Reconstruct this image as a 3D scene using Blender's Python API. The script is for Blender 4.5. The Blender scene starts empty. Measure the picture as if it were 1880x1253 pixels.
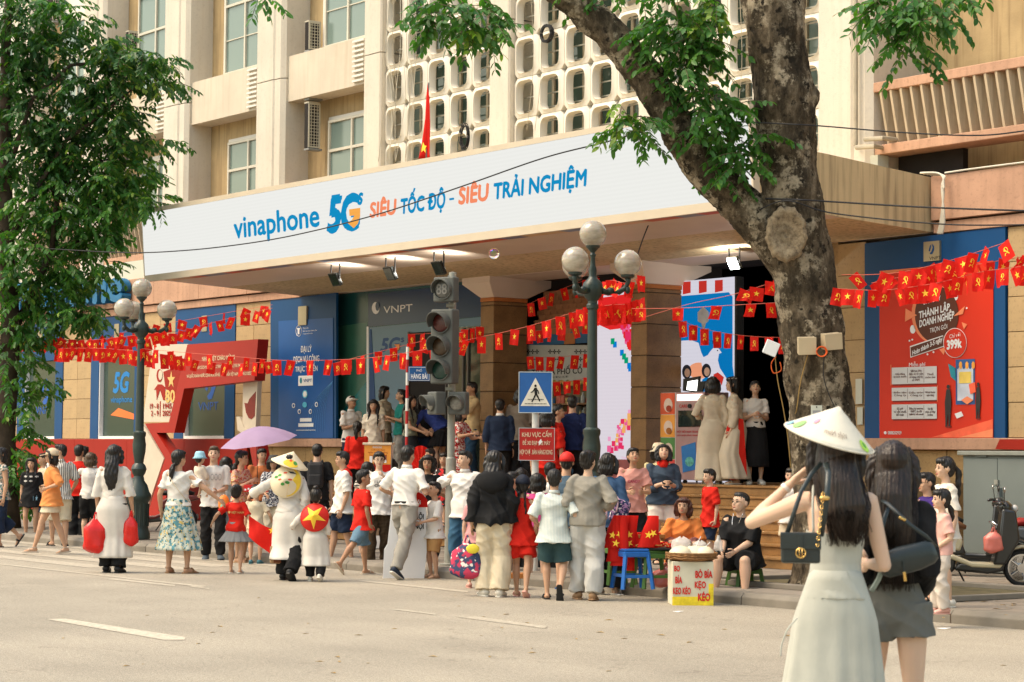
import bpy,bmesh,math,random
import numpy as np
from mathutils import Vector as V3,Matrix
from math import cos,sin,pi as PI
MR,MT,BD = Matrix.Rotation,Matrix.Translation,bpy.data
from mathutils.bvhtree import BVHTree
rnd = random.Random(7); RU = rnd.uniform
scene = bpy.context.scene
COL = scene.collection
R = math.radians

# ------------------------------------------------------------------ camera
PSI,PITCH,ROLL,FPX,CAMH = R(36.1),R(2.89),R(0.48),4100.0,1.6
bvec = V3((-cos(PSI),sin(PSI),0))
avec = V3((sin(PSI),cos(PSI),0))
zv = V3((0,0,1))
FWD = bvec *cos(PITCH) +zv *sin(PITCH)
U0 = -bvec *sin(PITCH) +zv *cos(PITCH)
RGT = avec *cos(ROLL) +U0 *sin(ROLL)
UPV = -avec *sin(ROLL) +U0 *cos(ROLL)
CAM = V3((0,0,CAMH))
cd = BD.cameras.new('camera'); cam = BD.objects.new('camera',cd); COL.objects.link(cam)
M = Matrix((RGT,UPV,-FWD)).transposed().to_4x4(); M.translation = CAM
cam.matrix_world = M
cd.sensor_width = 36; cd.lens = FPX /1880*36; cd.clip_end = 600; cd.clip_start = 0.2
cd.dof.use_dof = True; cd.dof.focus_distance = 29.0; cd.dof.aperture_fstop = 7.0
scene.camera = cam
# ------------------------------------------------------------------ light
w = BD.worlds.new('World'); scene.world = w; w.use_nodes = True
wn = w.node_tree; sky = wn.nodes.new('ShaderNodeTexSky'); sky.sky_type = 'NISHITA'; sky.sun_disc = False
SUN_EL,SUN_AZ = R(58),R(200)          # azimuth of the sun measured from +X, counter-clockwise... street side
sdir = V3((cos(R(-118)) *cos(SUN_EL),sin(R(-118)) *cos(SUN_EL),sin(SUN_EL)))
sky.sun_elevation = SUN_EL; sky.sun_rotation = math.atan2(sdir.x,sdir.y); sky.air_density = 1.6; sky.dust_density = 4.0; sky.ozone_density = 1.0
bg = wn.nodes['Background']; bg.inputs[1].default_value = 0.15
tint = wn.nodes.new('ShaderNodeMix'); tint.data_type = 'RGBA'; tint.blend_type = 'MULTIPLY'; tint.inputs[0].default_value = 1; tint.inputs[7].default_value = (1.0,0.94,0.82,1)      # warm, hazy overcast
wn.links.new(sky.outputs[0],tint.inputs[6]); wn.links.new(tint.outputs[2],bg.inputs[0])
sd = BD.lights.new('sun','SUN'); sun = BD.objects.new('sun',sd); COL.objects.link(sun)
sd.energy = 1.0; sd.angle = R(38); sd.color = (1.0,0.89,0.72)
sun.rotation_euler = sdir.to_track_quat('Z','Y').to_euler()
scene.view_settings.view_transform = 'Standard'; scene.view_settings.look = 'None'
scene.view_settings.gamma = 1.0; scene.view_settings.exposure = 1.12; scene.view_settings.use_curve_mapping = False
try:
    scene.cycles.max_bounces = 8; scene.cycles.diffuse_bounces = 4; scene.cycles.transparent_max_bounces = 8
    scene.cycles.use_denoising = True
except Exception: pass

# ------------------------------------------------------------------ pixel -> place
def ray(x,y): return FWD +RGT *((x -940) /FPX) -UPV *((y -626.5) /FPX)
def onY(x,y,Y): r = ray(x,y); return CAM +r *(Y /r.y)
def onX(x,y,X): r = ray(x,y); return CAM +r *(X /r.x)
def onZ(x,y,Z): r = ray(x,y); return CAM +r *((Z -CAMH) /r.z)
def onD(x,y,d): return CAM +ray(x,y) *d
def proj(p):
    v = V3(p) -CAM; d = v.dot(FWD)
    return 940+FPX *v.dot(RGT) /d,626.5-FPX *v.dot(UPV) /d,d

SC2 = BD.scenes.new('workbench')          # scratch scene: modifiers and text are evaluated here, then it is removed
def evald(o):
    SC2.collection.objects.link(o); vl = SC2.view_layers[0]; vl.update(); dg = vl.depsgraph
    return BD.meshes.new_from_object(o.evaluated_get(dg))
# ------------------------------------------------------------------ materials
MC = {}
def srgb(h):
    h = h.lstrip('#'); c = [int(h[i:i+2],16) /255 for i in (0,2,4)]
    return tuple(((v /12.92) if v <= 0.04045 else ((v +0.055) /1.055) ** 2.4) for v in c)
def C3(c): return srgb(c) if isinstance(c,str) else tuple(c)
def newmat(name):
    m = BD.materials.new(name); m.use_nodes = True; nt = m.node_tree
    return m,nt,nt.nodes['Principled BSDF']
def N(nt,t,**k):
    n = nt.nodes.new(t)
    for a,v in k.items():
        if a[0] == 'i' and a[1:].isdigit(): n.inputs[int(a[1:])].default_value = v
        else: setattr(n,a,v)
    return n
def ramp(nt,fac,stops):
    r = nt.nodes.new('ShaderNodeValToRGB'); e = r.color_ramp.elements
    while len(e) < len(stops): e.new(0.5)
    for i,(p,c) in enumerate(stops):
        e[i].position = p; e[i].color = (c,c,c,1) if isinstance(c,(int,float)) else (*C3(c),1)
    nt.links.new(fac,r.inputs[0]); return r.outputs[0]
def mixc(nt,fac,a,b,mode='MIX'):
    m = nt.nodes.new('ShaderNodeMix'); m.data_type = 'RGBA'; m.blend_type = mode
    for s,v in ((0,fac),(6,a),(7,b)):
        if hasattr(v,'is_linked') or hasattr(v,'links'): nt.links.new(v,m.inputs[s])
        elif s == 0: m.inputs[0].default_value = v
        else: m.inputs[s].default_value = (*C3(v),1)
    return m.outputs[2]
def coords(nt,kind='Object',scale=(1,1,1),rot=(0,0,0)):
    tc = nt.nodes.new('ShaderNodeTexCoord'); mp = nt.nodes.new('ShaderNodeMapping')
    mp.inputs['Scale'].default_value = scale; mp.inputs['Rotation'].default_value = rot
    nt.links.new(tc.outputs[kind],mp.inputs[0]); return mp.outputs[0]
def noise(nt,vec,scale,detail=4,rough=0.55):
    n = N(nt,'ShaderNodeTexNoise'); n.inputs['Scale'].default_value = scale
    n.inputs['Detail'].default_value = detail; n.inputs['Roughness'].default_value = rough
    nt.links.new(vec,n.inputs['Vector']); return n.outputs['Fac']
def bump(nt,bs,h,strength=0.3,dist=0.01):
    b = N(nt,'ShaderNodeBump'); b.inputs['Strength'].default_value = strength; b.inputs['Distance'].default_value = dist
    nt.links.new(h,b.inputs['Height']); nt.links.new(b.outputs[0],bs.inputs['Normal'])
def mat(name,col,rough=0.6,var=0.15,scale=6.0,bmp=0.15,bscale=None,metal=0.0,dirt=0.0,dirtcol='#3a3226',
        streak=0.0,emit=0.0,coat=0.0,sheen=0.0,sss=0.0,alpha=1.0,trans=0.0,speck=0.0,rand=0.0,transluc=0.0):
    key = name
    if key in MC: return MC[key]
    m,nt,bs = newmat(name); MC[key] = m
    col = C3(col)
    vec = coords(nt)
    base = mixc(nt,ramp(nt,noise(nt,vec,scale),[(0.3,0.0),(0.7,1.0)]),
                tuple(max(0,c *(1-var)) for c in col),tuple(min(1,c *(1+var)) for c in col))
    if speck:
        base = mixc(nt,ramp(nt,noise(nt,vec,scale *14,2),[(0.55,0.0),(0.7,speck)]),base,tuple(c *0.35 for c in col))
    if streak:
        v2 = coords(nt,scale=(2.5,2.5,0.12))
        base = mixc(nt,ramp(nt,noise(nt,v2,5.0,5),[(0.48,0.0),(0.8,streak)]),base,dirtcol)
    if dirt:
        base = mixc(nt,ramp(nt,noise(nt,vec,scale *0.35,6,0.65),[(0.45,0.0),(0.75,dirt)]),base,dirtcol)
    if rand:
        oi = N(nt,'ShaderNodeObjectInfo')
        hs = N(nt,'ShaderNodeHueSaturation'); mr = N(nt,'ShaderNodeMapRange')
        mr.inputs[3].default_value = 1-rand; mr.inputs[4].default_value = 1+rand
        nt.links.new(oi.outputs['Random'],mr.inputs[0]); nt.links.new(mr.outputs[0],hs.inputs['Value'])
        nt.links.new(base,hs.inputs['Color']); base = hs.outputs[0]
    nt.links.new(base,bs.inputs['Base Color'])
    bs.inputs['Roughness'].default_value = rough; bs.inputs['Metallic'].default_value = metal
    if bmp: bump(nt,bs,noise(nt,vec,bscale or scale *6,4),bmp,0.01)
    if not metal and rough >= 0.4: bs.inputs['Specular IOR Level'].default_value = 0.28
    if emit:
        nt.links.new(base,bs.inputs['Emission Color']); bs.inputs['Emission Strength'].default_value = emit
    if coat: bs.inputs['Coat Weight'].default_value = coat
    if sheen: bs.inputs['Sheen Weight'].default_value = sheen
    if sss:
        bs.inputs['Subsurface Weight'].default_value = sss; bs.inputs['Subsurface Radius'].default_value = (0.02,0.008,0.004)
    if trans: bs.inputs['Transmission Weight'].default_value = trans
    if alpha < 1: bs.inputs['Alpha'].default_value = alpha
    if transluc:
        out = nt.nodes['Material Output']; tr = N(nt,'ShaderNodeBsdfTranslucent'); ms = N(nt,'ShaderNodeMixShader')
        nt.links.new(base,tr.inputs[0]); ms.inputs[0].default_value = transluc
        nt.links.new(bs.outputs[0],ms.inputs[1]); nt.links.new(tr.outputs[0],ms.inputs[2]); nt.links.new(ms.outputs[0],out.inputs[0])
    return m

# ------------------------------------------------------------------ mesh building
class MB:
    def __init__(s): s.v = []; s.f = []; s.m = []
    def add(s,vs,fs,mi=0):
        o = len(s.v); s.v += [tuple(v) for v in vs]; s.f += [tuple(i +o for i in f) for f in fs]; s.m += [mi] *len(fs); return s
    def box(s,x0,x1,y0,y1,z0,z1,mi=0):
        return s.add([(x0,y0,z0),(x1,y0,z0),(x1,y1,z0),(x0,y1,z0),(x0,y0,z1),(x1,y0,z1),(x1,y1,z1),(x0,y1,z1)],
                     [(0,3,2,1),(4,5,6,7),(0,1,5,4),(1,2,6,5),(2,3,7,6),(3,0,4,7)],mi)
    def prism(s,pts,d,mi=0):
        """pts: list of 3D points of a planar polygon; d: offset vector"""
        n = len(pts); vs = [V3(p) for p in pts] +[V3(p) +V3(d) for p in pts]
        return s.add(vs,[tuple(range(n))[::-1],tuple(range(n,2*n))] +[(i,(i +1) % n,n +(i +1) % n,n +i) for i in range(n)],mi)
    def loft(s,cs,rs,n=12,up=(0,1,0),mi=0,cap=True,power=2.0):
        """tube through centres cs; rs = radius or (r_side, r_up)"""
        cs = [V3(c) for c in cs]; up = V3(up); rings = []
        for i,c in enumerate(cs):
            t = (cs[min(i +1,len(cs) -1)] -cs[max(i -1,0)])
            if t.length < 1e-9: t = V3((0,0,1))
            t.normalize()
            u = up -t *up.dot(t)
            if u.length < 1e-4: u = V3((1,0,0)) -t *t.x
            u.normalize(); sd_ = t.cross(u)
            r = rs[i] if isinstance(rs,(list,tuple)) and not (len(rs) == 2 and not isinstance(rs[0],(list,tuple)) and len(cs) != 2) else rs
            ra,rb = r if isinstance(r,(list,tuple)) else (r,r)
            ring = []
            for k in range(n):
                an = 2*PI *k /n; ca,sa = cos(an),sin(an)
                if power != 2.0:
                    ca = math.copysign(abs(ca) ** (2/power),ca); sa = math.copysign(abs(sa) ** (2/power),sa)
                ring.append(c +sd_ *(ra *ca) +u *(rb *sa))
            rings.append(ring)
        vs = [p for rg in rings for p in rg]; fs = []
        for i in range(len(cs) -1):
            for k in range(n): fs.append((i*n+k,i*n+(k+1)%n,(i+1)*n+(k+1)%n,(i+1)*n+k))
        if cap: fs.append(tuple(range(n))[::-1]); fs.append(tuple(range((len(cs)-1)*n,len(cs)*n)))
        return s.add(vs,fs,mi)
    def cap(s,p0,p1,r0,r1,n=10,up=(0,1,0),mi=0,flat=1.0):
        """capsule with round ends"""
        p0,p1 = V3(p0),V3(p1); d = (p1 -p0); L = max(d.length,1e-6); d = d /L
        cs,rs = [],[]
        for t in (-0.97,-0.75,-0.4): cs.append(p0 +d *r0 *t); rs.append(r0 *math.sqrt(1-t *t))
        cs += [p0,p1]; rs += [r0,r1]
        for t in (0.4,0.75,0.97): cs.append(p1 +d *r1 *t); rs.append(r1 *math.sqrt(1-t *t))
        return s.loft(cs,[(r,r *flat) for r in rs],n,up,mi)
    def ell(s,c,r,n=12,m=8,rot=None,mi=0):
        c = V3(c); r = r if isinstance(r,(tuple,list)) else (r,r,r); vs = []; fs = []
        for i in range(m +1):
            th = PI *i /m
            if i in (0,m): 
                p = V3((0,0,r[2] *cos(th))); vs.append(c +(rot @ p if rot else p)); continue
            for k in range(n):
                ph = 2*PI *k /n
                p = V3((r[0]*sin(th)*cos(ph),r[1]*sin(th)*sin(ph),r[2]*cos(th)))
                vs.append(c +(rot @ p if rot else p))
        top,bot = 0,len(vs) -1
        idx = lambda i,k: 1+(i -1) *n +k % n
        for k in range(n): fs.append((top,idx(1,k),idx(1,k +1)))
        for i in range(1,m -1):
            for k in range(n): fs.append((idx(i,k),idx(i +1,k),idx(i +1,k +1),idx(i,k +1)))
        for k in range(n): fs.append((bot,idx(m -1,k +1),idx(m -1,k)))
        return s.add(vs,fs,mi)
    def lathe(s,prof,c=(0,0,0),n=20,mi=0,sharp=False):
        """prof: list of (r, z)"""
        c = V3(c); vs = [c +V3((r*cos(2*PI*k/n),r*sin(2*PI*k/n),z)) for r,z in prof for k in range(n)]
        fs = [(i*n+k,i*n+(k+1)%n,(i+1)*n+(k+1)%n,(i+1)*n+k) for i in range(len(prof)-1) for k in range(n)]
        fs.append(tuple(range(n))[::-1]); fs.append(tuple(range((len(prof)-1)*n,len(prof)*n)))
        return s.add(vs,fs,mi)
    def xf(s,mtx):
        s.v = [tuple(mtx @ V3(v)) for v in s.v]; return s
    def merge(s,o,mi=None):
        k = len(s.v); s.v += o.v; s.f += [tuple(i +k for i in f) for f in o.f]; s.m += (o.m if mi is None else [mi] *len(o.f)); return s
    def mesh(s,name='m'):
        me = BD.meshes.new(name); me.from_pydata(s.v,[],s.f); me.polygons.foreach_set('material_index',s.m); me.update(); return me
    def build(s,name,mats=None,parent=None,smooth=0,bevel=0.0,loc=None,rot=None,label=None,fix=False):
        me = s.mesh(name)
        if fix:
            b = bmesh.new(); b.from_mesh(me); bmesh.ops.recalc_face_normals(b,faces=b.faces); b.to_mesh(me); b.free()
        return link(name,me,mats,parent,smooth,bevel,loc,rot,label)
def link(name,me,mats=None,parent=None,smooth=0,bevel=0.0,loc=None,rot=None,label=None):
    o = BD.objects.new(name,me); COL.objects.link(o)
    if mats is not None and len(me.materials) == 0:
        for m in (mats if isinstance(mats,(list,tuple)) else [mats]): me.materials.append(m)
    if parent: o.parent = parent
    if smooth == 1: me.shade_smooth()
    elif smooth:
        me.shade_smooth()
        try: me.set_sharp_from_angle(angle=R(smooth))
        except Exception: pass
    if bevel:
        b = o.modifiers.new('bevel','BEVEL'); b.width = bevel; b.segments = 2; b.limit_method = 'ANGLE'
    if loc is not None: o.location = loc
    if rot is not None: o.rotation_euler = rot
    if label: o['label'] = label
    return o
def tag(o,label=None,cat=None,group=None,kind=None):
    if label: o['label'] = label
    if cat: o['category'] = cat
    if group: o['group'] = group
    if kind: o['kind'] = kind
    return o
def thing(name,label,cat,loc=(0,0,0),rz=0.0,group=None,kind=None):
    o = BD.objects.new(name,None); COL.objects.link(o); o.empty_display_size = 0.1
    o.location = loc; o.rotation_euler = (0,0,rz); return tag(o,label,cat,group,kind)
def tube(pts,r,n=6,sub=0):
    m = MB()
    if sub:
        P = [V3(p) for p in pts]; out = []
        for i in range(len(P) -1):
            a,b,c,d = P[max(i-1,0)],P[i],P[i+1],P[min(i+2,len(P)-1)]
            for k in range(sub):
                t = k /sub
                out.append(0.5*((2*b) +(-a +c)*t +(2*a -5*b +4*c -d)*t*t +(-a +3*b -3*c +d)*t**3))
        out.append(P[-1]); pts = out
    if len(pts) == 2: m.loft(pts,[(r,r),(r,r)],n,up=(0.01,0.02,1))
    else: m.loft(pts,[r if isinstance(r,tuple) else (r,r)] *len(pts) if not isinstance(r,list) else r,n,up=(0.01,0.02,1))
    return m
def star2d(r,rin=0.382,n=5,a0=90):
    return [((r if i % 2 == 0 else r *rin) *cos(R(a0 +i *180/n)),(r if i % 2 == 0 else r *rin) *sin(R(a0 +i *180/n))) for i in range(2*n)]
def plate(pts2,f,th,mats=None):
    """planar polygon from 2-D points mapped by f -> 3-D, thickened by vector th"""
    return MB().prism([f(x,y) for x,y in pts2],th)
def facexz(X,Y,Z,s=1.0): return lambda x,y: (X +x *s,Y,Z +y *s)

# ------------------------------------------------------------------ lettering
def textmesh(s,offset=0.0,shear=0.0,extrude=0.0,res=3,spacing=1.0,align='LEFT'):
    cu = BD.curves.new('lettering','FONT'); cu.body = s; cu.shear = shear; cu.extrude = extrude
    cu.resolution_u = res; cu.space_character = spacing; cu.align_x = align
    o = BD.objects.new('t',cu); me = evald(o)
    BD.objects.remove(o); BD.curves.remove(cu); me.materials.clear()
    if offset > 0:       # bold: the glyphs repeated with small shifts, each a hair in front of the last
        b = bmesh.new()
        for k,(dx,dy) in enumerate(((0,0),(offset,.3*offset),(-offset,-.3*offset),(.3*offset,-offset),(-.3*offset,offset))):
            m2 = me.copy(); m2.transform(MT((dx,dy,.0006*k))); b.from_mesh(m2); BD.meshes.remove(m2)
        b.to_mesh(me); b.free()
    return me
def fit(me,u0,u1,v0,v1,keep=False):
    """scale mesh xy bounds into the rectangle"""
    n = len(me.vertices); co = np.empty(n *3,'f'); me.vertices.foreach_get('co',co); co = co.reshape(-1,3)
    a,b = co.min(0),co.max(0)
    sx = (u1 -u0) /max(b[0] -a[0],1e-6); sy = (v1 -v0) /max(b[1] -a[1],1e-6)
    if keep: sy = sx = min(sx,sy)
    co[:,0] = u0 +(co[:,0] -a[0]) *sx; co[:,1] = v0 +(co[:,1] -a[1]) *sy
    if keep: co[:,0] += (u1 -u0 -(b[0] -a[0]) *sx) /2; co[:,1] += (v1 -v0 -(b[1] -a[1]) *sy) /2
    me.vertices.foreach_set('co',co.ravel()); me.update(); return me
def lettering(s,rect,Y,m,parent=None,offset=0.0,shear=0.0,extrude=0.0,spacing=1.0,mtx=None,name='lettering',align='LEFT'):
    """rect = X0, X1, Z0, Z1 on the street-facing plane at Y (or local u,v with mtx)"""
    me = textmesh(s,offset,shear,extrude,spacing=spacing,align=align); fit(me,*rect)
    me.transform(mtx if mtx is not None else Matrix(((1,0,0,0),(0,0,-1,Y),(0,1,0,0),(0,0,0,1))))
    return link(name,me,m,parent)
def prect(x0,y0,x1,y1,Y):
    a = onY(x0,y0,Y); b = onY(x1,y1,Y); return (a.x,b.x,min(a.z,b.z),max(a.z,b.z))
def copyobj(o,parent=None,keep=False):
    c = o.copy(); COL.objects.link(c); inv = o.matrix_parent_inverse.copy()
    if parent is not None: c.parent = parent
    c.matrix_parent_inverse = inv
    return c
def copytree(o,parent=None):
    c = copyobj(o,parent)
    for ch in o.children: copytree(ch,c)
    return c
# ================================================================== MATERIALS
WP = {}
_link = link
def link(name,me,mats=None,parent=None,*a,**k):
    o = _link(name,me,mats,parent,*a,**k)
    if parent is not None and parent.name in WP: o.matrix_parent_inverse = MT(-WP[parent.name])
    return o
def wthing(name,label,cat,loc,group=None,kind=None):
    """an Empty at the thing's base whose parts are given in world coordinates"""
    o = thing(name,label,cat,loc,0,group,kind); WP[o.name] = V3(loc); return o
m_plaster = mat('cream_plaster',(0.63,0.575,0.485),0.9,0.05,1.2,0.45,60,streak=0.22,dirtcol=(0.42,0.32,0.2),speck=0.12)
m_plaster2 = mat('cream_render',(0.60,0.53,0.425),0.9,0.07,1.5,0.4,60,streak=0.3,dirt=0.15,dirtcol=(0.36,0.27,0.16))
m_ochre = mat('stained_ochre',(0.44,0.325,0.175),0.9,0.2,1.0,0.3,30,streak=0.75,dirt=0.45,dirtcol=(0.16,0.10,0.05))
m_salmon = mat('salmon_stone',(0.50,0.295,0.195),0.8,0.14,1.4,0.35,70,streak=0.35,dirt=0.3,dirtcol=(0.22,0.12,0.07),speck=0.25)
m_sand = mat('sandstone',(0.45,0.315,0.165),0.8,0.10,1.5,0.35,55,speck=0.3,rand=0.07,dirt=0.2,dirtcol=(0.2,0.13,0.06))
m_brown = mat('brown_granite',(0.24,0.135,0.055),0.42,0.22,3.0,0.25,60,speck=0.5,rand=0.08)
m_joint = mat('joint',(0.06,0.04,0.025),0.9,0.1)
m_step = mat('step_granite',(0.29,0.155,0.055),0.5,0.25,4.0,0.2,70,speck=0.55,dirt=0.3,dirtcol=(0.07,0.045,0.025))
m_white = mat('white_paint',(0.70,0.68,0.62),0.7,0.05,2,0.15,40,dirt=0.15,dirtcol=(0.4,0.33,0.22))
m_block = mat('breeze_concrete',(0.70,0.66,0.575),0.85,0.08,2.5,0.3,50,streak=0.3,dirt=0.15,dirtcol=(0.42,0.34,0.22))
m_soffit = mat('soffit_paint',(0.66,0.54,0.43),0.55,0.06,0.7,0.1,20,dirt=0.3,dirtcol=(0.40,0.27,0.18))
m_canopy = mat('stained_canopy',(0.60,0.465,0.27),0.9,0.1,1.0,0.3,40,streak=0.85,dirtcol=(0.16,0.11,0.06))
m_panelw = mat('pale_panel',(0.55,0.56,0.47),0.5,0.04,1,0.05)
m_blue = mat('blue_panel',(0.003,0.060,0.185),0.5,0.06,1,0.02)
m_blue2 = mat('blue_vinyl',(0.004,0.05,0.17),0.4,0.1,0.5,0.02)
m_black = mat('black',(0.012,0.012,0.012),0.5,0.2,3,0.05)
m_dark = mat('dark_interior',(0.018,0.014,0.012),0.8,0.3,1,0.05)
m_grey = mat('grey_metal',(0.25,0.25,0.24),0.5,0.1,5,0.05,metal=0.3)
m_frame = mat('window_frame_paint',(0.58,0.55,0.46),0.6,0.06,4,0.1)
m_wire = mat('wire_rubber',(0.02,0.02,0.022),0.6,0.1,9,0)
m_pipe = mat('pvc_pipe',(0.42,0.37,0.28),0.6,0.15,4,0.1)
m_cable = mat('white_cable',(0.6,0.56,0.46),0.6,0.1,4,0.1)
m_gw = mat('white_print',(0.8,0.8,0.8),0.5,0.02,1,0)
m_red = mat('red_board',(0.30,0.012,0.003),0.6,0.08,0.8,0.04)
m_redflag = mat('red_cloth',(0.74,0.018,0.010),0.75,0.12,3,0.1,transluc=0.35)
m_yellow = mat('yellow_print',(0.95,0.60,0.05),0.6,0.05,3,0)
def glass(name,col,rough=0.06):
    m,nt,bs = newmat(name); bs.inputs['Base Color'].default_value = (*C3(col),1); bs.inputs['Roughness'].default_value = rough
    bs.inputs['Specular IOR Level'].default_value = 0.8
    v = coords(nt,scale=(1,1,1)); bump(nt,bs,noise(nt,v,1.2,2),0.08,0.02); return m
m_glass = glass('green_glass',(0.045,0.075,0.06)); m_glassb = glass('upper_glass',(0.16,0.22,0.20),0.12)
m_glassd = glass('dark_glass',(0.02,0.03,0.025))
# asphalt
def m_asphalt():
    m,nt,bs = newmat('asphalt'); v = coords(nt)
    a = ramp(nt,noise(nt,v,90,3,0.7),[(0.30,(0.14,0.118,0.088)),(0.5,(0.33,0.290,0.225)),(0.70,(0.56,0.50,0.40))])
    b = ramp(nt,noise(nt,v,0.5,5),[(0.3,0.80),(0.7,1.06)])
    c = mixc(nt,1.0,a,b,'MULTIPLY'); c = mixc(nt,1.0,c,ramp(nt,noise(nt,v,24,4,.8),[(.35,.78),(.65,1.16)]),'MULTIPLY')
    c = mixc(nt,ramp(nt,noise(nt,v,1.1,7,.8),[(.60,0.),(.72,.35)]),c,(0.16,0.135,0.10))
    v2 = coords(nt,scale=(0.05,1.2,1))      # long worn tracks along the road
    d = mixc(nt,1.0,c,ramp(nt,noise(nt,v2,1.5,4),[(0.35,0.95),(0.65,1.03)]),'MULTIPLY')
    cr = N(nt,'ShaderNodeTexVoronoi'); cr.feature = 'DISTANCE_TO_EDGE'; cr.inputs['Scale'].default_value = 0.35
    wv = N(nt,'ShaderNodeTexNoise'); wv.inputs['Scale'].default_value = 2; nt.links.new(v,wv.inputs['Vector'])
    va = N(nt,'ShaderNodeVectorMath'); va.operation = 'ADD'; nt.links.new(v,va.inputs[0]); nt.links.new(wv.outputs['Color'],va.inputs[1])
    nt.links.new(va.outputs[0],cr.inputs['Vector'])
    e = mixc(nt,ramp(nt,cr.outputs['Distance'],[(0.0,0.35),(0.006,0.0)]),d,(0.10,0.08,0.06))
    nt.links.new(e,bs.inputs['Base Color']); bs.inputs['Roughness'].default_value = 0.85
    bump(nt,bs,noise(nt,v,120,3,0.7),0.6,0.006); return m
m_road = m_asphalt()
m_paint = None
def m_worn(name,col,thr=0.5):
    m,nt,bs = newmat(name); v = coords(nt)
    f = ramp(nt,noise(nt,v,14,6,0.75),[(thr -0.08,0.0),(thr +0.06,1.0)])
    c = mixc(nt,f,(0.33,0.285,0.22),col); nt.links.new(c,bs.inputs['Base Color']); bs.inputs['Roughness'].default_value = 0.8
    return m
m_paint = m_worn('worn_road_paint',(0.52,0.465,0.365),0.47); m_paint2 = m_worn('faint_road_paint',(0.47,0.42,0.33),0.52)
m_kerb = mat('kerb_stone',(0.21,0.185,0.15),0.85,0.15,2.5,0.4,40,dirt=0.45,dirtcol=(0.06,0.05,0.035),rand=0.12)
m_slab = mat('paving_stone',(0.25,0.215,0.175),0.75,0.15,2.0,0.3,40,dirt=0.4,dirtcol=(0.08,0.065,0.05),rand=0.14)
def m_pavebase():
    m,nt,bs = newmat('pavement_stone'); v = coords(nt)
    br = N(nt,'ShaderNodeTexBrick'); br.inputs['Scale'].default_value = 1.0; br.inputs['Brick Width'].default_value = 0.6; br.inputs['Row Height'].default_value = 0.4
    br.inputs['Mortar Size'].default_value = 0.012; br.inputs['Color1'].default_value = (0.26,0.225,0.18,1); br.inputs['Color2'].default_value = (0.19,0.165,0.135,1)
    br.inputs['Mortar'].default_value = (0.05,0.04,0.03,1); nt.links.new(v,br.inputs['Vector'])
    c = mixc(nt,1.0,br.outputs[0],ramp(nt,noise(nt,v,1.2,6),[(0.3,0.6),(0.7,1.1)]),'MULTIPLY')
    nt.links.new(c,bs.inputs['Base Color']); bs.inputs['Roughness'].default_value = 0.75
    bump(nt,bs,br.outputs['Fac'],-0.5,0.01); return m

# ================================================================== GROUND
KY,PZ,W = 16.2,0.13,23.0
o = MB().add([(-260,-160,0),(160,-160,0),(160,220,0),(-260,220,0)],[(0,1,2,3)]).build('road',m_road); tag(o,'pale worn asphalt road',kind='structure')
pv = MB().box(-110,40,KY +0.26,60,-0.2,PZ -0.012).build('pavement',m_pavebase()); tag(pv,'stone slab pavement in front of the building',kind='structure')
kb = MB().box(-110,40,KY +0.01,KY +0.25,-0.2,0.09).build('kerb',m_joint); tag(kb,'grey stone kerb along the road',kind='structure')
ks = None
for i in range(46):
    x = -54.0+i *1.0
    if ks is None:
        mb = MB(); pr = [(0,-0.1),(0,0.085),(0.045,0.132),(0.25,0.137),(0.25,-0.1)]
        mb.prism([(0.006,p,z) for p,z in pr],(0.988,0,0)); ks = mb.build('kerb_stone',m_kerb,kb,bevel=0.008,fix=True); c = ks
    else: c = copyobj(ks,kb)
    c.location = (x,KY +RU(-0.008,0.008),RU(-0.006,0.004)); c.rotation_euler = (0,0,R(RU(-0.25,0.25)))
sl = None
for r_ in range(11):
    for i in range(27):
        x = -25.0+i *0.6+(0.3 if r_ % 2 else 0); y = KY +0.275+r_ *0.4
        if x > -10.4 or (r_ > 6 and x < -24.4): continue
        if sl is None: sl = MB().box(0.005,0.595,0.005,0.395,-0.03,0).build('paving_slab',m_slab,pv,bevel=0.004); c = sl
        else: c = copyobj(sl,pv)
        c.location = (x,y,PZ +RU(-0.003,0.003)); c.rotation_euler = (R(RU(-.3,.3)),R(RU(-.2,.2)),0)
# earth square round the tree foot with a low stone rim
def marking(pts,m,z=0.004,name='lane_marking'):
    ps = [onZ(x,y,z) for x,y in pts]
    o = MB().add([(p.x,p.y,z) for p in ps],[tuple(range(len(ps)))]).build(name,m,None); tag(o,kind='structure'); return o
marking([(84,1137),(120,1136),(341,1170),(338,1175),(300,1175)],m_paint).name = 'road_marking'
for q in ([(190,1063),(215,1062),(322,1074),(320,1077)],[(345,1077),(355,1076),(385,1080),(384,1082)],[(718,1119),(740,1119),(800,1127),(798,1129)],
          [(838,1133),(870,1132),(1006,1150),(1000,1154)],[(655,1067),(672,1066),(860,1085),(858,1088)]):
    marking(q,m_paint2,name='road_marking')
# crosswalk bars, running along the street at the left
for (ya,yb,x0,x1) in ((16.02,15.78,-45,-26),(15.35,14.95,-45,-27.5),(14.55,14.15,-45,-27),(13.75,13.35,-44,-28),(12.75,12.62,-46,-23.5)):
    o = MB().add([(x0,ya,0.004),(x0,yb,0.004),(x1,yb,0.004),(x1,ya,0.004)],[(0,1,2,3)]).build('road_marking',m_paint2); tag(o,kind='structure')

# ================================================================== BUILDING
PX = [-28.08+4.2*k for k in range(-7,5)]
B = wthing('office_building','cream concrete office building with pilasters, breeze block screens and a columned entrance porch','building',(-36,23,0.13))
PLZ = 1.166
mb = MB(); mb.box(-70,-6,24.9,34,0.1,13.6); mb.build('core_wall',m_ochre,B)
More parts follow.
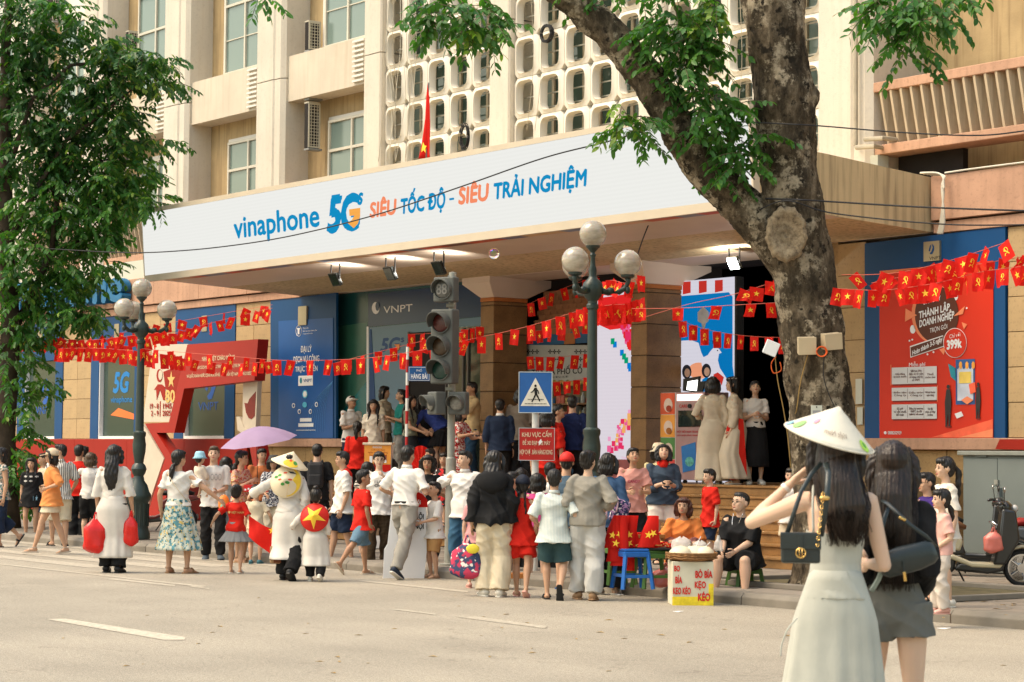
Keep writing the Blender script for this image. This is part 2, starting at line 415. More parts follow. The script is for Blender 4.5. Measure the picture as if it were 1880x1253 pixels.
# pilasters: plain front, chamfered corner, deep side
for k,x in enumerate(PX):
    g = -36.6 < x < -24.5          # pilaster between breeze block bays
    mb = MB(); d = 1.9
    if g or abs(x +36.48) < 0.2:
        pts = [(x,W),(x +0.55,W),(x +0.58,W +0.03),(x +0.58,W +d),(x,W +d)]
    else:
        pts = [(x,W),(x +0.66,W),(x +0.70,W +0.03),(x +0.92,W +0.03),(x +1.02,W +0.11),(x +1.02,W +d),(x,W +d)]
    for (z0,z1) in ((5.5,9.28),(9.30,13.7)):
        mb.prism([(a,b,z0) for a,b in pts],(0,0,z1 -z0))
    mb.build('pilaster',m_plaster,B,fix=True)
# spandrels, back walls and windows of the plain bays
def window(x0,x1,z0,z1,Y,nx=2,tr=0.62,par=None):
    f = MB(); t = 0.055
    f.box(x0,x1,Y,Y +0.08,z0,z0 +t); f.box(x0,x1,Y,Y +0.08,z1 -t,z1)
    for i in range(nx +1):
        xx = x0 +(x1 -x0 -t) *i /nx; f.box(xx,xx +t,Y +0.002,Y +0.078,z0 +t,z1 -t)
    zt = z0 +(z1 -z0) *tr; 
    for i in range(nx):
        xa = x0 +(x1 -x0 -t) *i /nx +t; xb = x0 +(x1 -x0 -t) *(i +1) /nx
        f.box(xa,xb,Y +0.004,Y +0.076,zt,zt +t)
        f.box(xa,xb,Y +0.02,Y +0.05,(z0 +zt) /2,(z0 +zt) /2+0.02)
    w_ = f.build('window',m_frame,B)
    for i in range(nx):
        xa = x0 +(x1 -x0 -t) *i /nx +t; xb = x0 +(x1 -x0 -t) *(i +1) /nx
        for a,b in ((z0 +t,zt),(zt +t,z1 -t)):
            MB().box(xa,xb,Y +0.045,Y +0.055,a,b).build('pane',m_glassb,w_)
    return w_
for k,x in enumerate(PX[:-1]):
    if -36.6 < x < -24.5: continue
    xa,xb = x +1.02,x +4.2
    Yb = W +0.66 if x < -30 else W +1.15
    MB().box(xa,xb,Yb,Yb +1.0,5.5,13.6).build('recess_wall',m_ochre,B)
    if x < -30:
        MB().box(xa,xb,W +0.16,W +0.655,8.80,9.74).build('spandrel',m_plaster2,B)
        MB().box(xa +0.62,xb,W +0.6,W +0.645,9.75,13.6).build('window_surround',m_white,B)
        window(x +1.95,x +3.75,6.62,8.34,W +0.56)
        MB().box(x +1.86,x +3.84,W +0.635,W +0.655,6.5,8.42).build('window_surround',m_white,B)
        window(x +1.95,x +3.75,9.80,12.2,W +0.44)
        for j in range(9):
            MB().box(xb -0.62+0.004,xb -0.2,W +0.10,W +0.155,8.86+j *0.098,8.90+j *0.098).build('louvre',m_white,B)
    # balcony with raking fins
    YB = W +0.12
    bx0,bx1 = (x +1.03,xb -0.003)
    MB().box(bx0,bx1,YB -.03,YB +0.20,6.86,7.0).build('balcony_rail',m_salmon,B,bevel=0.01)
    MB().box(bx0,bx1,YB,YB +0.5,5.95,6.09).build('balcony_rail',m_salmon,B,bevel=0.01)
    fin = None; nf = int((bx1 -bx0) /0.198)
    for j in range(nf):
        xx = bx0 +0.1+j *0.198
        if fin is None:
            m_ = MB(); m_.prism([(0,.13,6.092),(0.055,.13,6.092),(0.055,.40,6.092),(0,.40,6.092)],(0,-.14,0.766))
            fin = m_.build('fin',mat('fin_concrete',(0.50,0.405,0.28),0.9,0.12,2.0,0.3,40,streak=0.6,dirtcol=(0.2,0.14,0.08)),B,fix=True); c = fin
            c.location = (xx -0.0,YB,0)
        else:
            c = copyobj(fin,B); c.location = (xx,YB,0)
        c.rotation_euler = (0,0,R(-14))
    MB().box(bx0,bx1,W +0.62,W +0.652,6.0,6.95).build('balcony_back',m_ochre,B)
# breeze block bays
def block_mesh():
    mb = MB(); S = 0.36
    def sq(h,y,n=24):
        out = []
        for k in range(n):
            a = 2*PI *(k +0.5) /n; c,s_ = cos(a),sin(a); m_ = max(abs(c),abs(s_)); out.append((h *c /m_,y,h *s_ /m_))
        return out
    def sup(rx,rz,y,p,n=24):
        out = []
        for k in range(n):
            a = 2*PI *(k +0.5) /n; c,s_ = cos(a),sin(a)
            out.append((rx *math.copysign(abs(c) ** (2/p),c),y,rz *math.copysign(abs(s_) ** (2/p),s_)))
        return out
    rings = [sq(S,0.12),sq(S,0.03),sq(S -0.006,0.020),sup(0.312,0.322,0.004,3.2),sup(0.262,0.298,-0.022,4.2),sup(0.238,0.282,0.045,4.6),sup(0.236,0.280,0.12,5)]
    n = 24; vs = [p for r_ in rings for p in r_]
    fs = [(i*n+k,i*n+(k+1)%n,(i+1)*n+(k+1)%n,(i+1)*n+k) for i in range(len(rings)-1) for k in range(n)] +[((len(rings)-1)*n+k,(len(rings)-1)*n+(k+1)%n,(k+1)%n,k) for k in range(n)]
    mb.add(vs,fs); return mb
blk = None
for x in PX:
    if not (-36.6 < x < -24.5): continue
    x0 = x +0.585; n_ = 5
    for i in range(n_):
        for j in range(9):
            cx = x0 +0.36+i *0.7236; cz = 6.41+0.7236*j
            if cz > 11.6: continue
            if blk is None: blk = block_mesh().build('breeze_block',m_block,B,smooth=35,fix=True); c = blk
            else: c = copyobj(blk,B)
            c.location = (cx,W +0.10+RU(-0.006,0.006),cz)
    Yw = W +0.60
    MB().box(x0,x +4.2,Yw +0.12,Yw +0.3,5.5,13.6).build('screen_wall',m_glassb,B)
    for j in range(2):
        f = MB(); zz = 5.6+j *3.65
        for i in range(9):
            xx = x0 +0.02+i *0.44; f.box(xx,xx +0.07,Yw,Yw +0.08,zz,zz +3.42)
        f.box(x0,x +4.2,Yw +0.003,Yw +0.077,zz +1.95,zz +2.02); f.box(x0,x +4.2,Yw -0.02,Yw +0.1,zz +3.42,zz +3.65)
        w_ = f.build('window',mat('tan_frame',(0.42,0.36,0.26),0.7,0.1,4,0.1),B)
        for i in range(8): MB().box(x0 +0.09+i *0.44,x0 +0.46+i *0.44,Yw +0.04,Yw +0.05,zz +0.02,zz +3.40).build('pane',m_glass if (i +j) % 3 else m_glassb,w_)
    bars = MB()
    for j in range(25):
        z = 5.72+j *0.241; bars.box(x0,x +4.2,W +0.34,W +0.36,z,z +0.022)
    bars.build('window_bars',m_frame,B)
    MB().box(x +0.58,x +4.2,W +0.05,W +0.5,5.5,6.04).build('screen_base',m_white,B)
    MB().box(x +0.58,x +4.2,W +0.12,W +0.5,12.56,13.6).build('spandrel',m_plaster2,B)
# fascia, cornice and pale panels above the ground floor
def facade_run(x0,x1):
    n = max(1,int((x1 -x0) /2.1))
    for i in range(n):
        a = x0 +(x1 -x0) *i /n; b = x0 +(x1 -x0) *(i +1) /n
        MB().box(a +0.004,b -0.004,W -0.10,W +0.3,4.885,5.5).build('fascia_panel',m_salmon,B,bevel=0.006)
        MB().box(a +0.003,b -0.003,W -0.05,W +0.3,4.71,4.86).build('cornice_panel',m_salmon,B,bevel=0.006)
        if not (-24 < a < -21.5): MB().box(a +0.01,b -0.01,W +0.08,W +0.3,5.5,5.945).build('pale_panel',m_panelw,B)
    MB().box(x0,x1,W +0.0,W +0.29,4.855,4.89).build('cornice_joint',m_joint,B)
facade_run(-62,-38.7); facade_run(-21.55,-8)
MB().box(-23.0,-22.75,W +0.08,W +0.3,5.5,5.945).build('pale_panel',m_panelw,B)
MB().box(-22.75,-21.5,W +0.5,W +0.6,5.5,5.945).build('dark_opening',m_dark,B)
# stone tiles
TILE = {}
def tiles(x0,x1,z0,z1,Y,tw=0.78,th=0.5,m=None,nm='stone_tile'):
    m = m or m_sand; nx = max(1,round((x1 -x0) /tw)); nz = max(1,round((z1 -z0) /th)); w_,h_ = (x1 -x0) /nx,(z1 -z0) /nz
    MB().box(x0,x1,Y +0.012,Y +0.25,z0,z1).build('joint_backing',mat('sand_joint',(0.12,0.075,0.03),0.9,0.1),B)
    key = (round(w_,3),round(h_,3),m.name)
    for i in range(nx):
        for j in range(nz):
            if key not in TILE:
                c = MB().box(0.005,w_ -0.005,0,0.03,0.005,h_ -0.005).build(nm,m,B,bevel=0.004); TILE[key] = c
            else: c = copyobj(TILE[key],B)
            c.location = (x0 +i *w_,Y +RU(-0.003,0.003),z0 +j *h_)
openings = [(-52.55,-49.9),(-48.35,-45.65),(-44.12,-41.42)]
edges = [-60] +[v for o_ in openings for v in o_] +[-39.92]
for i in range(0,len(edges),2): tiles(edges[i],edges[i +1],1.87,4.70,W)
tiles(-20.25,-14.5,1.87,4.70,W)
tiles(-23.62,-22.93,1.87,4.70,W +0.02,0.7)
# low wall below the sill
tiles(-23.62,-13.5,0.13,1.70,W +0.02,1.15,0.52,mat('sand_rough',(0.36,0.235,0.105),0.85,0.14,2.0,0.7,40,speck=0.5,rand=0.06))
tiles(-41.2,-37.2,0.13,1.70,W +0.02,1.15,0.52,MC['sand_rough'])
for a,b in ((-60,-37.0),(-23.62,-13.5)): MB().box(a,b,W -0.08,W +0.2,1.705,1.865).build('sill',m_salmon,B,bevel=0.01)
MB().box(-60,-41.2,W +0.02,W +0.3,0.1,1.70).build('plinth_wall',m_plaster2,B)
# blue framed ground floor windows with printed glass
def emblem(X,Z,Y,s,m,par):
    """small two-stroke swoosh badge drawn on a plaque"""
    a = [(-.05,-.3),(.12,-.28),(.30,.0),(.28,.25),(.10,.42),(.16,.15),(.05,-.1),(-.12,-.22)]
    b = [(-.22,-.05),(-.10,.3),(.02,.40),(-.04,.12),(-.12,-.1)]
    for q in (a,b): MB().prism([(X +u *s,Y,Z +v *s) for u,v in q],(0,-0.003,0)).build('badge_shape',m,par,fix=True)
for n_,(a,b) in enumerate(openings):
    f = MB(); f.box(a,b,W -0.02,W +0.3,3.78,4.70)
    f.box(a,a +0.42,W -0.02,W +0.3,1.87,3.78); f.box(b -0.42,b,W -0.02,W +0.3,1.87,3.78)
    w_ = f.build('shop_window',m_blue,B)
    MB().box(a +0.42,b -0.42,W +0.10,W +0.14,1.93,3.78).build('pane',m_glass,w_)
    MB().box(a +0.42,b -0.42,W -0.005,W +0.12,1.868,1.93).build('sill_bar',m_gw,w_)
    MB().box(a +0.42,a +0.46,W -0.004,W +0.1,1.93,3.78).build('frame_edge',m_gw,w_)
    cx = (a +b) /2; mbl = mat('print_blue',(0.015,0.10,0.42),0.4,0.05,1,0)
    MB().box(cx -.12,cx +.12,W -0.035,W -0.02,4.18,4.52).build('badge_plate',mat('brass_plate',(0.42,0.36,0.25),0.3,0.1,3,0,metal=0.6),w_)
    if n_ != 1:
        emblem(cx +0.05,2.98,W +0.098,0.9,mbl,w_); lettering('VNPT',(cx -0.45,cx +0.45,2.48,2.66),W +0.096,mbl,w_,0.004)
    else:
        lettering('5G',(cx -0.4,cx +0.45,2.92,3.42),W +0.096,mat('print_blue2',(0.01,0.2,0.55),0.4,0.05,1,0),w_,0.04,0.2)
        lettering('vinaphone',(cx -0.5,cx +0.6,2.66,2.85),W +0.096,MC['print_blue2'],w_,0.012)
        MB().prism([(cx -.5,W +.098,2.42),(cx +.8,W +.098,2.30),(cx +.8,W +.098,2.42),(cx -.1,W +.098,2.58)],(0,-0.003,0)).build('printed_shape',mat('print_orange',(0.8,0.18,0.04),0.5,0.05,1,0),w_,fix=True)
# porch: columns of stone blocks with flared heads
cb = None
for x in (-32.50,-28.25,-24.05):
    x0,x1,y0,y1 = x,x +0.40,W,W +0.74
    MB().box(x0 +.012,x1 -.012,y0 +.012,y1 -.012,PLZ,4.30).build('column_core',m_joint,B)
    z = PLZ
    for j in range(7):
        h = 0.511 if j < 6 else 4.30-PLZ -6*0.511
        c = MB().box(0,0.40,0,0.74,0.006,h -0.006).build('column_block',m_brown,B,bevel=0.008) if (cb is None or j == 6) else copyobj(cb,B)
        if cb is None: cb = c
        c.location = (x0,y0,z); z += h
    MB().box(x0 -.004,x1 +.004,y0 -.004,y1 +.004,4.302,4.37).build('column_band',mat('orange_band',(0.42,0.15,0.04),0.6,0.1,3,0.1),B)
    h_ = MB(); e = 0.62
    h_.add([(x0,y0,4.372),(x1,y0,4.372),(x1,y1,4.372),(x0,y1,4.372),(x0 -.42,y0 -.12,4.63),(x1 +.03,y0 -.12,4.63),(x1 +.03,y1 +e,4.63),(x0 -.42,y1 +e,4.63),
            (x0 -.42,y0 -.12,4.80),(x1 +.03,y0 -.12,4.80),(x1 +.03,y1 +e,4.80),(x0 -.42,y1 +e,4.80)],
           [(0,3,2,1),(0,1,5,4),(1,2,6,5),(2,3,7,6),(3,0,4,7),(4,5,9,8),(5,6,10,9),(6,7,11,10),(7,4,8,11),(8,9,10,11)])
    h_.build('column_head',m_soffit,B,bevel=0.01,fix=True)
# platform and steps
MB().box(-21.14,-20.9,20.0,W -.1,0.1,1.25).build('step_side_wall',MC['sand_rough'],B)
MB().box(-37.1,-21.16,22.06,28,0.1,PLZ -0.004).build('platform',m_step,B)
for j in range(7):
    y0 = 20.0+0.34*j; zt = PZ +0.148*(j +1)
    L0,L1 = -35.4,-21.15
    for s_ in range(7):
        a = L0 +(L1 -L0) *s_ /7; b = L0 +(L1 -L0) *(s_ +1) /7
        m_ = MB(); m_.box(a +.003,b -.003,y0,y0 +0.36 if j < 6 else 22.3,zt -0.148,zt -0.036); m_.box(a +.002,b -.002,y0 -0.025,(y0 +0.36) if j < 6 else 22.3,zt -0.034,zt)
        m_.build('step_stone',m_step,B,bevel=0.006)
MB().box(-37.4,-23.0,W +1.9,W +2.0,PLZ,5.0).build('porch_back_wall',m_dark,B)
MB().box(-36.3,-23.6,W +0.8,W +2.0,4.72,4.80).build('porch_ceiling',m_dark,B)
MB().box(-23.64,-23.5,W +0.02,W +2.0,PLZ,5.0).build('porch_side_wall',m_sand,B)
# canopy: wedge slab with stained end faces
YC = 19.72; cx0,cx1 = -38.75,-21.62
cv = [(YC,4.93),(YC,6.10),(W -0.12,5.47),(W -0.12,4.74)]
c_ = MB()
prof = [(YC,4.90),(YC,5.72),(20.95,5.66),(W +0.0,5.50),(W +0.0,4.735)]
c_.prism([(cx0,y,z) for y,z in prof],(cx1 -cx0,0,0)); c_.build('canopy_slab',m_canopy,B,fix=True)
MB().prism([(cx0 +.01,YC +.02,4.893),(cx1 -.01,YC +.02,4.893),(cx1 -.01,W +.9,4.70),(cx0 +.01,W +.9,4.70)],(0,0,0.025)).build('canopy_soffit',m_soffit,B,fix=True)
MB().box(-38.0,-21.7,W +0.0,W +1.95,4.73,4.9).build('porch_soffit',m_soffit,B)
# drip edge in odd coloured strips under the screen
cols = [(0.62,0.40,0.24),(0.55,0.12,0.05),(0.25,0.26,0.32),(0.55,0.10,0.05),(0.22,0.12,0.09),(0.55,0.11,0.05),(0.2,0.2,0.28),(0.62,0.42,0.22),(0.22,0.26,0.36),(0.55,0.43,0.33)]
xx = cx0 +0.3
for i in range(26):
    L = RU(0.4,1.0); c = cols[i % 10]
    if xx +L > cx1 -.2: break
    MB().box(xx,xx +L -.01,YC -0.01,YC +0.28,4.872,4.887).build('drip_strip',mat('strip_%d' % (i % 10),c,0.6,0.15,3,0.1),B); xx += L
# downpipe, drain stubs, conduit
pipe = wthing('downpipe','thin beige drainpipe clipped to the right-hand pilaster','pipe',(-23.1,22.95,6.2))
px_ = onY(1571,200,W -0.05).x
MB().loft([(px_,W -0.05,6.1),(px_,W -0.05,13.2)],[(.035,.035)] *2,8,up=(1,0,0)).build('pipe',m_pipe,pipe,smooth=40)
MB().box(px_ -.06,px_ +.06,W -.09,W -.001,8.02,8.06).build('clip',m_grey,pipe)
# ================================================================== SIGNS ON THE BUILDING
def pplate(name,pts,Y,m,par,th=0.006,label=None):
    q = []
    for x,y in pts:
        p = onY(x,y,Y); q.append((p.x,Y,p.z))
    return MB().prism(q,(0,-th,0)).build(name,m,par,fix=True,label=label)
def ptext(s,xl,xr,top,bot,Y,m,par,**k):
    a = onY(xl,bot[1],Y); b = onY(xr,bot[1],Y)
    return lettering(s,(a.x,b.x,onY(bot[0],bot[1],Y).z,onY(top[0],top[1],Y).z),Y,m,par,**k)
def ptx(s,x0,y0,x1,y1,Y,m,par,**k):     # rectangle in pixels, top-left / bottom-right measured at its centre
    xm = (x0 +x1) /2; return ptext(s,x0,x1,(xm,y0),(xm,y1),Y,m,par,**k)
def pell(name,cx,cy,rx,ry,Y,m,par,n=28,th=0.004):
    return pplate(name,[(cx +rx *cos(2*PI*i/n),cy +ry *sin(2*PI*i/n)) for i in range(n)],Y,m,par,th)
def pbox(name,x0,y0,x1,y1,Y,m,par,th=0.004):
    a = onY(x0,(y0+y1)/2,Y); b = onY(x1,(y0+y1)/2,Y); xm = (x0 +x1) /2
    return MB().box(a.x,b.x,Y -th,Y,onY(xm,y1,Y).z,onY(xm,y0,Y).z).build(name,m,par)
def em(name,col,e=0.75):
    return mat(name,col,0.6,0.01,1,0,emit=e)
m_led = None
def ledmat(name,col,e):
    m,nt,bs = newmat(name); v = coords(nt)
    wv = N(nt,'ShaderNodeTexWave'); wv.bands_direction = 'Z'; wv.inputs['Scale'].default_value = 5.2; nt.links.new(v,wv.inputs[0])
    c = mixc(nt,ramp(nt,wv.outputs['Fac'],[(0.0,0.0),(1.0,1.0)]),tuple(x *0.975 for x in C3(col)),col)
    bs.inputs['Base Color'].default_value = (0.004,0.004,0.004,1); bs.inputs['Roughness'].default_value = 0.9; bs.inputs['Specular IOR Level'].default_value = 0.0
    nt.links.new(c,bs.inputs['Emission Color']); bs.inputs['Emission Strength'].default_value = e; return m
EX = 2 ** -scene.view_settings.exposure
m_led = ledmat('led_white',(0.86,0.86,0.82),EX)
m_ledblue = ledmat('led_blue',(0.0,0.27,0.55),EX); m_ledorange = ledmat('led_orange',(0.93,0.27,0.13),EX); m_ledorange2 = ledmat('led_amber',(0.95,0.42,0.08),EX)
S = wthing('led_screen_sign','long white LED screen along the canopy front with a blue and orange 5G slogan','LED sign',(-30,19.6,4.95))
YL = 19.62
TI = MT((0,YL,4.98)) @ MR(R(4.3),4,'X') @ MT((0,-YL,-4.98))
sx0,sx1 = onY(266.3,504.4,YL).x,onY(1381.6,357,YL).x
MB().box(sx0,sx1,YL,YL +0.06,4.98,6.165).xf(TI).build('screen',m_led,S)
mb = MB(); mb.box(sx0 -.02,sx1 +.02,YL -.008,YL +.10,6.168,6.25).box(sx0 -.02,sx1 +.02,YL -.008,YL +.10,4.855,4.977)
mb.box(sx0 -.025,sx0 -.003,YL -.01,YL +.1,4.976,6.167).box(sx1 +.003,sx1 +.04,YL -.01,YL +.1,4.976,6.167)
mb.xf(TI).build('screen_frame',mat('sign_frame_cream',(0.58,0.50,0.38),0.6,0.05,2,0.1),S)
MB().box(sx0 +.05,sx1 -.05,YL +.16,YL +.3,4.9,6.1).build('support_frame',m_grey,S)
def ledtext(s,xl,xr,top,bot,m,**k):
    o = ptext(s,xl,xr,top,bot,YL -0.006,m,S,**k); o.data.transform(TI); return o
ledtext('vinaphone',433,590,(515,386),(497,443),m_ledblue,offset=0.024)
ledtext('5',602,634,(622,358),(615,429.5),m_ledblue,offset=0.055,shear=0.25)
ledtext('G',629,667,(655,354),(645,426),m_ledblue,offset=0.055,shear=0.15)
ledtext('s',661.5,673,(668,354),(667,377),m_ledblue,offset=0.035,shear=0.3)
o = pplate('orange_stroke',[(646,385),(666,382),(665,397),(660,411),(652,419),(642,410),(650,404),(655,396),(646,397)],YL -0.012,m_ledorange2,S); o.data.transform(TI)
ledtext('SIÊU',682,733,(711,361),(700,399),m_ledorange,offset=0.042,shear=0.15)
ledtext('TỐC ĐỘ',740,822,(770,345),(813,391.6),m_ledblue,offset=0.042,shear=0.15)
ledtext('-',829,838,(833,364),(833,368),m_ledblue,offset=0.02)
ledtext('SIÊU',845,903,(879,332),(868,374),m_ledorange,offset=0.042,shear=0.15)
ledtext('TRẢI NGHIỆM',911,1083,(1052,304),(1048,356),m_ledblue,offset=0.042,shear=0.15)

# blue poster left of the porch
m_pb = mat('poster_blue',(0.008,0.085,0.30),0.4,0.2,0.5,0)
P1 = wthing('blue_wall_poster','tall blue public service poster with white Vietnamese lettering left of the porch','poster',(-38.6,22.98,1.87))
pplate('frame_panel',[(500.5,552),(621,538),(621,805.5),(500.5,805.5)],W +0.02,m_blue,P1,0.05)
pplate('poster_sheet',[(512,590),(612,584),(612,804.5),(512,804.5)],W -0.035,m_pb,P1,0.008)
Yp = W -0.046
ptx('ĐẠI LÝ',552,633,572,650,Yp,m_gw,P1,offset=0.02); ptx('DỊCH VỤ CÔNG',539,651,586,668,Yp,m_gw,P1,offset=0.02); ptx('TRỰC TUYẾN',542,667,583,685,Yp,m_gw,P1,offset=0.02)
ptx('TRUNG TÂM',556,601,566,604.5,Yp,m_gw,P1); ptx('PHỤC VỤ HÀNH CHÍNH CÔNG',556,606,582,609.5,Yp,m_gw,P1); ptx('THÀNH PHỐ HÀ NỘI',556,611,574,614.5,Yp,m_gw,P1)
MB().loft([(onY(548.5+5.2*cos(t*.524),608+10*sin(t*.524),Yp).x,Yp,onY(548.5+5.2*cos(t*.524),608+10*sin(t*.524),Yp).z) for t in range(13)],[(.006,.006)]*13,5).build('ring',m_gw,P1)
pplate('seal_shape',[(545,603),(552,602.5),(550,606),(550,614),(547,614),(547,606)],Yp,m_gw,P1)
pbox('logo_box',548,690,574.5,708.5,Yp,m_gw,P1); ptx('VNPT',557,696,572.5,702,Yp -.006,m_pb,P1,offset=.01); pell('logo_mark',552.5,699,2,5.5,Yp -.006,mat('print_teal',(0.02,0.25,0.32),0.5),P1)
m_cyan = mat('print_cyan',(0.1,0.5,0.7),0.5)
pell('round_icon',560,724,4.6,7.6,Yp,m_cyan,P1); pell('icon_core',560,724,3.2,5.4,Yp -.005,m_gw,P1); pell('round_icon',559.5,743.5,4,5,Yp,m_cyan,P1)
for x,y in ((539,745),(549.5,756),(570,756),(581,743)): pell('round_icon',x,y,2.8,4.6,Yp,m_gw,P1,12); pell('icon_core',x,y,1.6,2.8,Yp -.005,m_pb,P1,12)
pbox('text_box',551,768,572,774.5,Yp,m_gw,P1); pbox('text_box',548,777.5,575.5,784,Yp,m_gw,P1); pbox('text_line',544,789.6,579,790.6,Yp,m_gw,P1)
mw = mat('print_wave',(0.10,0.30,0.62),0.5)
for j in range(9):
    pts = []
    for t in range(12):
        u = t /11; x = 611-(9+j *1.3) *sin(u *3.1) *(1-u *.4) -u *(14+j *4.5); y = 700+103*u; pts.append((x,y))
    q = [onY(x,y,Yp -.001) for x,y in pts if 513 < x < 611.5 and y < 803]
    MB().loft([(p.x,Yp -.001,p.z) for p in q],[(.0035,.002)] *len(q),4).build('wave_line',mw,P1)
MB().box(onY(553,560,W).x,onY(568,560,W).x,W -.07,W -.03,4.14,4.52).build('badge_plate',MC['brass_plate'],P1); 

# shop front left bay of the porch
SF = wthing('shop_front','teal and blue printed shop front with dark doorway behind the traffic light','shop front',(-34.5,23.3,1.17))
YS = W +0.24
m_teal = mat('teal_vinyl',(0.012,0.14,0.145),0.25,0.15,0.6,0); m_teal2 = mat('teal_dark',(0.012,0.07,0.075),0.25,0.1,0.6,0)
m_sky = mat('pale_blue_vinyl',(0.085,0.175,0.25),0.35,0.08,0.4,0); m_navy = mat('navy_vinyl',(0.006,0.035,0.10),0.3,0.1,0.6,0)
xa = onY(620,700,YS).x
MB().box(xa -.3,-32.2,YS,YS +.1,PLZ,4.78).build('front_panel',m_teal2,SF)
pplate('panel_shape',[(621,600),(674,592),(674,700),(621,770)],YS,mat('green_vinyl',(0.03,0.12,0.085),0.3,0.1),SF,.004)
pplate('panel_shape',[(621,765),(674,700),(674,880),(621,880)],YS,m_teal,SF,.008)
pplate('wall_panel',[(677,602),(886,582),(886,880),(677,880)],YS,m_sky,SF,.010)
pplate('header_panel',[(677,540),(886,520),(886,581),(677,600.5)],YS,m_navy,SF,.014)
pplate('edge_strip',[(674.5,600),(678,600),(678,880),(674.5,880)],YS,m_gw,SF,.02)
pplate('panel_shape',[(679,605),(682,605),(697,880),(679,880)],YS -.012,m_blue2,SF,.006)
ptx('VNPT',704,561,757,574,YS -.016,m_gw,SF,offset=.0)
pell('logo_mark',690,566,7,11,YS -.016,m_gw,SF); pell('logo_mark',693,563,3.4,8,YS -.022,m_navy,SF)
ptx('5G',698,620,735,646,YS -.012,m_blue2,SF,offset=.04,shear=.2); ptx('s',736,620,742,629,YS -.012,m_blue2,SF,offset=.03)
pplate('orange_stroke',[(724,633),(734,632),(733,641),(726,647),(722,642),(728,637)],YS -.02,mat('print_orange3',(0.75,0.25,0.05),0.5),SF)
ptx('vinaphone',697,651,741,664,YS -.012,m_blue2,SF,offset=.01)
ptx('LIFE SHOP',838,600,893,614,YS -.012,m_navy,SF,offset=.02)
MB().box(onY(752,700,YS).x,onY(822,700,YS).x,YS -.03,YS -.012,PLZ,3.86).build('doorway',m_dark,SF)
MB().box(onY(824,700,YS).x,onY(884,700,YS).x,YS -.03,YS -.012,PLZ,3.9).build('doorway',m_glassd,SF)
for xx in (752,822,853,862): MB().box(onY(xx,700,YS).x,onY(xx +2.2,700,YS).x,YS -.06,YS -.031,PLZ,3.88).build('door_frame',mat('dark_frame',(0.09,0.08,0.07),0.4),SF)

# tea stall bay
TS = wthing('tea_stall','tea stall front with clay tile canopy, patterned white sign and shelves of goods','stall',(-30.2,24.2,1.17))
YT = W +1.25
MB().box(-32.3,-28.0,YT,YT +.5,PLZ,4.72).build('back_board',m_dark,TS)
m_clay = mat('clay_tile',(0.27,0.13,0.065),0.8,0.2,8,0.2,rand=0.15); tl = None
for r_ in range(9):
    for c_i in range(19):
        x = -32.1+c_i *.2+(.1 if r_ % 2 else 0); z = 4.52-r_ *.088; y = YT -.12-r_ *.035
        if tl is None:
            tl = MB().prism([(0,0,.0),(.19,0,0),(.19,0,-.075),(.14,0,-.1),(.05,0,-.1),(0,0,-.075)],(0,-.03,0)).build('roof_tile',m_clay,TS,fix=True); c = tl
        else: c = copyobj(tl,TS)
        c.location = (x,y,z)
Yt = YT -.42
pbox('blue_band',966,610,1080,633,Yt,mat('stall_blue',(0.02,0.09,0.2),0.5),TS); pbox('orange_board',1036,612,1056,632,Yt -.01,mat('stall_orange',(0.35,0.13,0.04),0.6),TS)
m_cl = mat('stall_white',(0.36,0.38,0.36),0.7,0.05)
pts = [(966,634)] +[(1082,634),(1082,694)] +[(1082-i *4.8,697+3.5*sin(i *1.2) ** 2) for i in range(1,24)] +[(966,694)]
pplate('stall_sign',pts,Yt,m_cl,TS,.02)
for gx in (975,1015,1063):
    for a in range(3):
        for b in range(2):
            for dx,dy in ((0,2.6),(0,-2.6),(2.6,0),(-2.6,0)):
                pell('flower_print',gx +a *8+dx *.8-5,646+b *14+dy,1.1 if dx == 0 else 1.9,1.9 if dx == 0 else 1.1,Yt -.021,m_black,TS,8,.002)
ptx('TRÀ ĐÁ PHỐ CỔ',976,671,1069,688,Yt -.022,m_black,TS,offset=.02); ptx('SƯƠNG SÁO HƯƠNG BƯỞI',986,690,1043,695,Yt -.022,m_black,TS)
mYel = mat('stall_yellow',(0.42,0.30,0.08),0.6,0.1)
for i in range(9): pell('scallop',975+i *12.5,700,6.2,9,Yt +.01,mYel,TS,14)
pbox('back_shelf',966,706,1082,790,Yt +.3,mat('stall_back',(0.20,0.15,0.07),0.7,0.2),TS)
goods = [(0.25,0.24,0.22),(0.4,0.03,0.02),(0.03,0.12,0.3),(0.35,0.28,0.1),(0.1,0.08,0.06),(0.30,0.32,0.28),(0.45,0.12,0.08)]
for sh in range(3):
    z0 = onY(1020,741+sh *24,Yt).z
    MB().box(-31.9,-28.9,Yt,Yt +.3,z0 -.03,z0).build('shelf',mat('shelf_wood',(0.2,0.11,0.05),0.6),TS)
    x = -31.85
    while x < -29.1:
        w_ = RU(.07,.16); h = RU(.08,.19); g = rnd.randrange(7)
        m_ = mat('goods_%d' % g,goods[g],0.4,0.2,6)
        if rnd.random() < .5: MB().lathe([(w_*.3,0),(w_*.32,h*.6),(w_*.14,h*.8),(w_*.14,h)],(x +w_/2,Yt +.12,z0 +.002),10).build('bottle',m_,TS,smooth=40)
        else: MB().box(x,x +w_*.9,Yt +.05,Yt +.2,z0 +.002,z0 +h).build('carton',m_,TS)
        x += w_ +RU(0,.03)
MB().box(-32.0,-30.1,YT -.9,YT -.4,PLZ,onY(1050,790,YT -.9).z).build('counter',mat('counter_blue',(0.02,0.07,0.13),0.5,0.2),TS)
MB().box(-32.05,-30.08,YT -.95,YT -.38,onY(1050,790,YT -.9).z,onY(1050,790,YT -.9).z +.05).build('counter_top',MC['shelf_wood'],TS)

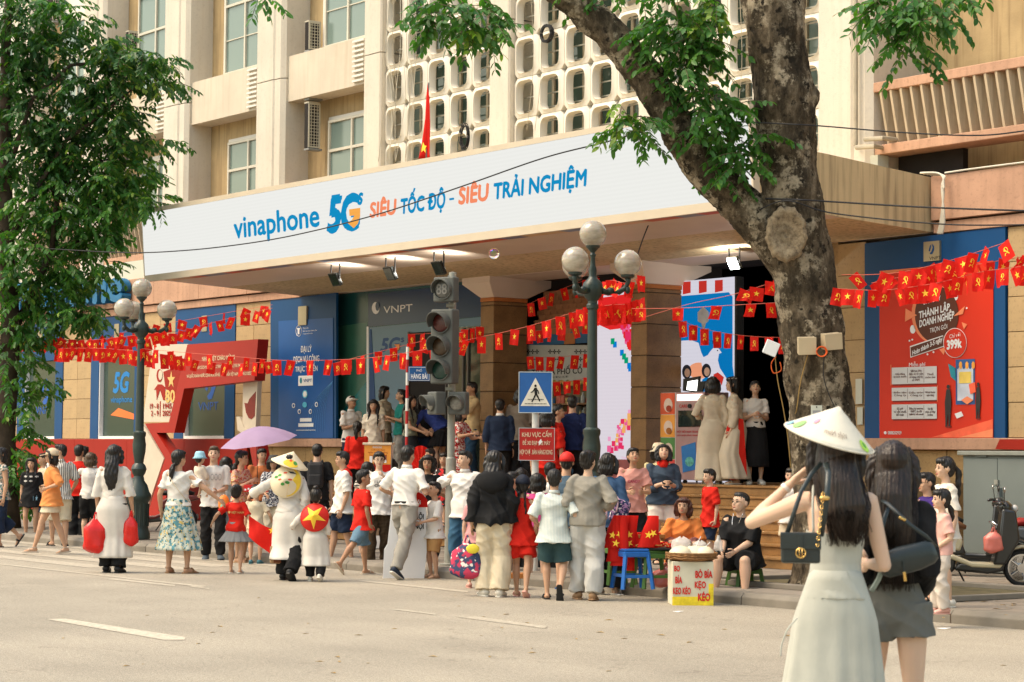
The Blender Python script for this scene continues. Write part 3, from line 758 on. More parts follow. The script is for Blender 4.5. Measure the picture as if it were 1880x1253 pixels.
# LED totem and tall screen
T1 = wthing('led_totem','tall white LED display with pink pixel blossom left of the stone column','LED display',(-29.1,23.6,1.17))
Y1 = W +0.5; m_lw = ledmat('led_lilac_white',(0.72,0.66,0.72),EX)
p0,p1 = onY(1096,700,Y1),onY(1172,700,Y1)
MB().box(p0.x,p1.x,Y1,Y1 +.25,1.52,4.35).build('screen',m_lw,T1)
MB().box(p0.x,p1.x,Y1 -.01,Y1 +.25,PLZ,1.52).build('totem_base',mat('totem_pink',(0.42,0.13,0.13),0.4,0.2,2),T1)
rr = random.Random(3)
pinks = [ledmat('led_pink_%d' % i,c,EX) for i,c in enumerate([(0.80,0.12,0.30),(0.75,0.03,0.12),(0.82,0.35,0.55),(0.85,0.42,0.12)])]
ldr,ldg,ldb = ledmat('led_red',(0.75,0.02,0.02),EX),ledmat('led_green',(0.0,0.33,0.16),EX),ledmat('led_blue_px',(0.0,0.2,0.62),EX)
def sq(cx,cy,s,m): pbox('pixel_patch',cx -s *.6,cy -s,cx +s *.6,cy +s,Y1,m,T1,rr.uniform(.003,.009))
for i in range(46):
    t = rr.random(); cx = 1158-44*t *rr.uniform(.4,1.1); cy = 768+52*t +rr.uniform(-14,14)
    sq(min(cx,1160),cy,rr.uniform(2.5,6),rr.choice(pinks))
for i in range(34):
    t = rr.random(); sq(1160-26*(1-t) *rr.random() -2,590+50*t +rr.uniform(-5,5),rr.uniform(3,6),rr.choice(pinks[:2] +[ldr]))
for x,y,m_ in ((1125,627,ldg),(1129,633,ldb),(1142,648,ldb),(1146,655,ldg),(1150,662,ldg),(1155,672,ldb),(1157,677,ldb)): sq(x,y,5.5,m_)
pplate('printed_shape',[(1098,548),(1166,538),(1166,600),(1120,606),(1098,596)],Y1 -.001,ldr,T1,.003)
ptx('trending',1100,838,1128,845,Y1 -.002,pinks[2],T1); ptx('Vinaphone',1141,838,1160,845,Y1 -.002,pinks[2],T1)

T2 = wthing('tall_screen','tall blue and white illustrated LED screen with a dove and striped red top','LED display',(-27.2,23.8,1.17))
Y2 = W +0.78
lb,lw,lr,lo,lk = ledmat('scr_blue',(0.0,0.17,0.46),EX),ledmat('scr_white',(0.66,0.64,0.72),EX),ledmat('scr_red',(0.52,0.03,0.02),EX),ledmat('scr_peach',(0.80,0.32,0.17),EX),ledmat('scr_ink',(0.015,0.015,0.02),EX)
a,b = onY(1235,700,Y2).x,onY(1348.5,700,Y2).x
MB().box(a,b,Y2,Y2 +.12,PLZ,4.45).build('screen',lw,T2)
for i in range(5):
    x0 = 1254+i *29.5-(0 if i < 3 else 0)
    if x0 +14 < 1348: pplate('awning_stripe',[(x0,518-(x0 -1254) *.05),(x0 +14,517-(x0 -1254) *.05),(x0 +14,538-(x0 -1254) *.06),(x0,541-(x0 -1254) *.06)],Y2,lr,T2)
pplate('blue_field',[(1250,544),(1338,537),(1345,545),(1345,672),(1348,694),(1335,696),(1322,676),(1313,640),(1300,652),(1292,656),(1288,648),(1283,630),(1270,625),(1250,626)],Y2,lb,T2,.005)
pplate('dove_body',[(1288,668),(1296,658),(1304,646),(1310,639),(1317,638),(1321,642),(1325,648),(1320,650),(1318,662),(1308,676),(1292,680)],Y2 -.005,lw,T2,.004)
pell('dove_eye',1317.5,644,1,1.2,Y2 -.010,lk,T2,8)
pplate('tower_shape',[(1281,574),(1291,563),(1301,573),(1301,590),(1296,594),(1292,612),(1288,594),(1281,590)],Y2 -.006,mat('scr_grey_ink',(0.4,0.4,0.42),0.5),T2,.003)
pell('sun_disc',1283,681,19,15,Y2 -.002,lo,T2,24)
ptx('VIỆT',1288,624,1312,634,Y2 -.006,lk,T2)
for cx,cy,c in ((1261,684,lw),(1297,682,lb)):
    pell('hair_shape',cx,cy -1,8.5,13,Y2 -.008,lk,T2,18); pell('face_shape',cx +1,cy +1,5,8,Y2 -.012,mat('scr_skin',(0.75,0.5,0.4),0.5),T2,16)
    pplate('shirt_shape',[(cx -10,cy +30),(cx -7,cy +15),(cx,cy +10),(cx +8,cy +15),(cx +13,cy +40),(cx -12,cy +40)],Y2 -.006,c,T2,.004)
pplate('flag_shape',[(1310,688),(1318,684),(1329,693),(1325,708),(1322,701),(1311,696)],Y2 -.01,lr,T2,.003); pplate('flag_shape',[(1306,695),(1312,696),(1316,699),(1313,705)],Y2 -.01,lb,T2,.003)
MB().box(b +.02,b +.06,Y2 -.02,Y2 +.14,PLZ,4.45).build('screen_edge',m_black,T2)

# photo kiosk
K = wthing('photo_kiosk','pink self-service photo kiosk with cartoon-panel side at the top of the steps','kiosk',(-26.9,22.9,PLZ))
Yk = 22.66; kx0,kxm,kx1 = onY(1212,800,Yk).x,onY(1240,800,Yk).x,onY(1293,800,Yk).x; zt = onY(1240,721,Yk).z
MB().box(kxm,kx1,Yk,Yk +.5,PLZ +.05,zt).build('cabinet',mat('kiosk_pink',(0.36,0.22,0.21),0.35,0.06),K,bevel=.01)
MB().box(kx0,kxm -.004,Yk +.02,Yk +.5,PLZ +.05,zt).build('side_panel',mat('kiosk_white',(0.6,0.55,0.5),0.5),K)
for (ya,yb,c) in ((722,761,(0.62,0.09,0.03)),(762,803,(0.70,0.30,0.05)),(804,843,(0.08,0.22,0.06)),(844,884,(0.60,0.07,0.06))):
    pbox('printed_panel',1213,ya,1239,yb,Yk +.018,mat('kp_%d' % ya,c,0.5,0.35,1.5,0),K)
    pell('blob_print',1227,(ya +yb) /2+3,8,13,Yk +.012,mat('kiosk_cream_print',(0.70,0.55,0.45),0.5,0.1),K,16)
    pell('blob_print',1228,(ya +yb) /2+9,5,6,Yk +.006,mat('kp2_%d' % ya,(c[0] *.5,c[1] *.4,c[2] *.4),0.5),K,12)
pbox('light_bar',1244,724,1290,736,Yk,em('kiosk_light',(0.85,0.62,0.58),0.9),K,.015)
pbox('display',1246,754,1288,784,Yk,m_glassd,K,.012)
ptx('CARE',1247,743,1262,749,Yk -.002,mat('print_red',(0.45,0.02,0.02),0.5),K,offset=.02)
pell('camera_lens',1267,746,3,4,Yk,m_black,K,14,.02); pell('round_print',1279,745,4.5,3.5,Yk,mat('print_tan',(0.45,0.2,0.08),0.5),K,12)
ptx('MỘT VIỆT NAM TRONG TIM',1243,790,1291,796,Yk -.002,MC['print_red'],K,offset=.01); ptx('MỘT NHỊP SỐNG TRONG TAY',1243,797,1291,802,Yk -.002,MC['print_red'],K,offset=.01)
pplate('card_print',[(1251,820),(1277,812),(1280,862),(1254,868)],Yk -.001,mat('card_blue',(0.03,0.16,0.42),0.4),K,.005)
pell('card_picture',1266,848,8,9,Yk -.008,mat('card_green',(0.1,0.35,0.3),0.5,0.5,20),K,14)
for x in (kx0 +.08,kxm +.1,kx1 -.12): MB().cap((x,Yk +.1,PLZ +.025),(x +.04,Yk +.1,PLZ +.025),.025,.025,8).build('castor',m_black,K)
L2 = wthing('ring_light_panel','glowing white photo light panel on a thin stand above the kiosk','lamp',(-26.6,22.9,PLZ))
Yl = 23.2
MB().loft([(onY(1277,800,Yl).x,Yl +.03,PLZ),(onY(1277,725,Yl).x,Yl +.03,onY(1277,725,Yl).z)],[(.015,.015)] *2,6,up=(1,0,0)).build('stand',m_black,L2)
pplate('housing',[(1257,696),(1287,691),(1284,722),(1256,718)],Yl,m_black,L2,.03); pplate('housing',[(1286,701),(1298,700),(1291,720),(1284,722)],Yl -.002,m_black,L2,.03)
pplate('light_face',[(1263,701),(1281,698),(1279,718),(1261,716)],Yl -.03,em('lamp_white',(1,1,.97),1.6),L2,.006)

# red poster right of the porch
m_pr = mat('poster_red',(0.62,0.028,0.008),0.5,0.12,0.4,0); m_peach = mat('print_peach',(0.85,0.26,0.12),0.5,0.05); m_pbrown = mat('print_brown',(0.10,0.028,0.015),0.5)
P2 = wthing('red_wall_poster','large red business registration poster in a blue frame on the right-hand wall','poster',(-21.5,22.98,1.87))
pplate('frame_panel',[(1592,448),(1850,416.5),(1850,806),(1592,806)],W +0.02,m_blue,P2,.05)
pplate('poster_sheet',[(1615.5,498),(1824,479),(1824,805),(1615.5,805)],W -.035,m_pr,P2,.008)
Yr = W -.046
pplate('printed_shape',[(1615.5,498),(1700,490.5),(1660,497),(1617,507)],Yr,m_peach,P2)
pplate('printed_shape',[(1710,803.5),(1823,770),(1823,790),(1760,803.5)],Yr,mat('print_red2',(0.85,0.13,0.06),0.5),P2); pplate('printed_shape',[(1760,803.5),(1823,788),(1823,803.5)],Yr -.001,m_peach,P2)
pell('round_print',1716,577,42,54,Yr,m_peach,P2,36); pell('round_print',1720,578,40,52,Yr -.003,m_pbrown,P2,36)
def rtx(s,x0,y0,x1,y1,slope,Y,m,par,**k):
    """lettering that climbs to the right inside the poster"""
    a,b = onY(x0,(y0+y1)/2,Y),onY(x1,(y0+y1)/2,Y); z0,z1 = onY((x0+x1)/2,y1,Y).z,onY((x0+x1)/2,y0,Y).z
    cx,cz = (a.x +b.x) /2,(z0 +z1) /2; w_ = (b.x -a.x) /2; h = (z1 -z0) /2
    mt = Matrix(((1,0,0,cx),(0,0,-1,Y),(math.tan(R(slope)),1,0,cz),(0,0,0,1)))
    return lettering(s,(-w_,w_,-h,h),Y,m,par,mtx=mt,**k)
rtx('ĐĂNG KÝ',1695,544,1727,556,9,Yr -.012,m_gw,P2,offset=.0); rtx('THÀNH LẬP',1687,560,1744,582,9,Yr -.012,m_gw,P2,offset=.03)
rtx('DOANH NGHIỆP',1688,575,1752,597,9,Yr -.012,m_gw,P2,offset=.03); rtx('TRỌN GÓI',1707,597,1739,610,9,Yr -.012,m_gw,P2,offset=.0)
pplate('ribbon',[(1671,636),(1732,616),(1733,637),(1672,657)],Yr -.002,m_gw,P2); pplate('ribbon',[(1672,638),(1731,618),(1732,635.5),(1673,655)],Yr -.008,m_pbrown,P2)
rtx('Hoàn thành 3-5 ngày',1675,631,1730,643,18,Yr -.015,m_gw,P2,offset=.025)
pell('round_print',1753.5,630,21.5,27.5,Yr -.004,m_gw,P2,32); pell('round_print',1753.5,630,20.5,26.5,Yr -.009,m_pr,P2,32)
rtx('Chỉ với',1743,612,1763,620,7,Yr -.015,m_gw,P2); rtx('399k',1738,623,1766,641,4,Yr -.015,m_gw,P2,offset=.05)
for t in ([(1663,567),(1684,579),(1662,591)],[(1751,581),(1772,562),(1768,577)],[(1766,592),(1776,596),(1770,605)],[(1725,642),(1737,638),(1733,652)]): pplate('triangle_print',t,Yr -.004,m_peach,P2)
for x,y in ((1670,626),(1675,624),(1764,524),(1775,566),(1703,651),(1714,647)): pell('dot_print',x,y,1.6,1.8,Yr -.004,m_gw,P2,8)
pell('ring_print',1676,605,5,8,Yr +.0,m_gw,P2,14); pell('ring_print',1754,545,5,7,Yr +.0,m_gw,P2,14)
ptx('Miễn phí',1669,664,1699,675,Yr,m_gw,P2,offset=.01)
cells = [[(674,705),'Giấy đăng\nký kinh doanh','500 hóa đơn\nđiện tử, 01 năm\nsử dụng chữ ký\nsố VNPT','Thuế\nmôn bài'],[(711.5,735.5),'Biển tên\nCông ty','Dấu tròn\nCông ty','Mở tài khoản\nngân hàng'],
         [(742.5,769.5),'02 giờ\ntư vấn thuế,\nkế toán','Đăng ký Internet\nVNPT, ưu đãi\nthiết bị wifi mesh','Ưu đãi\nchọn số đẹp\nhotline']]
mt_ = mat('print_text_brown',(0.12,0.05,0.04),0.5)
for (ya,yb),*tx in cells:
    pbox('table_shadow',1640,ya +3,1720,yb +2.5,Yr,mat('print_shade',(0.22,0.02,0.015),0.5),P2); pbox('table_row',1637.5,ya,1720,yb,Yr -.005,mat('print_offwhite',(0.62,0.62,0.62),0.5,0.02),P2)
    for i,t in enumerate(tx):
        x0 = (1641,1669,1699)[i]; x1 = (1664,1695,1717)[i]; n_ = t.count('\n') +1; hh = n_ *5.2; ym = (ya +yb) /2
        ptx(t,x0,ym -hh /2,x1,ym +hh /2,Yr -.011,mt_,P2,offset=.01,align='CENTER')
        if i: pbox('divider',x0 -3,ya +2,x0 -2.5,yb -2,Yr -.0095,mt_,P2,.001)
for (ya,yb) in ((670,708),(708,738)): pbox('bracket_line',1635.5 if ya == 670 else 1721,ya,1636.3 if ya == 670 else 1721.8,yb,Yr,m_peach,P2)
pbox('phone_print',1755,660,1790,743,Yr,mat('print_blue5',(0.03,0.10,0.28),0.5),P2); pbox('phone_screen',1758,668,1787,736,Yr -.005,mat('print_pale',(0.55,0.6,0.7),0.5),P2)
for i in range(6): pell('awning_print',1758+i *5.8,671,3,7,Yr -.01,mat('print_orange4',(0.80,0.35,0.06),0.5) if i % 2 else MC['print_blue5'],P2,10)
pbox('note_print',1761,683,1783,704,Yr -.011,mat('print_gold',(0.75,0.55,0.12),0.5),P2); pplate('envelope_print',[(1765,735),(1776,728),(1787,735),(1776,743)],Yr -.011,m_peach,P2)
m_ink = mat('print_dark_figure',(0.035,0.03,0.03),0.5)
for (cx,y0,y1,w_) in ((1741,707,783,6),(1796,703,768,4.5)):
    pell('figure_head',cx,y0 +3.5,w_ *.5,4,Yr -.01,m_ink,P2,12); pplate('figure_body',[(cx -w_*.5,y0 +8),(cx +w_*.6,y0 +8),(cx +w_,y0 +32),(cx +w_*.5,y1),(cx +w_*.15,y1),(cx,y0 +46),(cx -w_*.4,y1),(cx -w_*.8,y1),(cx -w_,y0 +32)],Yr -.01,m_ink,P2)
    pell('figure_base',cx,y1,w_,3,Yr -.006,MC['print_shade'],P2,12)
pplate('leaf_print',[(1741,668),(1754,676),(1755,700),(1746,692)],Yr -.004,MC['print_teal'],P2); pplate('flag_print',[(1779,706),(1790,702),(1792,720),(1782,724)],Yr -.016,MC['print_red2'],P2)
pplate('pad_print',[(1753,760),(1765,756),(1769,764),(1757,769)],Yr -.006,m_gw,P2)
ptx('0888202929',1630,792,1655,798,Yr,m_gw,P2,offset=.01); pell('dot_print',1625.5,795,2.4,3,Yr,m_gw,P2,12)
MB().box(onY(1702,462,W).x,onY(1731,462,W).x,W -.07,W -.03,onY(1716,480,W).z,onY(1716,444,W).z).build('badge_plate',MC['brass_plate'],P2)
emblem(onY(1716,459,W).x,onY(1716,460,W).z,W -.072,.20,m_blue,P2); ptx('VNPT',1706,471,1727,477,W -.072,m_black,P2)
pbox('notice_plate',1571,696,1583,742,W -.01,m_panelw,B); pbox('notice_plate',1574,748,1584,780,W -.01,m_panelw,B)

# raised blue letters on the left fascia
VL = wthing('fascia_letters','raised blue shop letters on the salmon fascia half hidden by the left tree','sign',(-47.5,22.8,4.9))
me_ = lettering('vinaphone',(onY(14,560,W -.25).x,onY(232,560,W -.25).x,onY(200,577,W -.25).z,onY(170,498,W -.25).z),W -.25,mat('letter_blue',(0.015,0.14,0.30),0.4,0.1),VL,offset=.03,extrude=.12)
# red board along the left plinth and commemorative star frame
H1 = wthing('red_hoarding','long plain red board along the foot of the left wall','hoarding',(-48,22.7,.13))
for i in range(6):
    x0 = -57+i *2.75; MB().box(x0 +.004,x0 +2.746,W -.22,W -.17,.14,1.86).build('board_panel',m_red,H1,bevel=.004)
H2 = wthing('red_hoarding','short red board strip at the right end of the wall behind the grey cabinet','hoarding',(-19,22.7,1.4)); pplate('board_panel',[(1838,807),(1905,807),(1905,827),(1830,825)],W -.13,m_red,H2,.03)
SD = wthing('anniversary_display','red star shaped anniversary frame with a white portrait panel and gold lettering','display',(-42,22.1,.13))
YD = 22.0; m_red2 = mat('display_red',(0.36,0.016,0.008),0.45,0.06,1,0.02)
pplate('star_frame',[(344,633),(474,623),(467,699),(338,714),(320,795),(287,795),(318,842),(292,985),(258,985),(303,842),(266,778),(310,776)],YD,m_red2,SD,-.24)
pplate('star_foot',[(455,806),(470,806),(505,985),(490,985)],YD,m_red2,SD,-.24)
m_cream = mat('cream_board',(0.62,0.53,0.42),0.6,0.04)
pplate('portrait_panel',[(281,632),(346,632),(312,775),(262,775)],YD +.03,m_cream,SD,-.1)
pplate('cream_panel',[(262,779),(301,842),(268,940),(252,940)],YD +.06,m_cream,SD,-.1); pplate('cream_panel',[(446,702),(473,700),(469,796),(445,796)],YD +.2,m_cream,SD,-.1)
pplate('cream_panel',[(434,765),(440,765),(448,785),(458,796),(446,797),(436,790)],YD +.19,m_cream,SD,-.05)
pplate('splash_print',[(449,740),(455,741),(458,733),(470,719),(468,764),(462,770),(457,768),(452,758)],YD +.199,mat('print_maroon',(0.20,0.02,0.012),0.5),SD)
Yd = YD +.028
pplate('flag_print',[(300,683),(318,676),(338,668),(326,712),(322,742),(316,740),(304,712)],Yd,m_redflag if False else m_red,SD)
m_gold = mat('print_gold2',(0.72,0.46,0.16),0.5,0.1)
c_ = onY(315,698,Yd); MB().prism([(c_.x +a,Yd -.008,c_.z +b) for a,b in star2d(.19)],(0,-.004,0)).build('star',m_gold,SD,fix=True)
pell('face_print',293,690,5.5,12,Yd -.001,m_red,SD,18); pell('face_print',294.5,689,3.6,9,Yd -.008,m_cream,SD,18); pplate('shoulder_print',[(283,716),(290,706),(297,706),(304,712),(303,735),(300,735),(294,716),(288,735),(287,716)],Yd -.001,m_red,SD)
for s_,x0,x1,y0,y1 in (('80',303,321,716,740),): ptx(s_,x0,y0,x1,y1,Yd -.010,m_gold,SD,offset=.03)
for s_,x0,y0,x1,y1 in (('19 - 8',275,741,291,751),('2 - 9',277,754,291,764),('1945',299,741,315,751),('2025',298,754,314,764)): ptx(s_,x0,y0,x1,y1,Yd -.010,m_red,SD,offset=.03)
pbox('divider',293.5,737,295,765,Yd,m_red,SD)
YF = YD -.002
ptext('NHIỆT LIỆT CHÀO MỪNG',371,431,(400,651),(400,664),YF,mat('print_cream',(0.75,0.62,0.42),0.5,0.05),SD,offset=.02)
ptext('80 NĂM CÁCH MẠNG THÁNG TÁM THÀNH CÔNG (19.8.1945-19.8.2025)',356,457,(405,668),(405,678),YF,MC['print_cream'],SD,offset=.02)
ptext('VÀ QUỐC KHÁNH NƯỚC CỘNG HÒA XÃ HỘI CHỦ NGHĨA VIỆT NAM (2.9.1945-2.9.2025)',343,462,(405,682),(405,693),YF,MC['print_cream'],SD,offset=.02)

# floodlights under the canopy, air conditioners, flag, coils
def floodlight(x,y,lab,lit=False,sc=1.0,Y=20.3):
    p = onY(x,y,Y); t = thing('floodlight',lab,'floodlight',(p.x,Y,4.9),R(0),'floodlights under the canopy')
    s_ = sc; m_ = MB(); m_.box(-.15*s_,-.13*s_,-.01,.01,-.30,-.0).box(.13*s_,.15*s_,-.01,.01,-.30,0); m_.build('bracket',m_black,t)
    b_ = MB().box(-.13*s_,.13*s_,-.03,.03,-.12*s_,.12*s_).build('housing',mat('lamp_housing',(0.03,0.035,0.035),0.4,0.1),t,bevel=.008,loc=(0,0,-.30),rot=(R(28),0,0))
    MB().box(-.11*s_,.11*s_,-.036,-.031,-.1*s_,.1*s_).build('lamp_glass',em('lamp_white',(1,1,.97),1.6) if lit else m_glassd,b_)
    for k in range(5): MB().box(-.1*s_ +k*.05*s_ -.004,-.1*s_ +k*.05*s_ +.004,.031,.045,-.1*s_,.1*s_).build('cooling_rib',m_black,b_)
    return t
floodlight(616,480,'black floodlight under the canopy, leftmost of the row')
floodlight(717,470,'black floodlight under the canopy, between its two neighbours')
floodlight(806,458,'black floodlight under the canopy, above the countdown signal')
fl = floodlight(1348,495,'lit floodlight above the striped awning of the tall screen',True,.85,22.6); fl.location.z = 4.82
for x,y in ((655,478),(760,466),(845,454)):      # the row is switched on and washes the soffit
    la = BD.lights.new('floodlight_glow','AREA'); la.energy = 5; la.size = .12; la.color = (1,.95,.85); q = onY(x,y,20.45)
    q_ = BD.objects.new('floodlight_glow',la); COL.objects.link(q_); q_.location = (q.x -.25,20.45,4.60); q_.rotation_euler = (R(180),R(-40),0)
la = BD.lights.new('floodlight_beam','AREA'); la.energy = 30; la.size = .2; la.color = (1,.97,.92)
lo_ = BD.objects.new('floodlight_beam',la); COL.objects.link(lo_); lo_.parent = fl; lo_.location = (0,-.10,-.36); lo_.rotation_euler = (R(118),0,0)
def aircon(px_,y0,y1,Y,lab,wx=.42):
    a = onY(px_,(y0 +y1) /2,Y); z0,z1 = onY(px_,y1,Y).z,onY(px_,y0,Y).z
    t = thing('air_conditioner',lab,'air conditioner',(a.x,Y,z0),0,'air conditioner units on the facade'); h = z1 -z0
    wx *= .36; d_ = .27; mc_ = mat('aircon_casing',(0.50,0.46,0.36),0.5,0.08,3,0.05)
    MB().box(0,wx,0,d_,0,h).build('casing',m_dark,t); g = MB(); n = max(4,int(h /.062))
    for k in range(1,n): g.box(wx +.004,wx +.012,.02,d_ -.02,k *h /n -.006,k *h /n +.006)
    for k in range(1,4): g.box(wx +.0035,wx +.0125,k *d_ /4-.006,k *d_ /4+.006,.02,h -.02)
    g.box(wx +.002,wx +.016,-.005,.03,0,h).box(wx +.002,wx +.016,d_ -.03,d_ +.005,0,h).box(wx +.0025,wx +.0155,.03,d_ -.03,0,.03).box(wx +.0025,wx +.0155,.03,d_ -.03,h -.03,h)
    g.build('grille',mc_,t); MB().box(-.012,wx +.002,-.004,d_,h +.001,h +.03).build('top_cover',mc_,t)
    MB().box(-.02,wx +.02,0,d_ +.05,-.05,-.012).build('mounting_bracket',m_grey,t); return t
aircon(560,42,92,W +.2,'small beige air conditioner, topmost of the three on the pilaster'); aircon(560,102,180,W +.2,'beige air conditioner in the middle of the three on the pilaster')
aircon(559,191,272,W +.2,'beige air conditioner, lowest of the three on the pilaster')
aircon(231,60,98,W +.3,'air conditioner on the ochre recess above the left tree branches'); aircon(232,236,306,W +.3,'air conditioner half hidden behind the left tree, middle of the facade')
aircon(228,322,380,W +.3,'air conditioner half hidden behind the left tree, just above the salmon balcony rail'); aircon(88,-30,40,W +.3,'air conditioner at the top left corner above the tree',.8)
fg = wthing('national_flag','red national flag with a yellow star drooping on the canopy above the LED screen','flag',(-34,20.5,5.7))
Yf = 20.4; a = onY(787,152,Yf); bq = onY(781,292,Yf)
MB().loft([(bq.x,Yf,5.7),(a.x,Yf,a.z)],[(.014,.01)] *2,6,up=(1,0,0)).build('pole',m_grey,fg)
mb = MB(); rows = 16; colsn = 9; L = [(787,787),(784,790),(781,792),(778,793),(775,794),(772,794.5)]; ys = [154,180,215,245,270,292]
vs,fs = [],[]
for i in range(rows):
    t = i /(rows -1) *5; k = min(int(t),4); u = t -k; y = ys[k] +(ys[k+1] -ys[k]) *u; xl = L[k][0] +(L[k+1][0] -L[k][0]) *u; xr = L[k][1] +(L[k+1][1] -L[k][1]) *u
    for j in range(colsn):
        v_ = j /(colsn -1); yy = Yf -.02+.06*sin(v_ *9+i *.2) *(i /rows); p = onY(xl +(xr -xl) *v_,y,Yf); vs.append((p.x,yy,p.z))
for i in range(rows -1):
    for j in range(colsn -1): fs.append((i*colsn+j,i*colsn+j+1,(i+1)*colsn+j+1,(i+1)*colsn+j))
o = mb.add(vs,fs).build('flag_cloth',m_redflag,fg,smooth=1); so = o.modifiers.new('th','SOLIDIFY'); so.thickness = .004
pplate('star',[(777,262),(780,268),(784,268),(781,273),(782,281),(778,276),(774,280),(775,272)],Yf -.09,m_yellow,fg)
def coil(x,y,rx,ry,Y,lab,n=6):
    p = onY(x,y,Y); t = thing('cable_coil',lab,'cable',(p.x,Y,p.z -ry)); mb = MB()
    for k in range(n):
        a = RU(.72,1.08); b_ = RU(.78,1.06); oy = RU(-.03,.03)
        mb.merge(tube([(rx*a*cos(i*.35),oy,ry +ry*b_*sin(i*.35)) for i in range(19)],.009,5))
    mb.build('cable',m_wire,t,smooth=1); return t
coil(1004,62,.17,.15,W -.02,'dark coil of cable hung on the breeze block screen below the tree limb',16); coil(853,251,.14,.24,W -.02,'dark coil of cable hanging above the LED screen right of the flag',6)
def wire(pts,lab,r=.008,m=None,name='cable'):
    """pts: (x, y, Y-plane)"""
    o = tube([onY(x,y,Y) for x,y,Y in pts],r,5,sub=8).build(name,m or m_wire,None,smooth=1); return tag(o,lab,'cable')
wire([(60,455,17.4),(220,464,17.1),(330,461,17),(450,448,17),(560,428,17),(700,392,17),(850,342,17),(1000,290,17),(1125,258,17.2),(1230,225,17.3)],'thin black overhead cable sagging across the LED screen to the tree',.010)
wire([(1390,365,16.9),(1460,367,16.55),(1530,371,16.9),(1700,381,17.2),(1900,388,17.2)],'black cable round the trunk running right above the wound scar',.010)
wire([(1370,400,16.9),(1440,369,16.5),(1530,392,16.9),(1730,412,17.2),(1900,413,17.2)],'thinner black cable leaving the trunk just below the upper one',.008)
wire([(1310,222,17),(1440,228,16.5),(1510,232,16.8),(1660,244,17.2),(1800,249,17.2),(1900,238,17.2)],'black cable crossing the balcony fins at the upper right',.008)
wire([(1196,400,20.2),(1180,440,20.6),(1168,476,22.6)],'short black cable hanging from the soffit above the lamp globes',.010)
wire([(1385,330,16.9),(1340,280,16.9),(1305,240,17)],'black wire between trunk and left limb',.008)
for k in range(9):
    x = 705+k *7+RU(-3,3); wire([(x,-10,W -.03),(x +RU(-8,8),90,W -.06),(x +RU(-10,10),180,W -.03),(x +RU(-12,8) -5,297,W -.06)],'loose wire hanging down the breeze block screen, %s from the left' % ('first','second','third','fourth','fifth','sixth','seventh','eighth','ninth')[k],.006,m_cable if k % 3 else m_pipe).__setitem__('group','loose wires on the breeze block screen')
for k,x in enumerate((752,975,990,1358)): 
    wire([(x,-10,W -.03),(x +4,120,W -.05),(x -8,240 if x > 900 else 290,W -.03)],('thin wire hanging across the left breeze block bay','thin wire hanging left of the cable coil','thin wire hanging through the cable coil','reddish wire hanging by the trunk in the right breeze block bay')[k],.005,m_pipe)
for k in range(5):
    o = wire([(1690+k *6,318+k,22.86),(1726+k *2,320+k,22.80),(1733-k,345,22.78),(1728+k *1.5,400,22.78),(1722+k *2,430,22.8)],'white cable looped over the right end of the canopy, %s in the bundle' % ('first','second','third','fourth','last')[k],.016,m_cable); o['group'] = 'white cables at the right end of the canopy'
wire([(1735,318,W -.12),(1790,310,W -.12),(1900,296,W -.12)],'black and white cable run along the pale panels at the right',.014,m_cable)
for k,(y,l) in enumerate(((254,'upper'),(269,'lower'))):
    p = onY(1600-k *16+20,y,22.9); q = onY(1645-k *20,y +3,23.2)
    o = tube([p -V3((.35,0,-.02)),p,q],.035,8).build('drain_stub',m_pipe,None,smooth=40); tag(o,l +' grey drain stub poking out beside the balcony','pipe')
# soap bubble
gm,nt,bs = newmat('soap_film'); bs.inputs['Base Color'].default_value = (1,.95,.9,1); bs.inputs['Transmission Weight'].default_value = 1; bs.inputs['IOR'].default_value = 1.03; bs.inputs['Roughness'].default_value = 0
bs.inputs['Thin Film Thickness'].default_value = 500; bs.inputs['Specular IOR Level'].default_value = 1
p = onY(907,466,15); o = MB().ell((0,0,0),.062,24,16).build('soap_bubble',gm,None,smooth=1,loc=p); tag(o,'clear soap bubble floating under the canopy','bubble')
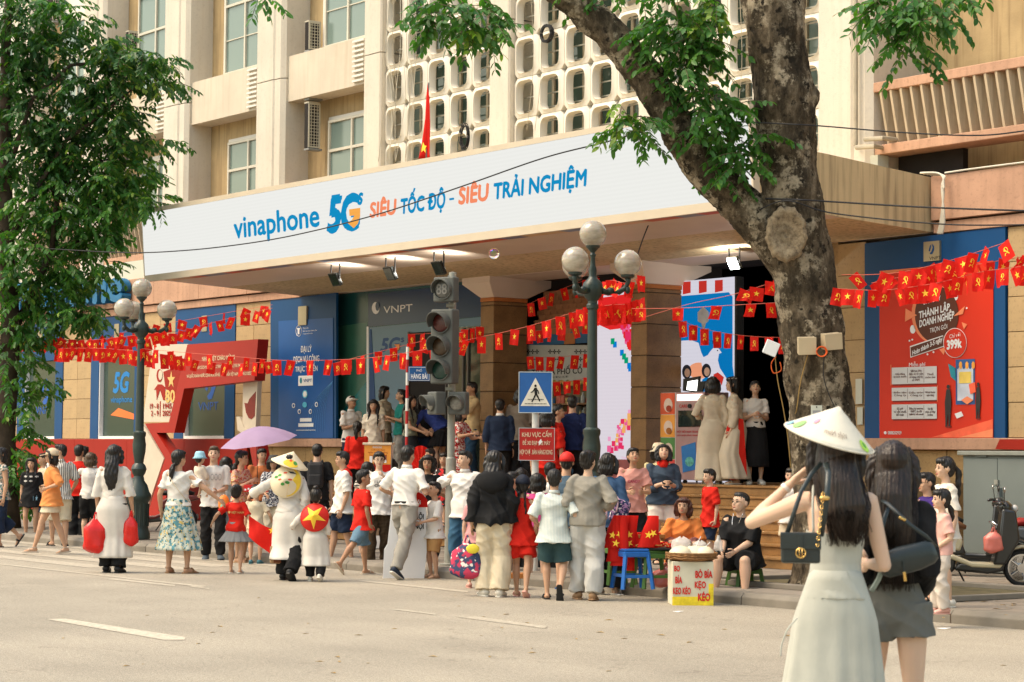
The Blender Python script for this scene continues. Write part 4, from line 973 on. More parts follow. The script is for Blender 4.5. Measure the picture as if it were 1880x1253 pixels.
# ================================================================== STREET FURNITURE
m_iron = mat('green_black_iron',(0.018,0.035,0.030),0.38,0.2,6,0.15,dirt=0.2,dirtcol=(0.08,0.08,0.06))
def globe_mat():
    m,nt,bs = newmat('lamp_globe'); v = coords(nt,scale=(1,1,3))
    c = mixc(nt,ramp(nt,noise(nt,v,5,4),[(0.35,0.0),(0.7,1.0)]),(0.40,0.34,0.25),(0.66,0.60,0.49)); nt.links.new(c,bs.inputs['Base Color'])
    bs.inputs['Roughness'].default_value = 0.12; bs.inputs['Transmission Weight'].default_value = 0.35; bs.inputs['Subsurface Weight'].default_value = 0.25; bs.inputs['Coat Weight'].default_value = 0.5; return m
m_globe = globe_mat()
def street_lamp(px_,py_,lab,rz):
    p = onZ(px_,py_,PZ); t = thing('street_lamp',lab,'street lamp',(p.x,17.0,PZ),rz,'four globe street lamps')
    MB().lathe([(.30,0),(.30,.10),(.27,.14),(.25,.2),(.25,.62),(.28,.66),(.31,.70),(.31,.76),(.26,.82),(.22,.92),(.14,1.0),(.12,1.08),(.16,1.13),(.19,1.2),(.16,1.26),(.11,1.30),(.12,1.36),(.155,1.50),(.165,1.62),(.14,1.74),(.16,1.78),(.16,1.83),(.08,1.87)],n=24).xf(Matrix.Diagonal((.68,.68,.97,1))).build('pedestal',m_iron,t,smooth=35)
    fl_ = MB()
    for k in range(16):
        a = PI *2*k /16; fl_.loft([(.255*cos(a),.255*sin(a),.22),(.255*cos(a),.255*sin(a),.60)],[(.018,.018)] *2,5,up=(1,0,0))
    fl_.xf(Matrix.Diagonal((.68,.68,.97,1))).build('fluting',m_iron,t)
    MB().lathe([(.072,1.80),(.066,2.4),(.058,3.25),(.075,3.27),(.075,3.31),(.06,3.33),(.06,3.36),(.11,3.42),(.135,3.5),(.12,3.58),(.06,3.64),(.045,3.68),(.05,3.74),(.035,3.8),(.028,3.9),(.04,3.93),(.025,3.96),(.06,4.0),(.075,4.02),(.0,4.025)],n=18).build('pole',m_iron,t,smooth=35)
    def globe(x,y,z):
        g = MB().ell((x,y,z),.168,24,16).build('globe',m_globe,t,smooth=1)
        MB().lathe([(.0,-.19),(.06,-.185),(.085,-.17),(.09,-.145),(.07,-.13)],(x,y,z),14).build('globe_collar',m_iron,g,smooth=40)
    globe(0,0,4.19)
    for k in range(3):
        a = R(90+120*k); c,s_ = cos(a),sin(a)
        arm = MB(); pts = [(.08,3.50),(.2,3.46),(.32,3.47),(.40,3.52),(.44,3.60),(.43,3.66)]
        P = [V3((r_ *c,r_ *s_,z)) for r_,z in pts]; arm.loft(P,[(.045,.045),(.032,.032),(.035,.035),(.03,.03),(.028,.028),(.045,.045)],8)
        arm.ell((.43*c,.43*s_,3.50),(.035,.035,.05),8,6); arm.ell((.22*c,.22*s_,3.49),(.05,.05,.04),8,6)
        arm.build('arm',m_iron,t,smooth=1); globe(.43*c,.43*s_,3.83)
    return t
l1 = street_lamp(254,988,'dark green street lamp with four globes beside the left tree and red display',R(-38))
l2 = street_lamp(1087,1045,'dark green street lamp with four globes in the middle of the crowd',R(-38))
l2.location.x = onY(1087,700,17.0).x; l1.location.x = onY(256,800,17.0).x

# traffic signal
m_sig = mat('signal_grey',(0.10,0.105,0.095),0.55,0.12,5,0.1); m_galv = mat('galvanised_pole',(0.33,0.33,0.29),0.55,0.12,5,0.15,metal=0.3,dirt=0.3)
tp = onZ(826,1038,PZ); TL = thing('traffic_light','grey traffic light with three unlit lenses, a countdown box and two pedestrian heads','traffic light',tp,math.atan2(-bvec.y,-bvec.x) +R(90))
# local -Y faces the camera side
MB().lathe([(.14,0),(.14,.02),(.075,.03),(.068,1.4),(.05,1.42),(.05,3.86),(0,3.87)],n=18).build('pole',m_galv,TL,smooth=35)
def lens(par,x,y,z,r,col,k=1.0,nm='lens'):
    b_ = MB(); b_.lathe([(r *1.08,0),(r *1.08,.03),(r,.03),(r,.012)],n=20); b_.xf(MT((x,y,z)) @ MR(R(90),4,'X')); le = b_.build(nm,m_sig,par,smooth=35)
    d = MB().ell((0,0,0),(r *.98,r *.98,.03),20,8); d.xf(MT((x,y -.012,z)) @ MR(R(90),4,'X')); d.build('lens_glass',mat('lens_%s' % str(col),col,0.2,0.25,25,0.3),le,smooth=1)
    h = MB(); n = 18
    vs,fs = [],[]
    for i in range(n +1):
        a = R(-20+220*i /n); c,s_ = cos(a),sin(a); L = .20*k *(0.35+0.65*max(0,sin(a) *.6+.4))
        for rr_,yy in ((r *1.10,-.02),(r *1.13,-.02-L),(r *1.05,-.02-L),(r *1.02,-.02)): vs.append((x +rr_ *c,y +yy,z +rr_ *s_ -(0 if yy > -.1 else .01)))
    for i in range(n):
        for q in range(4): fs.append((i*4+q,i*4+(q+1)%4,(i+1)*4+(q+1)%4,(i+1)*4+q))
    h.add(vs,fs).build('visor',m_sig,le,smooth=40,fix=True)
def head(x,z,w_,h,d=.2,rz=0,y=-.14):
    return MB().box(-w_/2,w_/2,-d/2,d/2,-h/2,h/2).build('signal_head',m_sig,TL,bevel=.02,loc=(x,y,z),rot=(0,0,rz))
rz_ = R(-28)
zof = lambda yy: 1.6+(832-yy) /4100*tp.length -tp.z if False else (onD(826,yy,(tp -CAM).dot(FWD)).z -PZ)
h1 = head(-.08,zof(532),.31,.33,.16,rz_); lens(h1,0,-.08,0,.125,(0.10,0.10,0.09),.55,'countdown_lens')
c_ = lettering('88',(-.08,.08,-.07,.07),-.122,mat('dim_digits',(0.22,0.21,0.19),0.6),h1,offset=.01)
h2 = head(-.09,zof(637),.33,.98,.2,rz_)
for z,col in ((.31,(0.07,0.012,0.010)),(0,(0.055,0.032,0.016)),(-.31,(0.008,0.040,0.030))): lens(h2,0,-.10,z,.128,col)
for x,rz2 in ((-.19,R(-60)),(.10,R(-20))):
    h3 = head(x,zof(741),.25,.30,.16,rz2,-.16); lens(h3,0,-.08,0,.10,(0.22,0.21,0.18),.7)
for z in (zof(560),zof(714),zof(600)): MB().box(-.08,.02,-.1,.02,-.02,.02).build('bracket',m_galv,TL,loc=(0,0,z))
MB().box(-.012,.012,-.012,.012,0,.05).build('aerial',m_galv,TL,loc=(-.05,-.1,zof(512)))
def faceempty(name,lab,cat,p,rz=0,group=None): return thing(name,lab,cat,p,math.atan2(-bvec.y,-bvec.x) +R(90) +rz,group)
# street name sign on a striped post
p = onY(747,760,18.2); d_ = (p -CAM).dot(FWD); NS = faceempty('street_name_sign','small blue street name plate on a thin red and white striped post','street sign',(p.x,18.2,PZ))
L = lambda yy: onD(747,yy,d_).z -PZ
for k in range(16):
    MB().lathe([(.022,0),(.022,.185)],n=10).build('post_band',m_white if k % 2 else mat('post_red',(0.40,0.02,0.02),0.5),NS,smooth=40,loc=(0,0,.19*k))
s_ = 4100/d_; mbs = mat('sign_blue',(0.015,0.085,0.24),0.4,0.05)
MB().box(2/s_,42/s_,-.045,-.03,L(700),L(673)).build('name_plate',mbs,NS,bevel=.003)
fr = MB(); 
for (a,b_,c,d) in ((3.2,40.8,698.8,698.1),(3.2,40.8,675,674.3)): fr.box(a/s_,b_/s_,-.048,-.0452,L(c),L(d))
for a in (3.2,40.2): fr.box(a/s_,(a+.6)/s_,-.048,-.0452,L(698.05),L(675.05))
fr.build('plate_border',m_gw,NS)
lettering('PHỐ',(17/s_,27/s_,L(682.5),L(676.5)),-.049,m_gw,NS); lettering('HÀNG BÀI',(7/s_,37/s_,L(696),L(684.5)),-.049,m_gw,NS,offset=.03)
# crossing sign with the red no-parking board
p = onY(983,800,16.9); d_ = (p -CAM).dot(FWD); s_ = 4100/d_; L = lambda yy: onD(983,yy,d_).z -PZ
CS = faceempty('crossing_sign','white post with a blue pedestrian crossing sign above a red notice board','road sign',(p.x,16.9,PZ),R(-4))
MB().lathe([(.045,0),(.045,L(690))],n=16).build('post',mat('post_white',(0.62,0.62,0.58),0.5,0.06,6,0.1,dirt=0.2),CS,smooth=35)
MB().box(-31/s_,31/s_,-.07,-.055,L(759),L(683)).build('sign_plate',mat('crossing_blue',(0.006,0.095,0.34),0.35,0.05),CS,bevel=.003)
fr = MB()
for (a,b_,c,d) in ((-31,31,759,757.6),(-31,31,684.4,683)): fr.box(a/s_,b_/s_,-.075,-.0705,L(c),L(d))
for a in (-31,29.6): fr.box(a/s_,(a+1.4)/s_,-.075,-.0705,L(757.5),L(684.5))
fr.build('sign_border',mat('pale_edge',(0.45,0.5,0.52),0.4),CS)
MB().prism([(-27/s_,-.0705,L(746)),(27/s_,-.0705,L(746)),(0,-.0705,L(694))],(0,-.003,0)).build('triangle',mat('sign_cream',(0.72,0.68,0.58),0.5),CS,fix=True)
fig = MB(); Y_ = -.0745
def seg(a,b_,w_):
    a,b_ = V3((a[0]/s_,Y_,L(a[1]))),V3((b_[0]/s_,Y_,L(b_[1]))); d = (b_ -a).normalized(); n_ = V3((-d.z,0,d.x)) *w_ /s_
    fig.prism([a -n_ -d*.004,a +n_ -d*.004,b_ +n_ +d*.004,b_ -n_ +d*.004],(0,-.002,0))
fig.prism([((0+2.3*cos(i*.7))/s_,Y_,L(709+2.6*sin(i*.7))) for i in range(9)],(0,-.002,0))
for a,b_,w_ in (((0,713),(1,723),2.6),((1,723),(-2,730),1.5),((-2,730),(-6,738),1.2),((1,723),(5,730),1.5),((5,730),(8,737),1.2),((-1,714),(-5,720),1.1),((-5,720),(-8,721),.9),((1,714),(5,719),1.1),((5,719),(6,723),.9)): seg(a,b_,w_)
fig.build('walking_figure',m_black,CS,fix=True)
for y0,n_ in ((733,11),(741,15)):
    for k in range(n_):
        xx = (k -n_/2) *2.7+1; MB().box(xx/s_,(xx+1.7)/s_,Y_ -.002,Y_,L(y0 +1.6),L(y0)).build('dash',m_black,CS)
MB().box(-30/s_,36/s_,-.07,-.055,L(846),L(786)).build('notice_board',mat('notice_red',(0.42,0.018,0.014),0.45,0.06),CS,bevel=.003)
fr = MB()
for (a,b_,c,d) in ((-30,36,846,845),(-30,36,787,786)): fr.box(a/s_,b_/s_,-.074,-.0705,L(c),L(d))
for a in (-30,35.1): fr.box(a/s_,(a+.9)/s_,-.074,-.0705,L(844.9),L(787.1))
fr.build('board_border',MC['pale_edge'],CS)
mnt = mat('notice_cream',(0.72,0.58,0.40),0.5,0.1)
for t_,x0,x1,y0,y1 in (('KHU VỰC CẤM',-24,30,790,805),('ĐỂ XE ĐẠP , XE MÁY',-23,28,806,819.5),('HỌP CHỢ . BÁN HÀNG RONG',-28,32,824,837)):
    lettering(t_,(x0/s_,x1/s_,L(y1),L(y0)),-.0715,mnt,CS,offset=.02)
MB().prism([(6/s_,-.0725,L(812)),(11/s_,-.0725,L(806)),(13/s_,-.0725,L(812)),(8/s_,-.0725,L(818))],(0,-.002,0)).build('peeled_sticker',m_gw,CS,fix=True)
for z in (L(700),L(745),L(795),L(835)): MB().box(-.06,.06,-.056,.055,-.012,.012).build('clamp',m_galv,CS,loc=(0,0,z))

# cabinet
ca,cb_ = onY(1768,900,21.9).x,-18.4
CB = wthing('utility_cabinet','large grey metal utility cabinet behind the parked scooters','cabinet',((ca+cb_)/2,22.2,PZ))
m_cab = mat('cabinet_grey',(0.17,0.195,0.185),0.5,0.06,1.5,0.05,dirt=0.2,dirtcol=(0.12,0.12,0.1))
zc = onY(1768,828,21.9).z
MB().box(ca,cb_,21.9,22.7,PZ,zc -.06).build('body',m_cab,CB,bevel=.01); MB().box(ca -.05,cb_ +.05,21.84,22.74,zc -.058,zc).build('roof',mat('cabinet_roof',(0.24,0.25,0.22),0.5,0.1),CB,bevel=.01)
xs = onY(1833,900,21.9).x
for a,b_ in ((ca +.03,xs -.004),(xs +.004,cb_ -.03)): MB().box(a,b_,21.88,21.898,PZ +.08,zc -.10).build('door',m_cab,CB,bevel=.004)
MB().box(xs -.04,xs +.08,21.83,21.879,1.02,1.22).build('lock_box',m_cab,CB,bevel=.005); MB().box(xs -.03,xs +.03,21.85,21.879,1.26,1.32).build('handle',m_galv,CB)
pplate('badge_plate',[(1792,832),(1811,832),(1811,840),(1792,840)],21.878,m_cab,CB)

# white paper stand-ins at the kerb
m_orange = mat('counter_orange',(0.80,0.32,0.05),0.5,0.12,2,0)
p = onY(692,905,18.6); d_ = (p -CAM).dot(FWD); s_ = 4100/d_; PC = faceempty('promotion_counter','orange and red pop-up promotion counter behind the girl with glasses','counter',(p.x,18.6,PZ),R(-3)); L = lambda yy: onD(692,yy,d_).z -PZ
MB().box(-24/s_,25/s_,0,.35,0,L(817)).build('counter_body',mat('counter_white',(0.62,0.60,0.58),0.5,0.03),PC,bevel=.005)
MB().box(-27/s_,27/s_,-.03,.38,L(817),L(813)).build('counter_top',mat('counter_cream',(0.72,0.6,0.45),0.5),PC,bevel=.004)
MB().box(-24/s_,25/s_,-.008,-.001,L(853),L(818)).build('printed_panel',m_orange,PC); MB().box(-24/s_,25/s_,-.010,-.001,L(868),L(853.3)).build('printed_panel',m_redflag,PC)
MB().box(-24/s_,-20/s_,-.010,-.001,0,L(868.3)).build('printed_panel',m_redflag,PC)
for x0,y0,x1,y1,m_ in ((-6,846,1,858,m_red),(8,838,17,850,m_gw),(12,836,17,845,m_red),(-14,838,-9,850,m_gw),(-18,882,-9,895,m_red),(-18,905,-9,920,m_red)): MB().box(x0/s_,x1/s_,-.014,-.0105,L(y1),L(y0)).build('printed_picture',m_,PC)
for k,(x0,x1) in enumerate(((-15,18),(-17,19),(-12,14))): lettering(('Chào mừng đại lễ','ngập tràn quà tặng','ưu đãi quốc khánh')[k],(x0/s_,x1/s_,L(833.5-5*k +5),L(829-5*k +5)),-.0095,m_red,PC)
lettering('VINAPHONE',(-9/s_,8/s_,L(823.5),L(819.5)),-.0095,m_gw,PC,offset=.01)
p = onZ(742,1063,0); d_ = (p -CAM).dot(FWD); s_ = 4100/d_; WB = faceempty('paper_board','tall white cut-out board with red band and black letters behind the man in grey trousers','board',p,R(6)); L = lambda yy: onD(742,yy,d_).z
MB().prism([(-38/s_,.12,.0),(38/s_,.12,.0),(42/s_,.12,L(1015)),(40/s_,.12,L(925)),(38/s_,.12,L(900)),(-20/s_,.12,L(900)),(-30/s_,.12,L(1000)),(-36/s_,.12,L(1010))],(0,.05,0)).build('board',m_gw,WB,fix=True)
MB().prism([(5/s_,.11,L(932)),(43/s_,.11,L(932)),(42/s_,.11,L(918)),(34/s_,.11,L(908)),(22/s_,.11,L(903)),(5/s_,.11,L(905))],(0,.008,0)).build('red_band',m_redflag,WB,fix=True)
lettering('Hà Nội',(6/s_,30/s_,L(929),L(918)),.105,m_gw,WB,offset=.03)
lettering('HÀ NỘI',(2/s_,36/s_,L(957),L(941)),.115,m_black,WB,offset=.03); lettering('HÀ NỘI',(2/s_,36/s_,L(975),L(959)),.114,m_black,WB,offset=.03)

# ================================================================== VENDOR'S PITCH
def stool(px_,py_,z,lab,col,h=.45,w_=.34,rz=0.3):
    p = onZ(px_,py_,z); t = faceempty('plastic_stool',lab,'stool',p,rz,'plastic stools at the kerb'); m_ = mat(col[0],col[1],0.4,0.08,3,0.03)
    MB().box(-w_*.42,w_*.42,-w_*.42,w_*.42,h -.03,h).build('seat',m_,t,bevel=.012); MB().box(-w_*.44,w_*.44,-w_*.44,w_*.44,h -.09,h -.031).build('seat_skirt',m_,t,bevel=.01)
    for a in (-1,1):
        for b_ in (-1,1):
            q = MB().loft([(a*w_*.52,b_*w_*.52,0),(a*w_*.38,b_*w_*.38,h -.05)],[(.026,.026)] *2,4,up=(1,0.01,0)); q.build('leg',m_,t)
    for a in (-1,1):
        MB().box(-w_*.48,w_*.48,a*w_*.48-.008,a*w_*.48+.008,h*.28,h*.36).build('brace',m_,t); MB().box(a*w_*.48-.008,a*w_*.48+.008,-w_*.48,w_*.48,h*.30,h*.37).build('brace',m_,t)
    return t
blue_,green_ = ('plastic_blue',(0.015,0.12,0.42)),('plastic_green',(0.07,0.16,0.035))
stool(1161,1081,PZ,'blue plastic stool under the red flags',blue_,.44,.34); stool(1200,1080,PZ,'green plastic stool holding a tray of small red goods',green_,.42,.36)
stool(1133,1073,PZ,'green plastic stool mostly hidden left of the blue stool',green_,.44,.32)
st_ = stool(1368,1097,0.0,'green plastic stool under the seated boy in black',green_,.36,.34)
tray = onZ(1203,1080,PZ); TR = faceempty('goods_tray','black tray heaped with small red ribbons on the green stool','tray',tray +V3((0,0,.425)))
MB().box(-.30,.26,-.18,.18,0,.02).build('tray',m_black,TR,bevel=.005)
for k in range(60):
    a = RU(-.26,.22); b_ = RU(-.15,.15); z = .03+.05*max(0,1-(a +.02) ** 2/.07) *rnd.random()
    MB().box(-.035,.035,-.012,.012,-.008,.008).build('red_ribbon',m_redflag if k % 3 else mat('ribbon_gold',(0.8,0.4,0.1),0.5),TR,loc=(a,b_,z),rot=(RU(-.5,.5),RU(-.5,.5),RU(0,3)))
# bundle of small flags on the blue stool
def rolled(t,n,x0,x1,z0,z1,seed):
    r_ = random.Random(seed)
    for k in range(n):
        x = x0 +(x1 -x0) *(k +.5) /n +r_.uniform(-.02,.02); w_ = r_.uniform(.05,.10); y = r_.uniform(-.08,.10); dx = r_.uniform(-.09,.12); h = r_.uniform(.8,1.0) *(z1 -z0)
        vs,fs = [],[]; rows,cl = 7,9
        for i in range(rows):
            u = i /(rows -1); ww = w_ *(0.62+.42*u +.1*sin(k *2+u *5))
            for j in range(cl):
                a = j /(cl -1) *PI *2; vs.append((x +dx *(1-u) +ww *cos(a) *(1+.3*sin(3*a +k +2*u)),y +.5*ww *sin(a) *(1+.2*sin(5*a)),z1 -h *u))
        for i in range(rows -1):
            for j in range(cl -1): fs.append((i*cl+j,i*cl+j+1,(i+1)*cl+j+1,(i+1)*cl+j))
        f = MB().add(vs,fs).build('folded_flag',m_redflag,t,smooth=1)
        if k % 2 == 0: MB().prism([(x +dx *.4+a,y -.56*w_ -.01,z1 -h *.6+b_) for a,b_ in star2d(.045,a0=80+20*(k % 3))],(0,-.003,0)).build('star',m_yellow,f,fix=True)
fb = onZ(1161,1081,PZ); FB = faceempty('flag_bundle','bundle of small red flags with yellow stars heaped above the blue stool','flags',(fb.x,fb.y,PZ +.40))
rolled(FB,9,-.30,.26,.02,.40,5)
FB2 = faceempty('flag_bundle','red flags hanging from the green stool at the left of the vendor','flags',(fb.x -.12,fb.y +.0,PZ +.18)); rolled(FB2,4,-.16,.10,.0,.62,8)
# hand-lettered snack box with basket
bp = onZ(1272,1112,0); d_ = (bp -CAM).dot(FWD); s_ = 4100/d_
BX = faceempty('snack_box','white and yellow box with hand-painted red words under the round basket','box',bp,R(3))
MB().box(-38/s_,38/s_,0,.40,.0,.465).build('box',mat('box_cream',(0.62,0.58,0.44),0.6,0.12,3,0.1),BX,bevel=.006)
by = mat('box_yellow',(0.75,0.58,0.03),0.6,0.25,12,0.05)
MB().box(-38/s_,38/s_,-.006,-.001,.0,16/s_).build('painted_patch',by,BX); MB().box(29/s_,38/s_,-.0055,-.0009,16.2/s_,40/s_).build('painted_patch',by,BX)
mrl = mat('sign_writer_red',(0.62,0.03,0.02),0.5,0.06)
for t_,x0,x1,y0,y1 in (('BO',-35,-24,1039,1050),('BÍA',-33,-20,1056,1072),('KEO KÉO',-37,-4,1076,1092),('BÒ BÍA',4,36,1045,1062),('KẸO',3,24,1067,1084),('KÉO',9,32,1086,1104)):
    lettering(t_,(x0/s_,x1/s_,(1112-y1)/s_ +.0,(1112-y0)/s_),-.008,mrl,BX,offset=.045)
BK = faceempty('wicker_basket','round shallow wicker basket of pancakes on the snack box','basket',bp +V3((0,0,.468)) +avec *0-bvec *-.2)
mwk = mat('wicker',(0.24,0.12,0.045),0.7,0.35,25,0.6,60)
MB().lathe([(.22,0),(.27,.03),(.285,.085),(.275,.09),(.255,.04),(.20,.02),(0,.02)],n=32).build('basket',mwk,BK,smooth=35)
for k in range(3):
    MB().merge(tube([(.278*cos(i*.262),.278*sin(i*.262),.03+.025*k +.008*sin(i*3)) for i in range(25)],.007,5)).build('woven_band',mwk,BK,smooth=1)
mpk = mat('pancake_cream',(0.72,0.64,0.46),0.6,0.1,8,0.2)
for x,y,r_ in ((-.12,-.05,.13),(.04,.02,.15),(.14,-.08,.10)): MB().lathe([(r_,.0),(r_ *1.02,.02),(r_ *.9,.06),(r_ *.5,.10),(.0,.11)],(x,y,.05),18).build('pancake_stack',mpk,BK,smooth=1)
mplb = mat('clear_plastic_bag',(0.75,0.72,0.68),0.15,0.08,4,0.4,12,alpha=0.55)
def bagmesh(w_,d,h,seed,n=20,rows=12,neck=.18):
    r_ = random.Random(seed); vs,fs = [],[]; ph = [r_.uniform(0,6) for _ in range(6)]
    for i in range(rows):
        u = i /(rows -1); prof = (sin(min(1,u *3+.45) *PI /2)) *(1-.18*u if u < .72 else (1-.18*u) *(1-(1-neck) *((u -.72) /.28) ** 1.1))
        if i == 0: prof *= .75
        for j in range(n):
            a = 2*PI *j /n; k = 1+.10*sin(3*a +ph[0] +4*u) +.06*sin(7*a +ph[1] -6*u) +.06*sin(11*a +ph[2]) *(.3+u)
            vs.append((w_ *prof *k *math.copysign(abs(cos(a)) ** .8,cos(a)),d *prof *k *math.copysign(abs(sin(a)) ** .8,sin(a)),h *u +.01*sin(2*a +ph[3])))
    for i in range(rows -1):
        for j in range(n): fs.append((i*n+j,i*n+(j+1)%n,(i+1)*n+(j+1)%n,(i+1)*n+j))
    fs.append(tuple(range(n))[::-1]); return MB().add(vs,fs)
for x,y,s2,h in ((-.10,.10,.11,.17),(.10,.12,.08,.13)): 
    bagmesh(s2,s2 *.8,h,int(x *100)).build('food_bag',mplb,BK,smooth=1,loc=(x,y,.08))
MB().loft([(.02,-.02,.10),(.10,0,.26)],[(.004,.004)] *2,5,up=(1,0,0)).build('skewer',m_gw,BK); MB().loft([(.10,-.02,.10),(.20,0,.20)],[(.004,.004)] *2,5,up=(1,0,0)).build('skewer',m_gw,BK)
# pavement bits: pink bags behind the stools, crate
m_pinkb = mat('pink_plastic',(0.62,0.16,0.12),0.25,0.15,4,0.4,12)
def bag(name,lab,p,w_,d,h,m_,seed,handles=True,cat='bag',group=None,rz=0):
    t = faceempty(name,lab,cat,p,rz,group); b_ = bagmesh(w_,d,h,seed).build('bag_body',m_,t,smooth=1)
    if handles:
        for s2 in (-1,1):
            MB().loft([(s2*w_*.14,0,h*.93),(s2*w_*.13,0,h*1.05),(s2*w_*.06,0,h*1.16),(0,0,h*1.2)],[(.018,.008),(.012,.006),(.01,.006),(.012,.008)],6).build('handle',m_,t,smooth=1)
    return t
q = onZ(1222,1078,PZ); bag('plastic_bag','pink and clear plastic bag on the pavement behind the green stool',q,.16,.12,.22,m_pinkb,3)
q = onZ(920,1062,PZ); CR = faceempty('wooden_ramp','small orange wooden step beside the kerb behind the red-clothed girl','step',q,R(10))
mo = mat('orange_wood',(0.42,0.16,0.04),0.6,0.15)
MB().box(-.3,.3,-.1,.15,0,.06).build('board',mo,CR,bevel=.004); MB().box(-.3,-.02,-.02,.15,.061,.26).build('board',mo,CR,bevel=.004)
q = onY(905,895,18.0); SB = faceempty('box_lid','flat orange box held up above the crowd behind the long-haired woman','box',onY(890,884,17.6)); MB().box(-.15,.2,-.1,.1,-.05,.05).build('box',mat('box_orange',(0.70,0.33,0.12),0.5,0.1),SB,bevel=.005); MB().box(-.12,.05,-.106,-.1005,-.03,.03).build('printed_panel',m_red,SB)

# ================================================================== SCOOTERS
m_sc = mat('scooter_black',(0.012,0.013,0.013),0.28,0.2,3,0.05,coat=0.4); m_scc = mat('scooter_cream',(0.50,0.42,0.26),0.3,0.06,2,0.03,coat=0.5); m_tyre = mat('tyre',(0.018,0.018,0.018),0.85,0.2,10,0.3)
m_seat = mat('seat_brown',(0.14,0.06,0.025),0.5,0.15,5,0.2); m_chrome = mat('chrome',(0.6,0.6,0.6),0.12,0.02,1,0,metal=1.0)
def scooter(lab,loc,rz,body,seatm):
    t = thing('scooter',lab,'scooter',loc,rz,'scooters parked by the cabinet')       # length along +X (front), width Y
    def wheel(x,r=.235):
        ty = MB(); ty.lathe([(r -.055,-.045),(r -.02,-.05),(r,-.025),(r,.025),(r -.02,.05),(r -.055,.045),(r -.055,-.045)],n=28); ty.xf(MT((x,0,r)) @ MR(R(90),4,'X'))
        w_ = MB(); w_.lathe([(.05,-.05),(.06,.05)],n=14); w_.lathe([(r -.05,-.03),(r -.05,.03),(r -.075,.03),(r -.075,-.03)],n=24)
        for k in range(5):
            a = k *1.2566; w_.loft([(.05*cos(a),.05*sin(a),0),((r-.07)*cos(a),(r-.07)*sin(a),0)],[(.016,.02)] *2,6,up=(0,0,1))
        w_.xf(MT((x,0,r)) @ MR(R(90),4,'X'))
        wo = w_.build('wheel',m_chrome,t,smooth=40); ty.build('tyre',m_tyre,wo,smooth=40)
    wheel(-.62); wheel(.64)
    def slab(name,pts,hw,m_,parent=None,y0=0.0):
        v1 = MB(); v1.prism([(x,-hw +y0,z) for x,z in pts],(0,2*hw,0)); return v1.build(name,m_,parent or t,bevel=.03,fix=True,smooth=50)
    slab('tail_panel',[(-.92,.66),(-.80,.74),(-.30,.72),(-.10,.58),(-.14,.44),(-.40,.50),(-.70,.60)],.15,body)
    slab('engine_cover',[(-.78,.20),(-.70,.42),(-.36,.46),(-.18,.40),(-.22,.18),(-.6,.14)],.13,m_sc)
    slab('floor_board',[(-.22,.20),(-.16,.30),(.30,.29),(.36,.36),(.42,.34),(.40,.20),(.2,.16)],.16,m_sc)
    slab('floor_trim',[(-.30,.36),(-.24,.41),(.0,.31),(.32,.30),(.42,.40),(.46,.38),(.36,.23),(.0,.24)],.168,body)
    slab('leg_shield',[(.26,.28),(.42,.28),(.60,.60),(.55,.97),(.38,.99),(.34,.62)],.20,m_sc); slab('front_panel',[(.47,.42),(.58,.60),(.55,.90),(.50,.95),(.53,.66)],.13,body)
    slab('under_seat',[(-.62,.62),(-.14,.60),(-.06,.40),(-.3,.38),(-.5,.5)],.13,m_sc)
    s_ = MB(); s_.loft([(-.78,0,.76),(-.62,0,.80),(-.35,0,.78),(-.16,0,.775),(-.06,0,.74)],[(.09,.04),(.13,.06),(.135,.055),(.12,.055),(.07,.03)],14,up=(0,0,1)); s_.build('seat',seatm,t,smooth=1)
    f = MB(); f.loft([(.85,0,.36),(.78,0,.47),(.64,0,.51),(.50,0,.47),(.44,0,.38)],[(.05,.012),(.07,.02),(.075,.025),(.07,.02),(.05,.012)],10,up=(0,0,1)); f.build('front_mudguard',body,t,smooth=1)
    f = MB(); f.loft([(.45,0,.90),(.43,0,1.02),(.42,0,1.08)],[(.12,.08),(.16,.10),(.12,.05)],12,up=(1,0,0)); hb = f.build('handlebar_cowl',m_sc,t,smooth=1)
    for s2 in (-1,1):
        MB().loft([(.41,s2*.10,1.04),(.37,s2*.27,1.06),(.33,s2*.37,1.05)],[(.018,.018),(.018,.018),(.02,.02)],8).build('grip',m_sc,hb,smooth=1)
        MB().loft([(.42,s2*.2,1.045),(.42,s2*.33,1.03)],[(.006,.006)] *2,5).build('brake_lever',m_sc,hb)
        m_ = MB(); m_.loft([(.40,s2*.22,1.06),(.39,s2*.30,1.20)],[(.006,.006)] *2,5,up=(1,0,0)); mi = m_.build('mirror_stalk',m_sc,hb)
        MB().ell((.39,s2*.33,1.23),(.015,.06,.04),14,8).build('mirror',m_sc if s2 > 0 else m_chrome,mi,smooth=1)
    MB().ell((.55,0,.99),(.05,.08,.05),14,8).build('headlight',mat('lens_clear',(0.5,0.5,0.48),0.1,0.05),t,smooth=1)
    MB().ell((-.90,0,.66),(.04,.09,.035),12,8).build('tail_light',mat('lens_redl',(0.45,0.03,0.02),0.2),t,smooth=1)
    g = MB(); g.loft([(-.90,-.09,.72),(-1.0,-.08,.80),(-1.0,.08,.80),(-.90,.09,.72)],[(.012,.012)] *4,6); g.build('grab_rail',m_chrome,t,smooth=1)
    ex = MB(); ex.loft([(-.85,-.16,.30),(-.5,-.17,.24),(-.3,-.15,.2)],[(.05,.05),(.06,.06),(.03,.03)],12); ex.build('exhaust',m_grey,t,smooth=1)
    MB().loft([(-.15,.08,.2),(-.05,.22,.02)],[(.012,.012)] *2,6,up=(1,0,0)).build('side_stand',m_sc,t)
    return t
q = onZ(1782,1076,PZ)
yaw_b = math.atan2(avec.y,avec.x)
sc1 = scooter('black and cream scooter with a brown seat in front of the grey cabinet',(q.x,q.y,PZ),yaw_b -R(6),m_scc,m_seat)
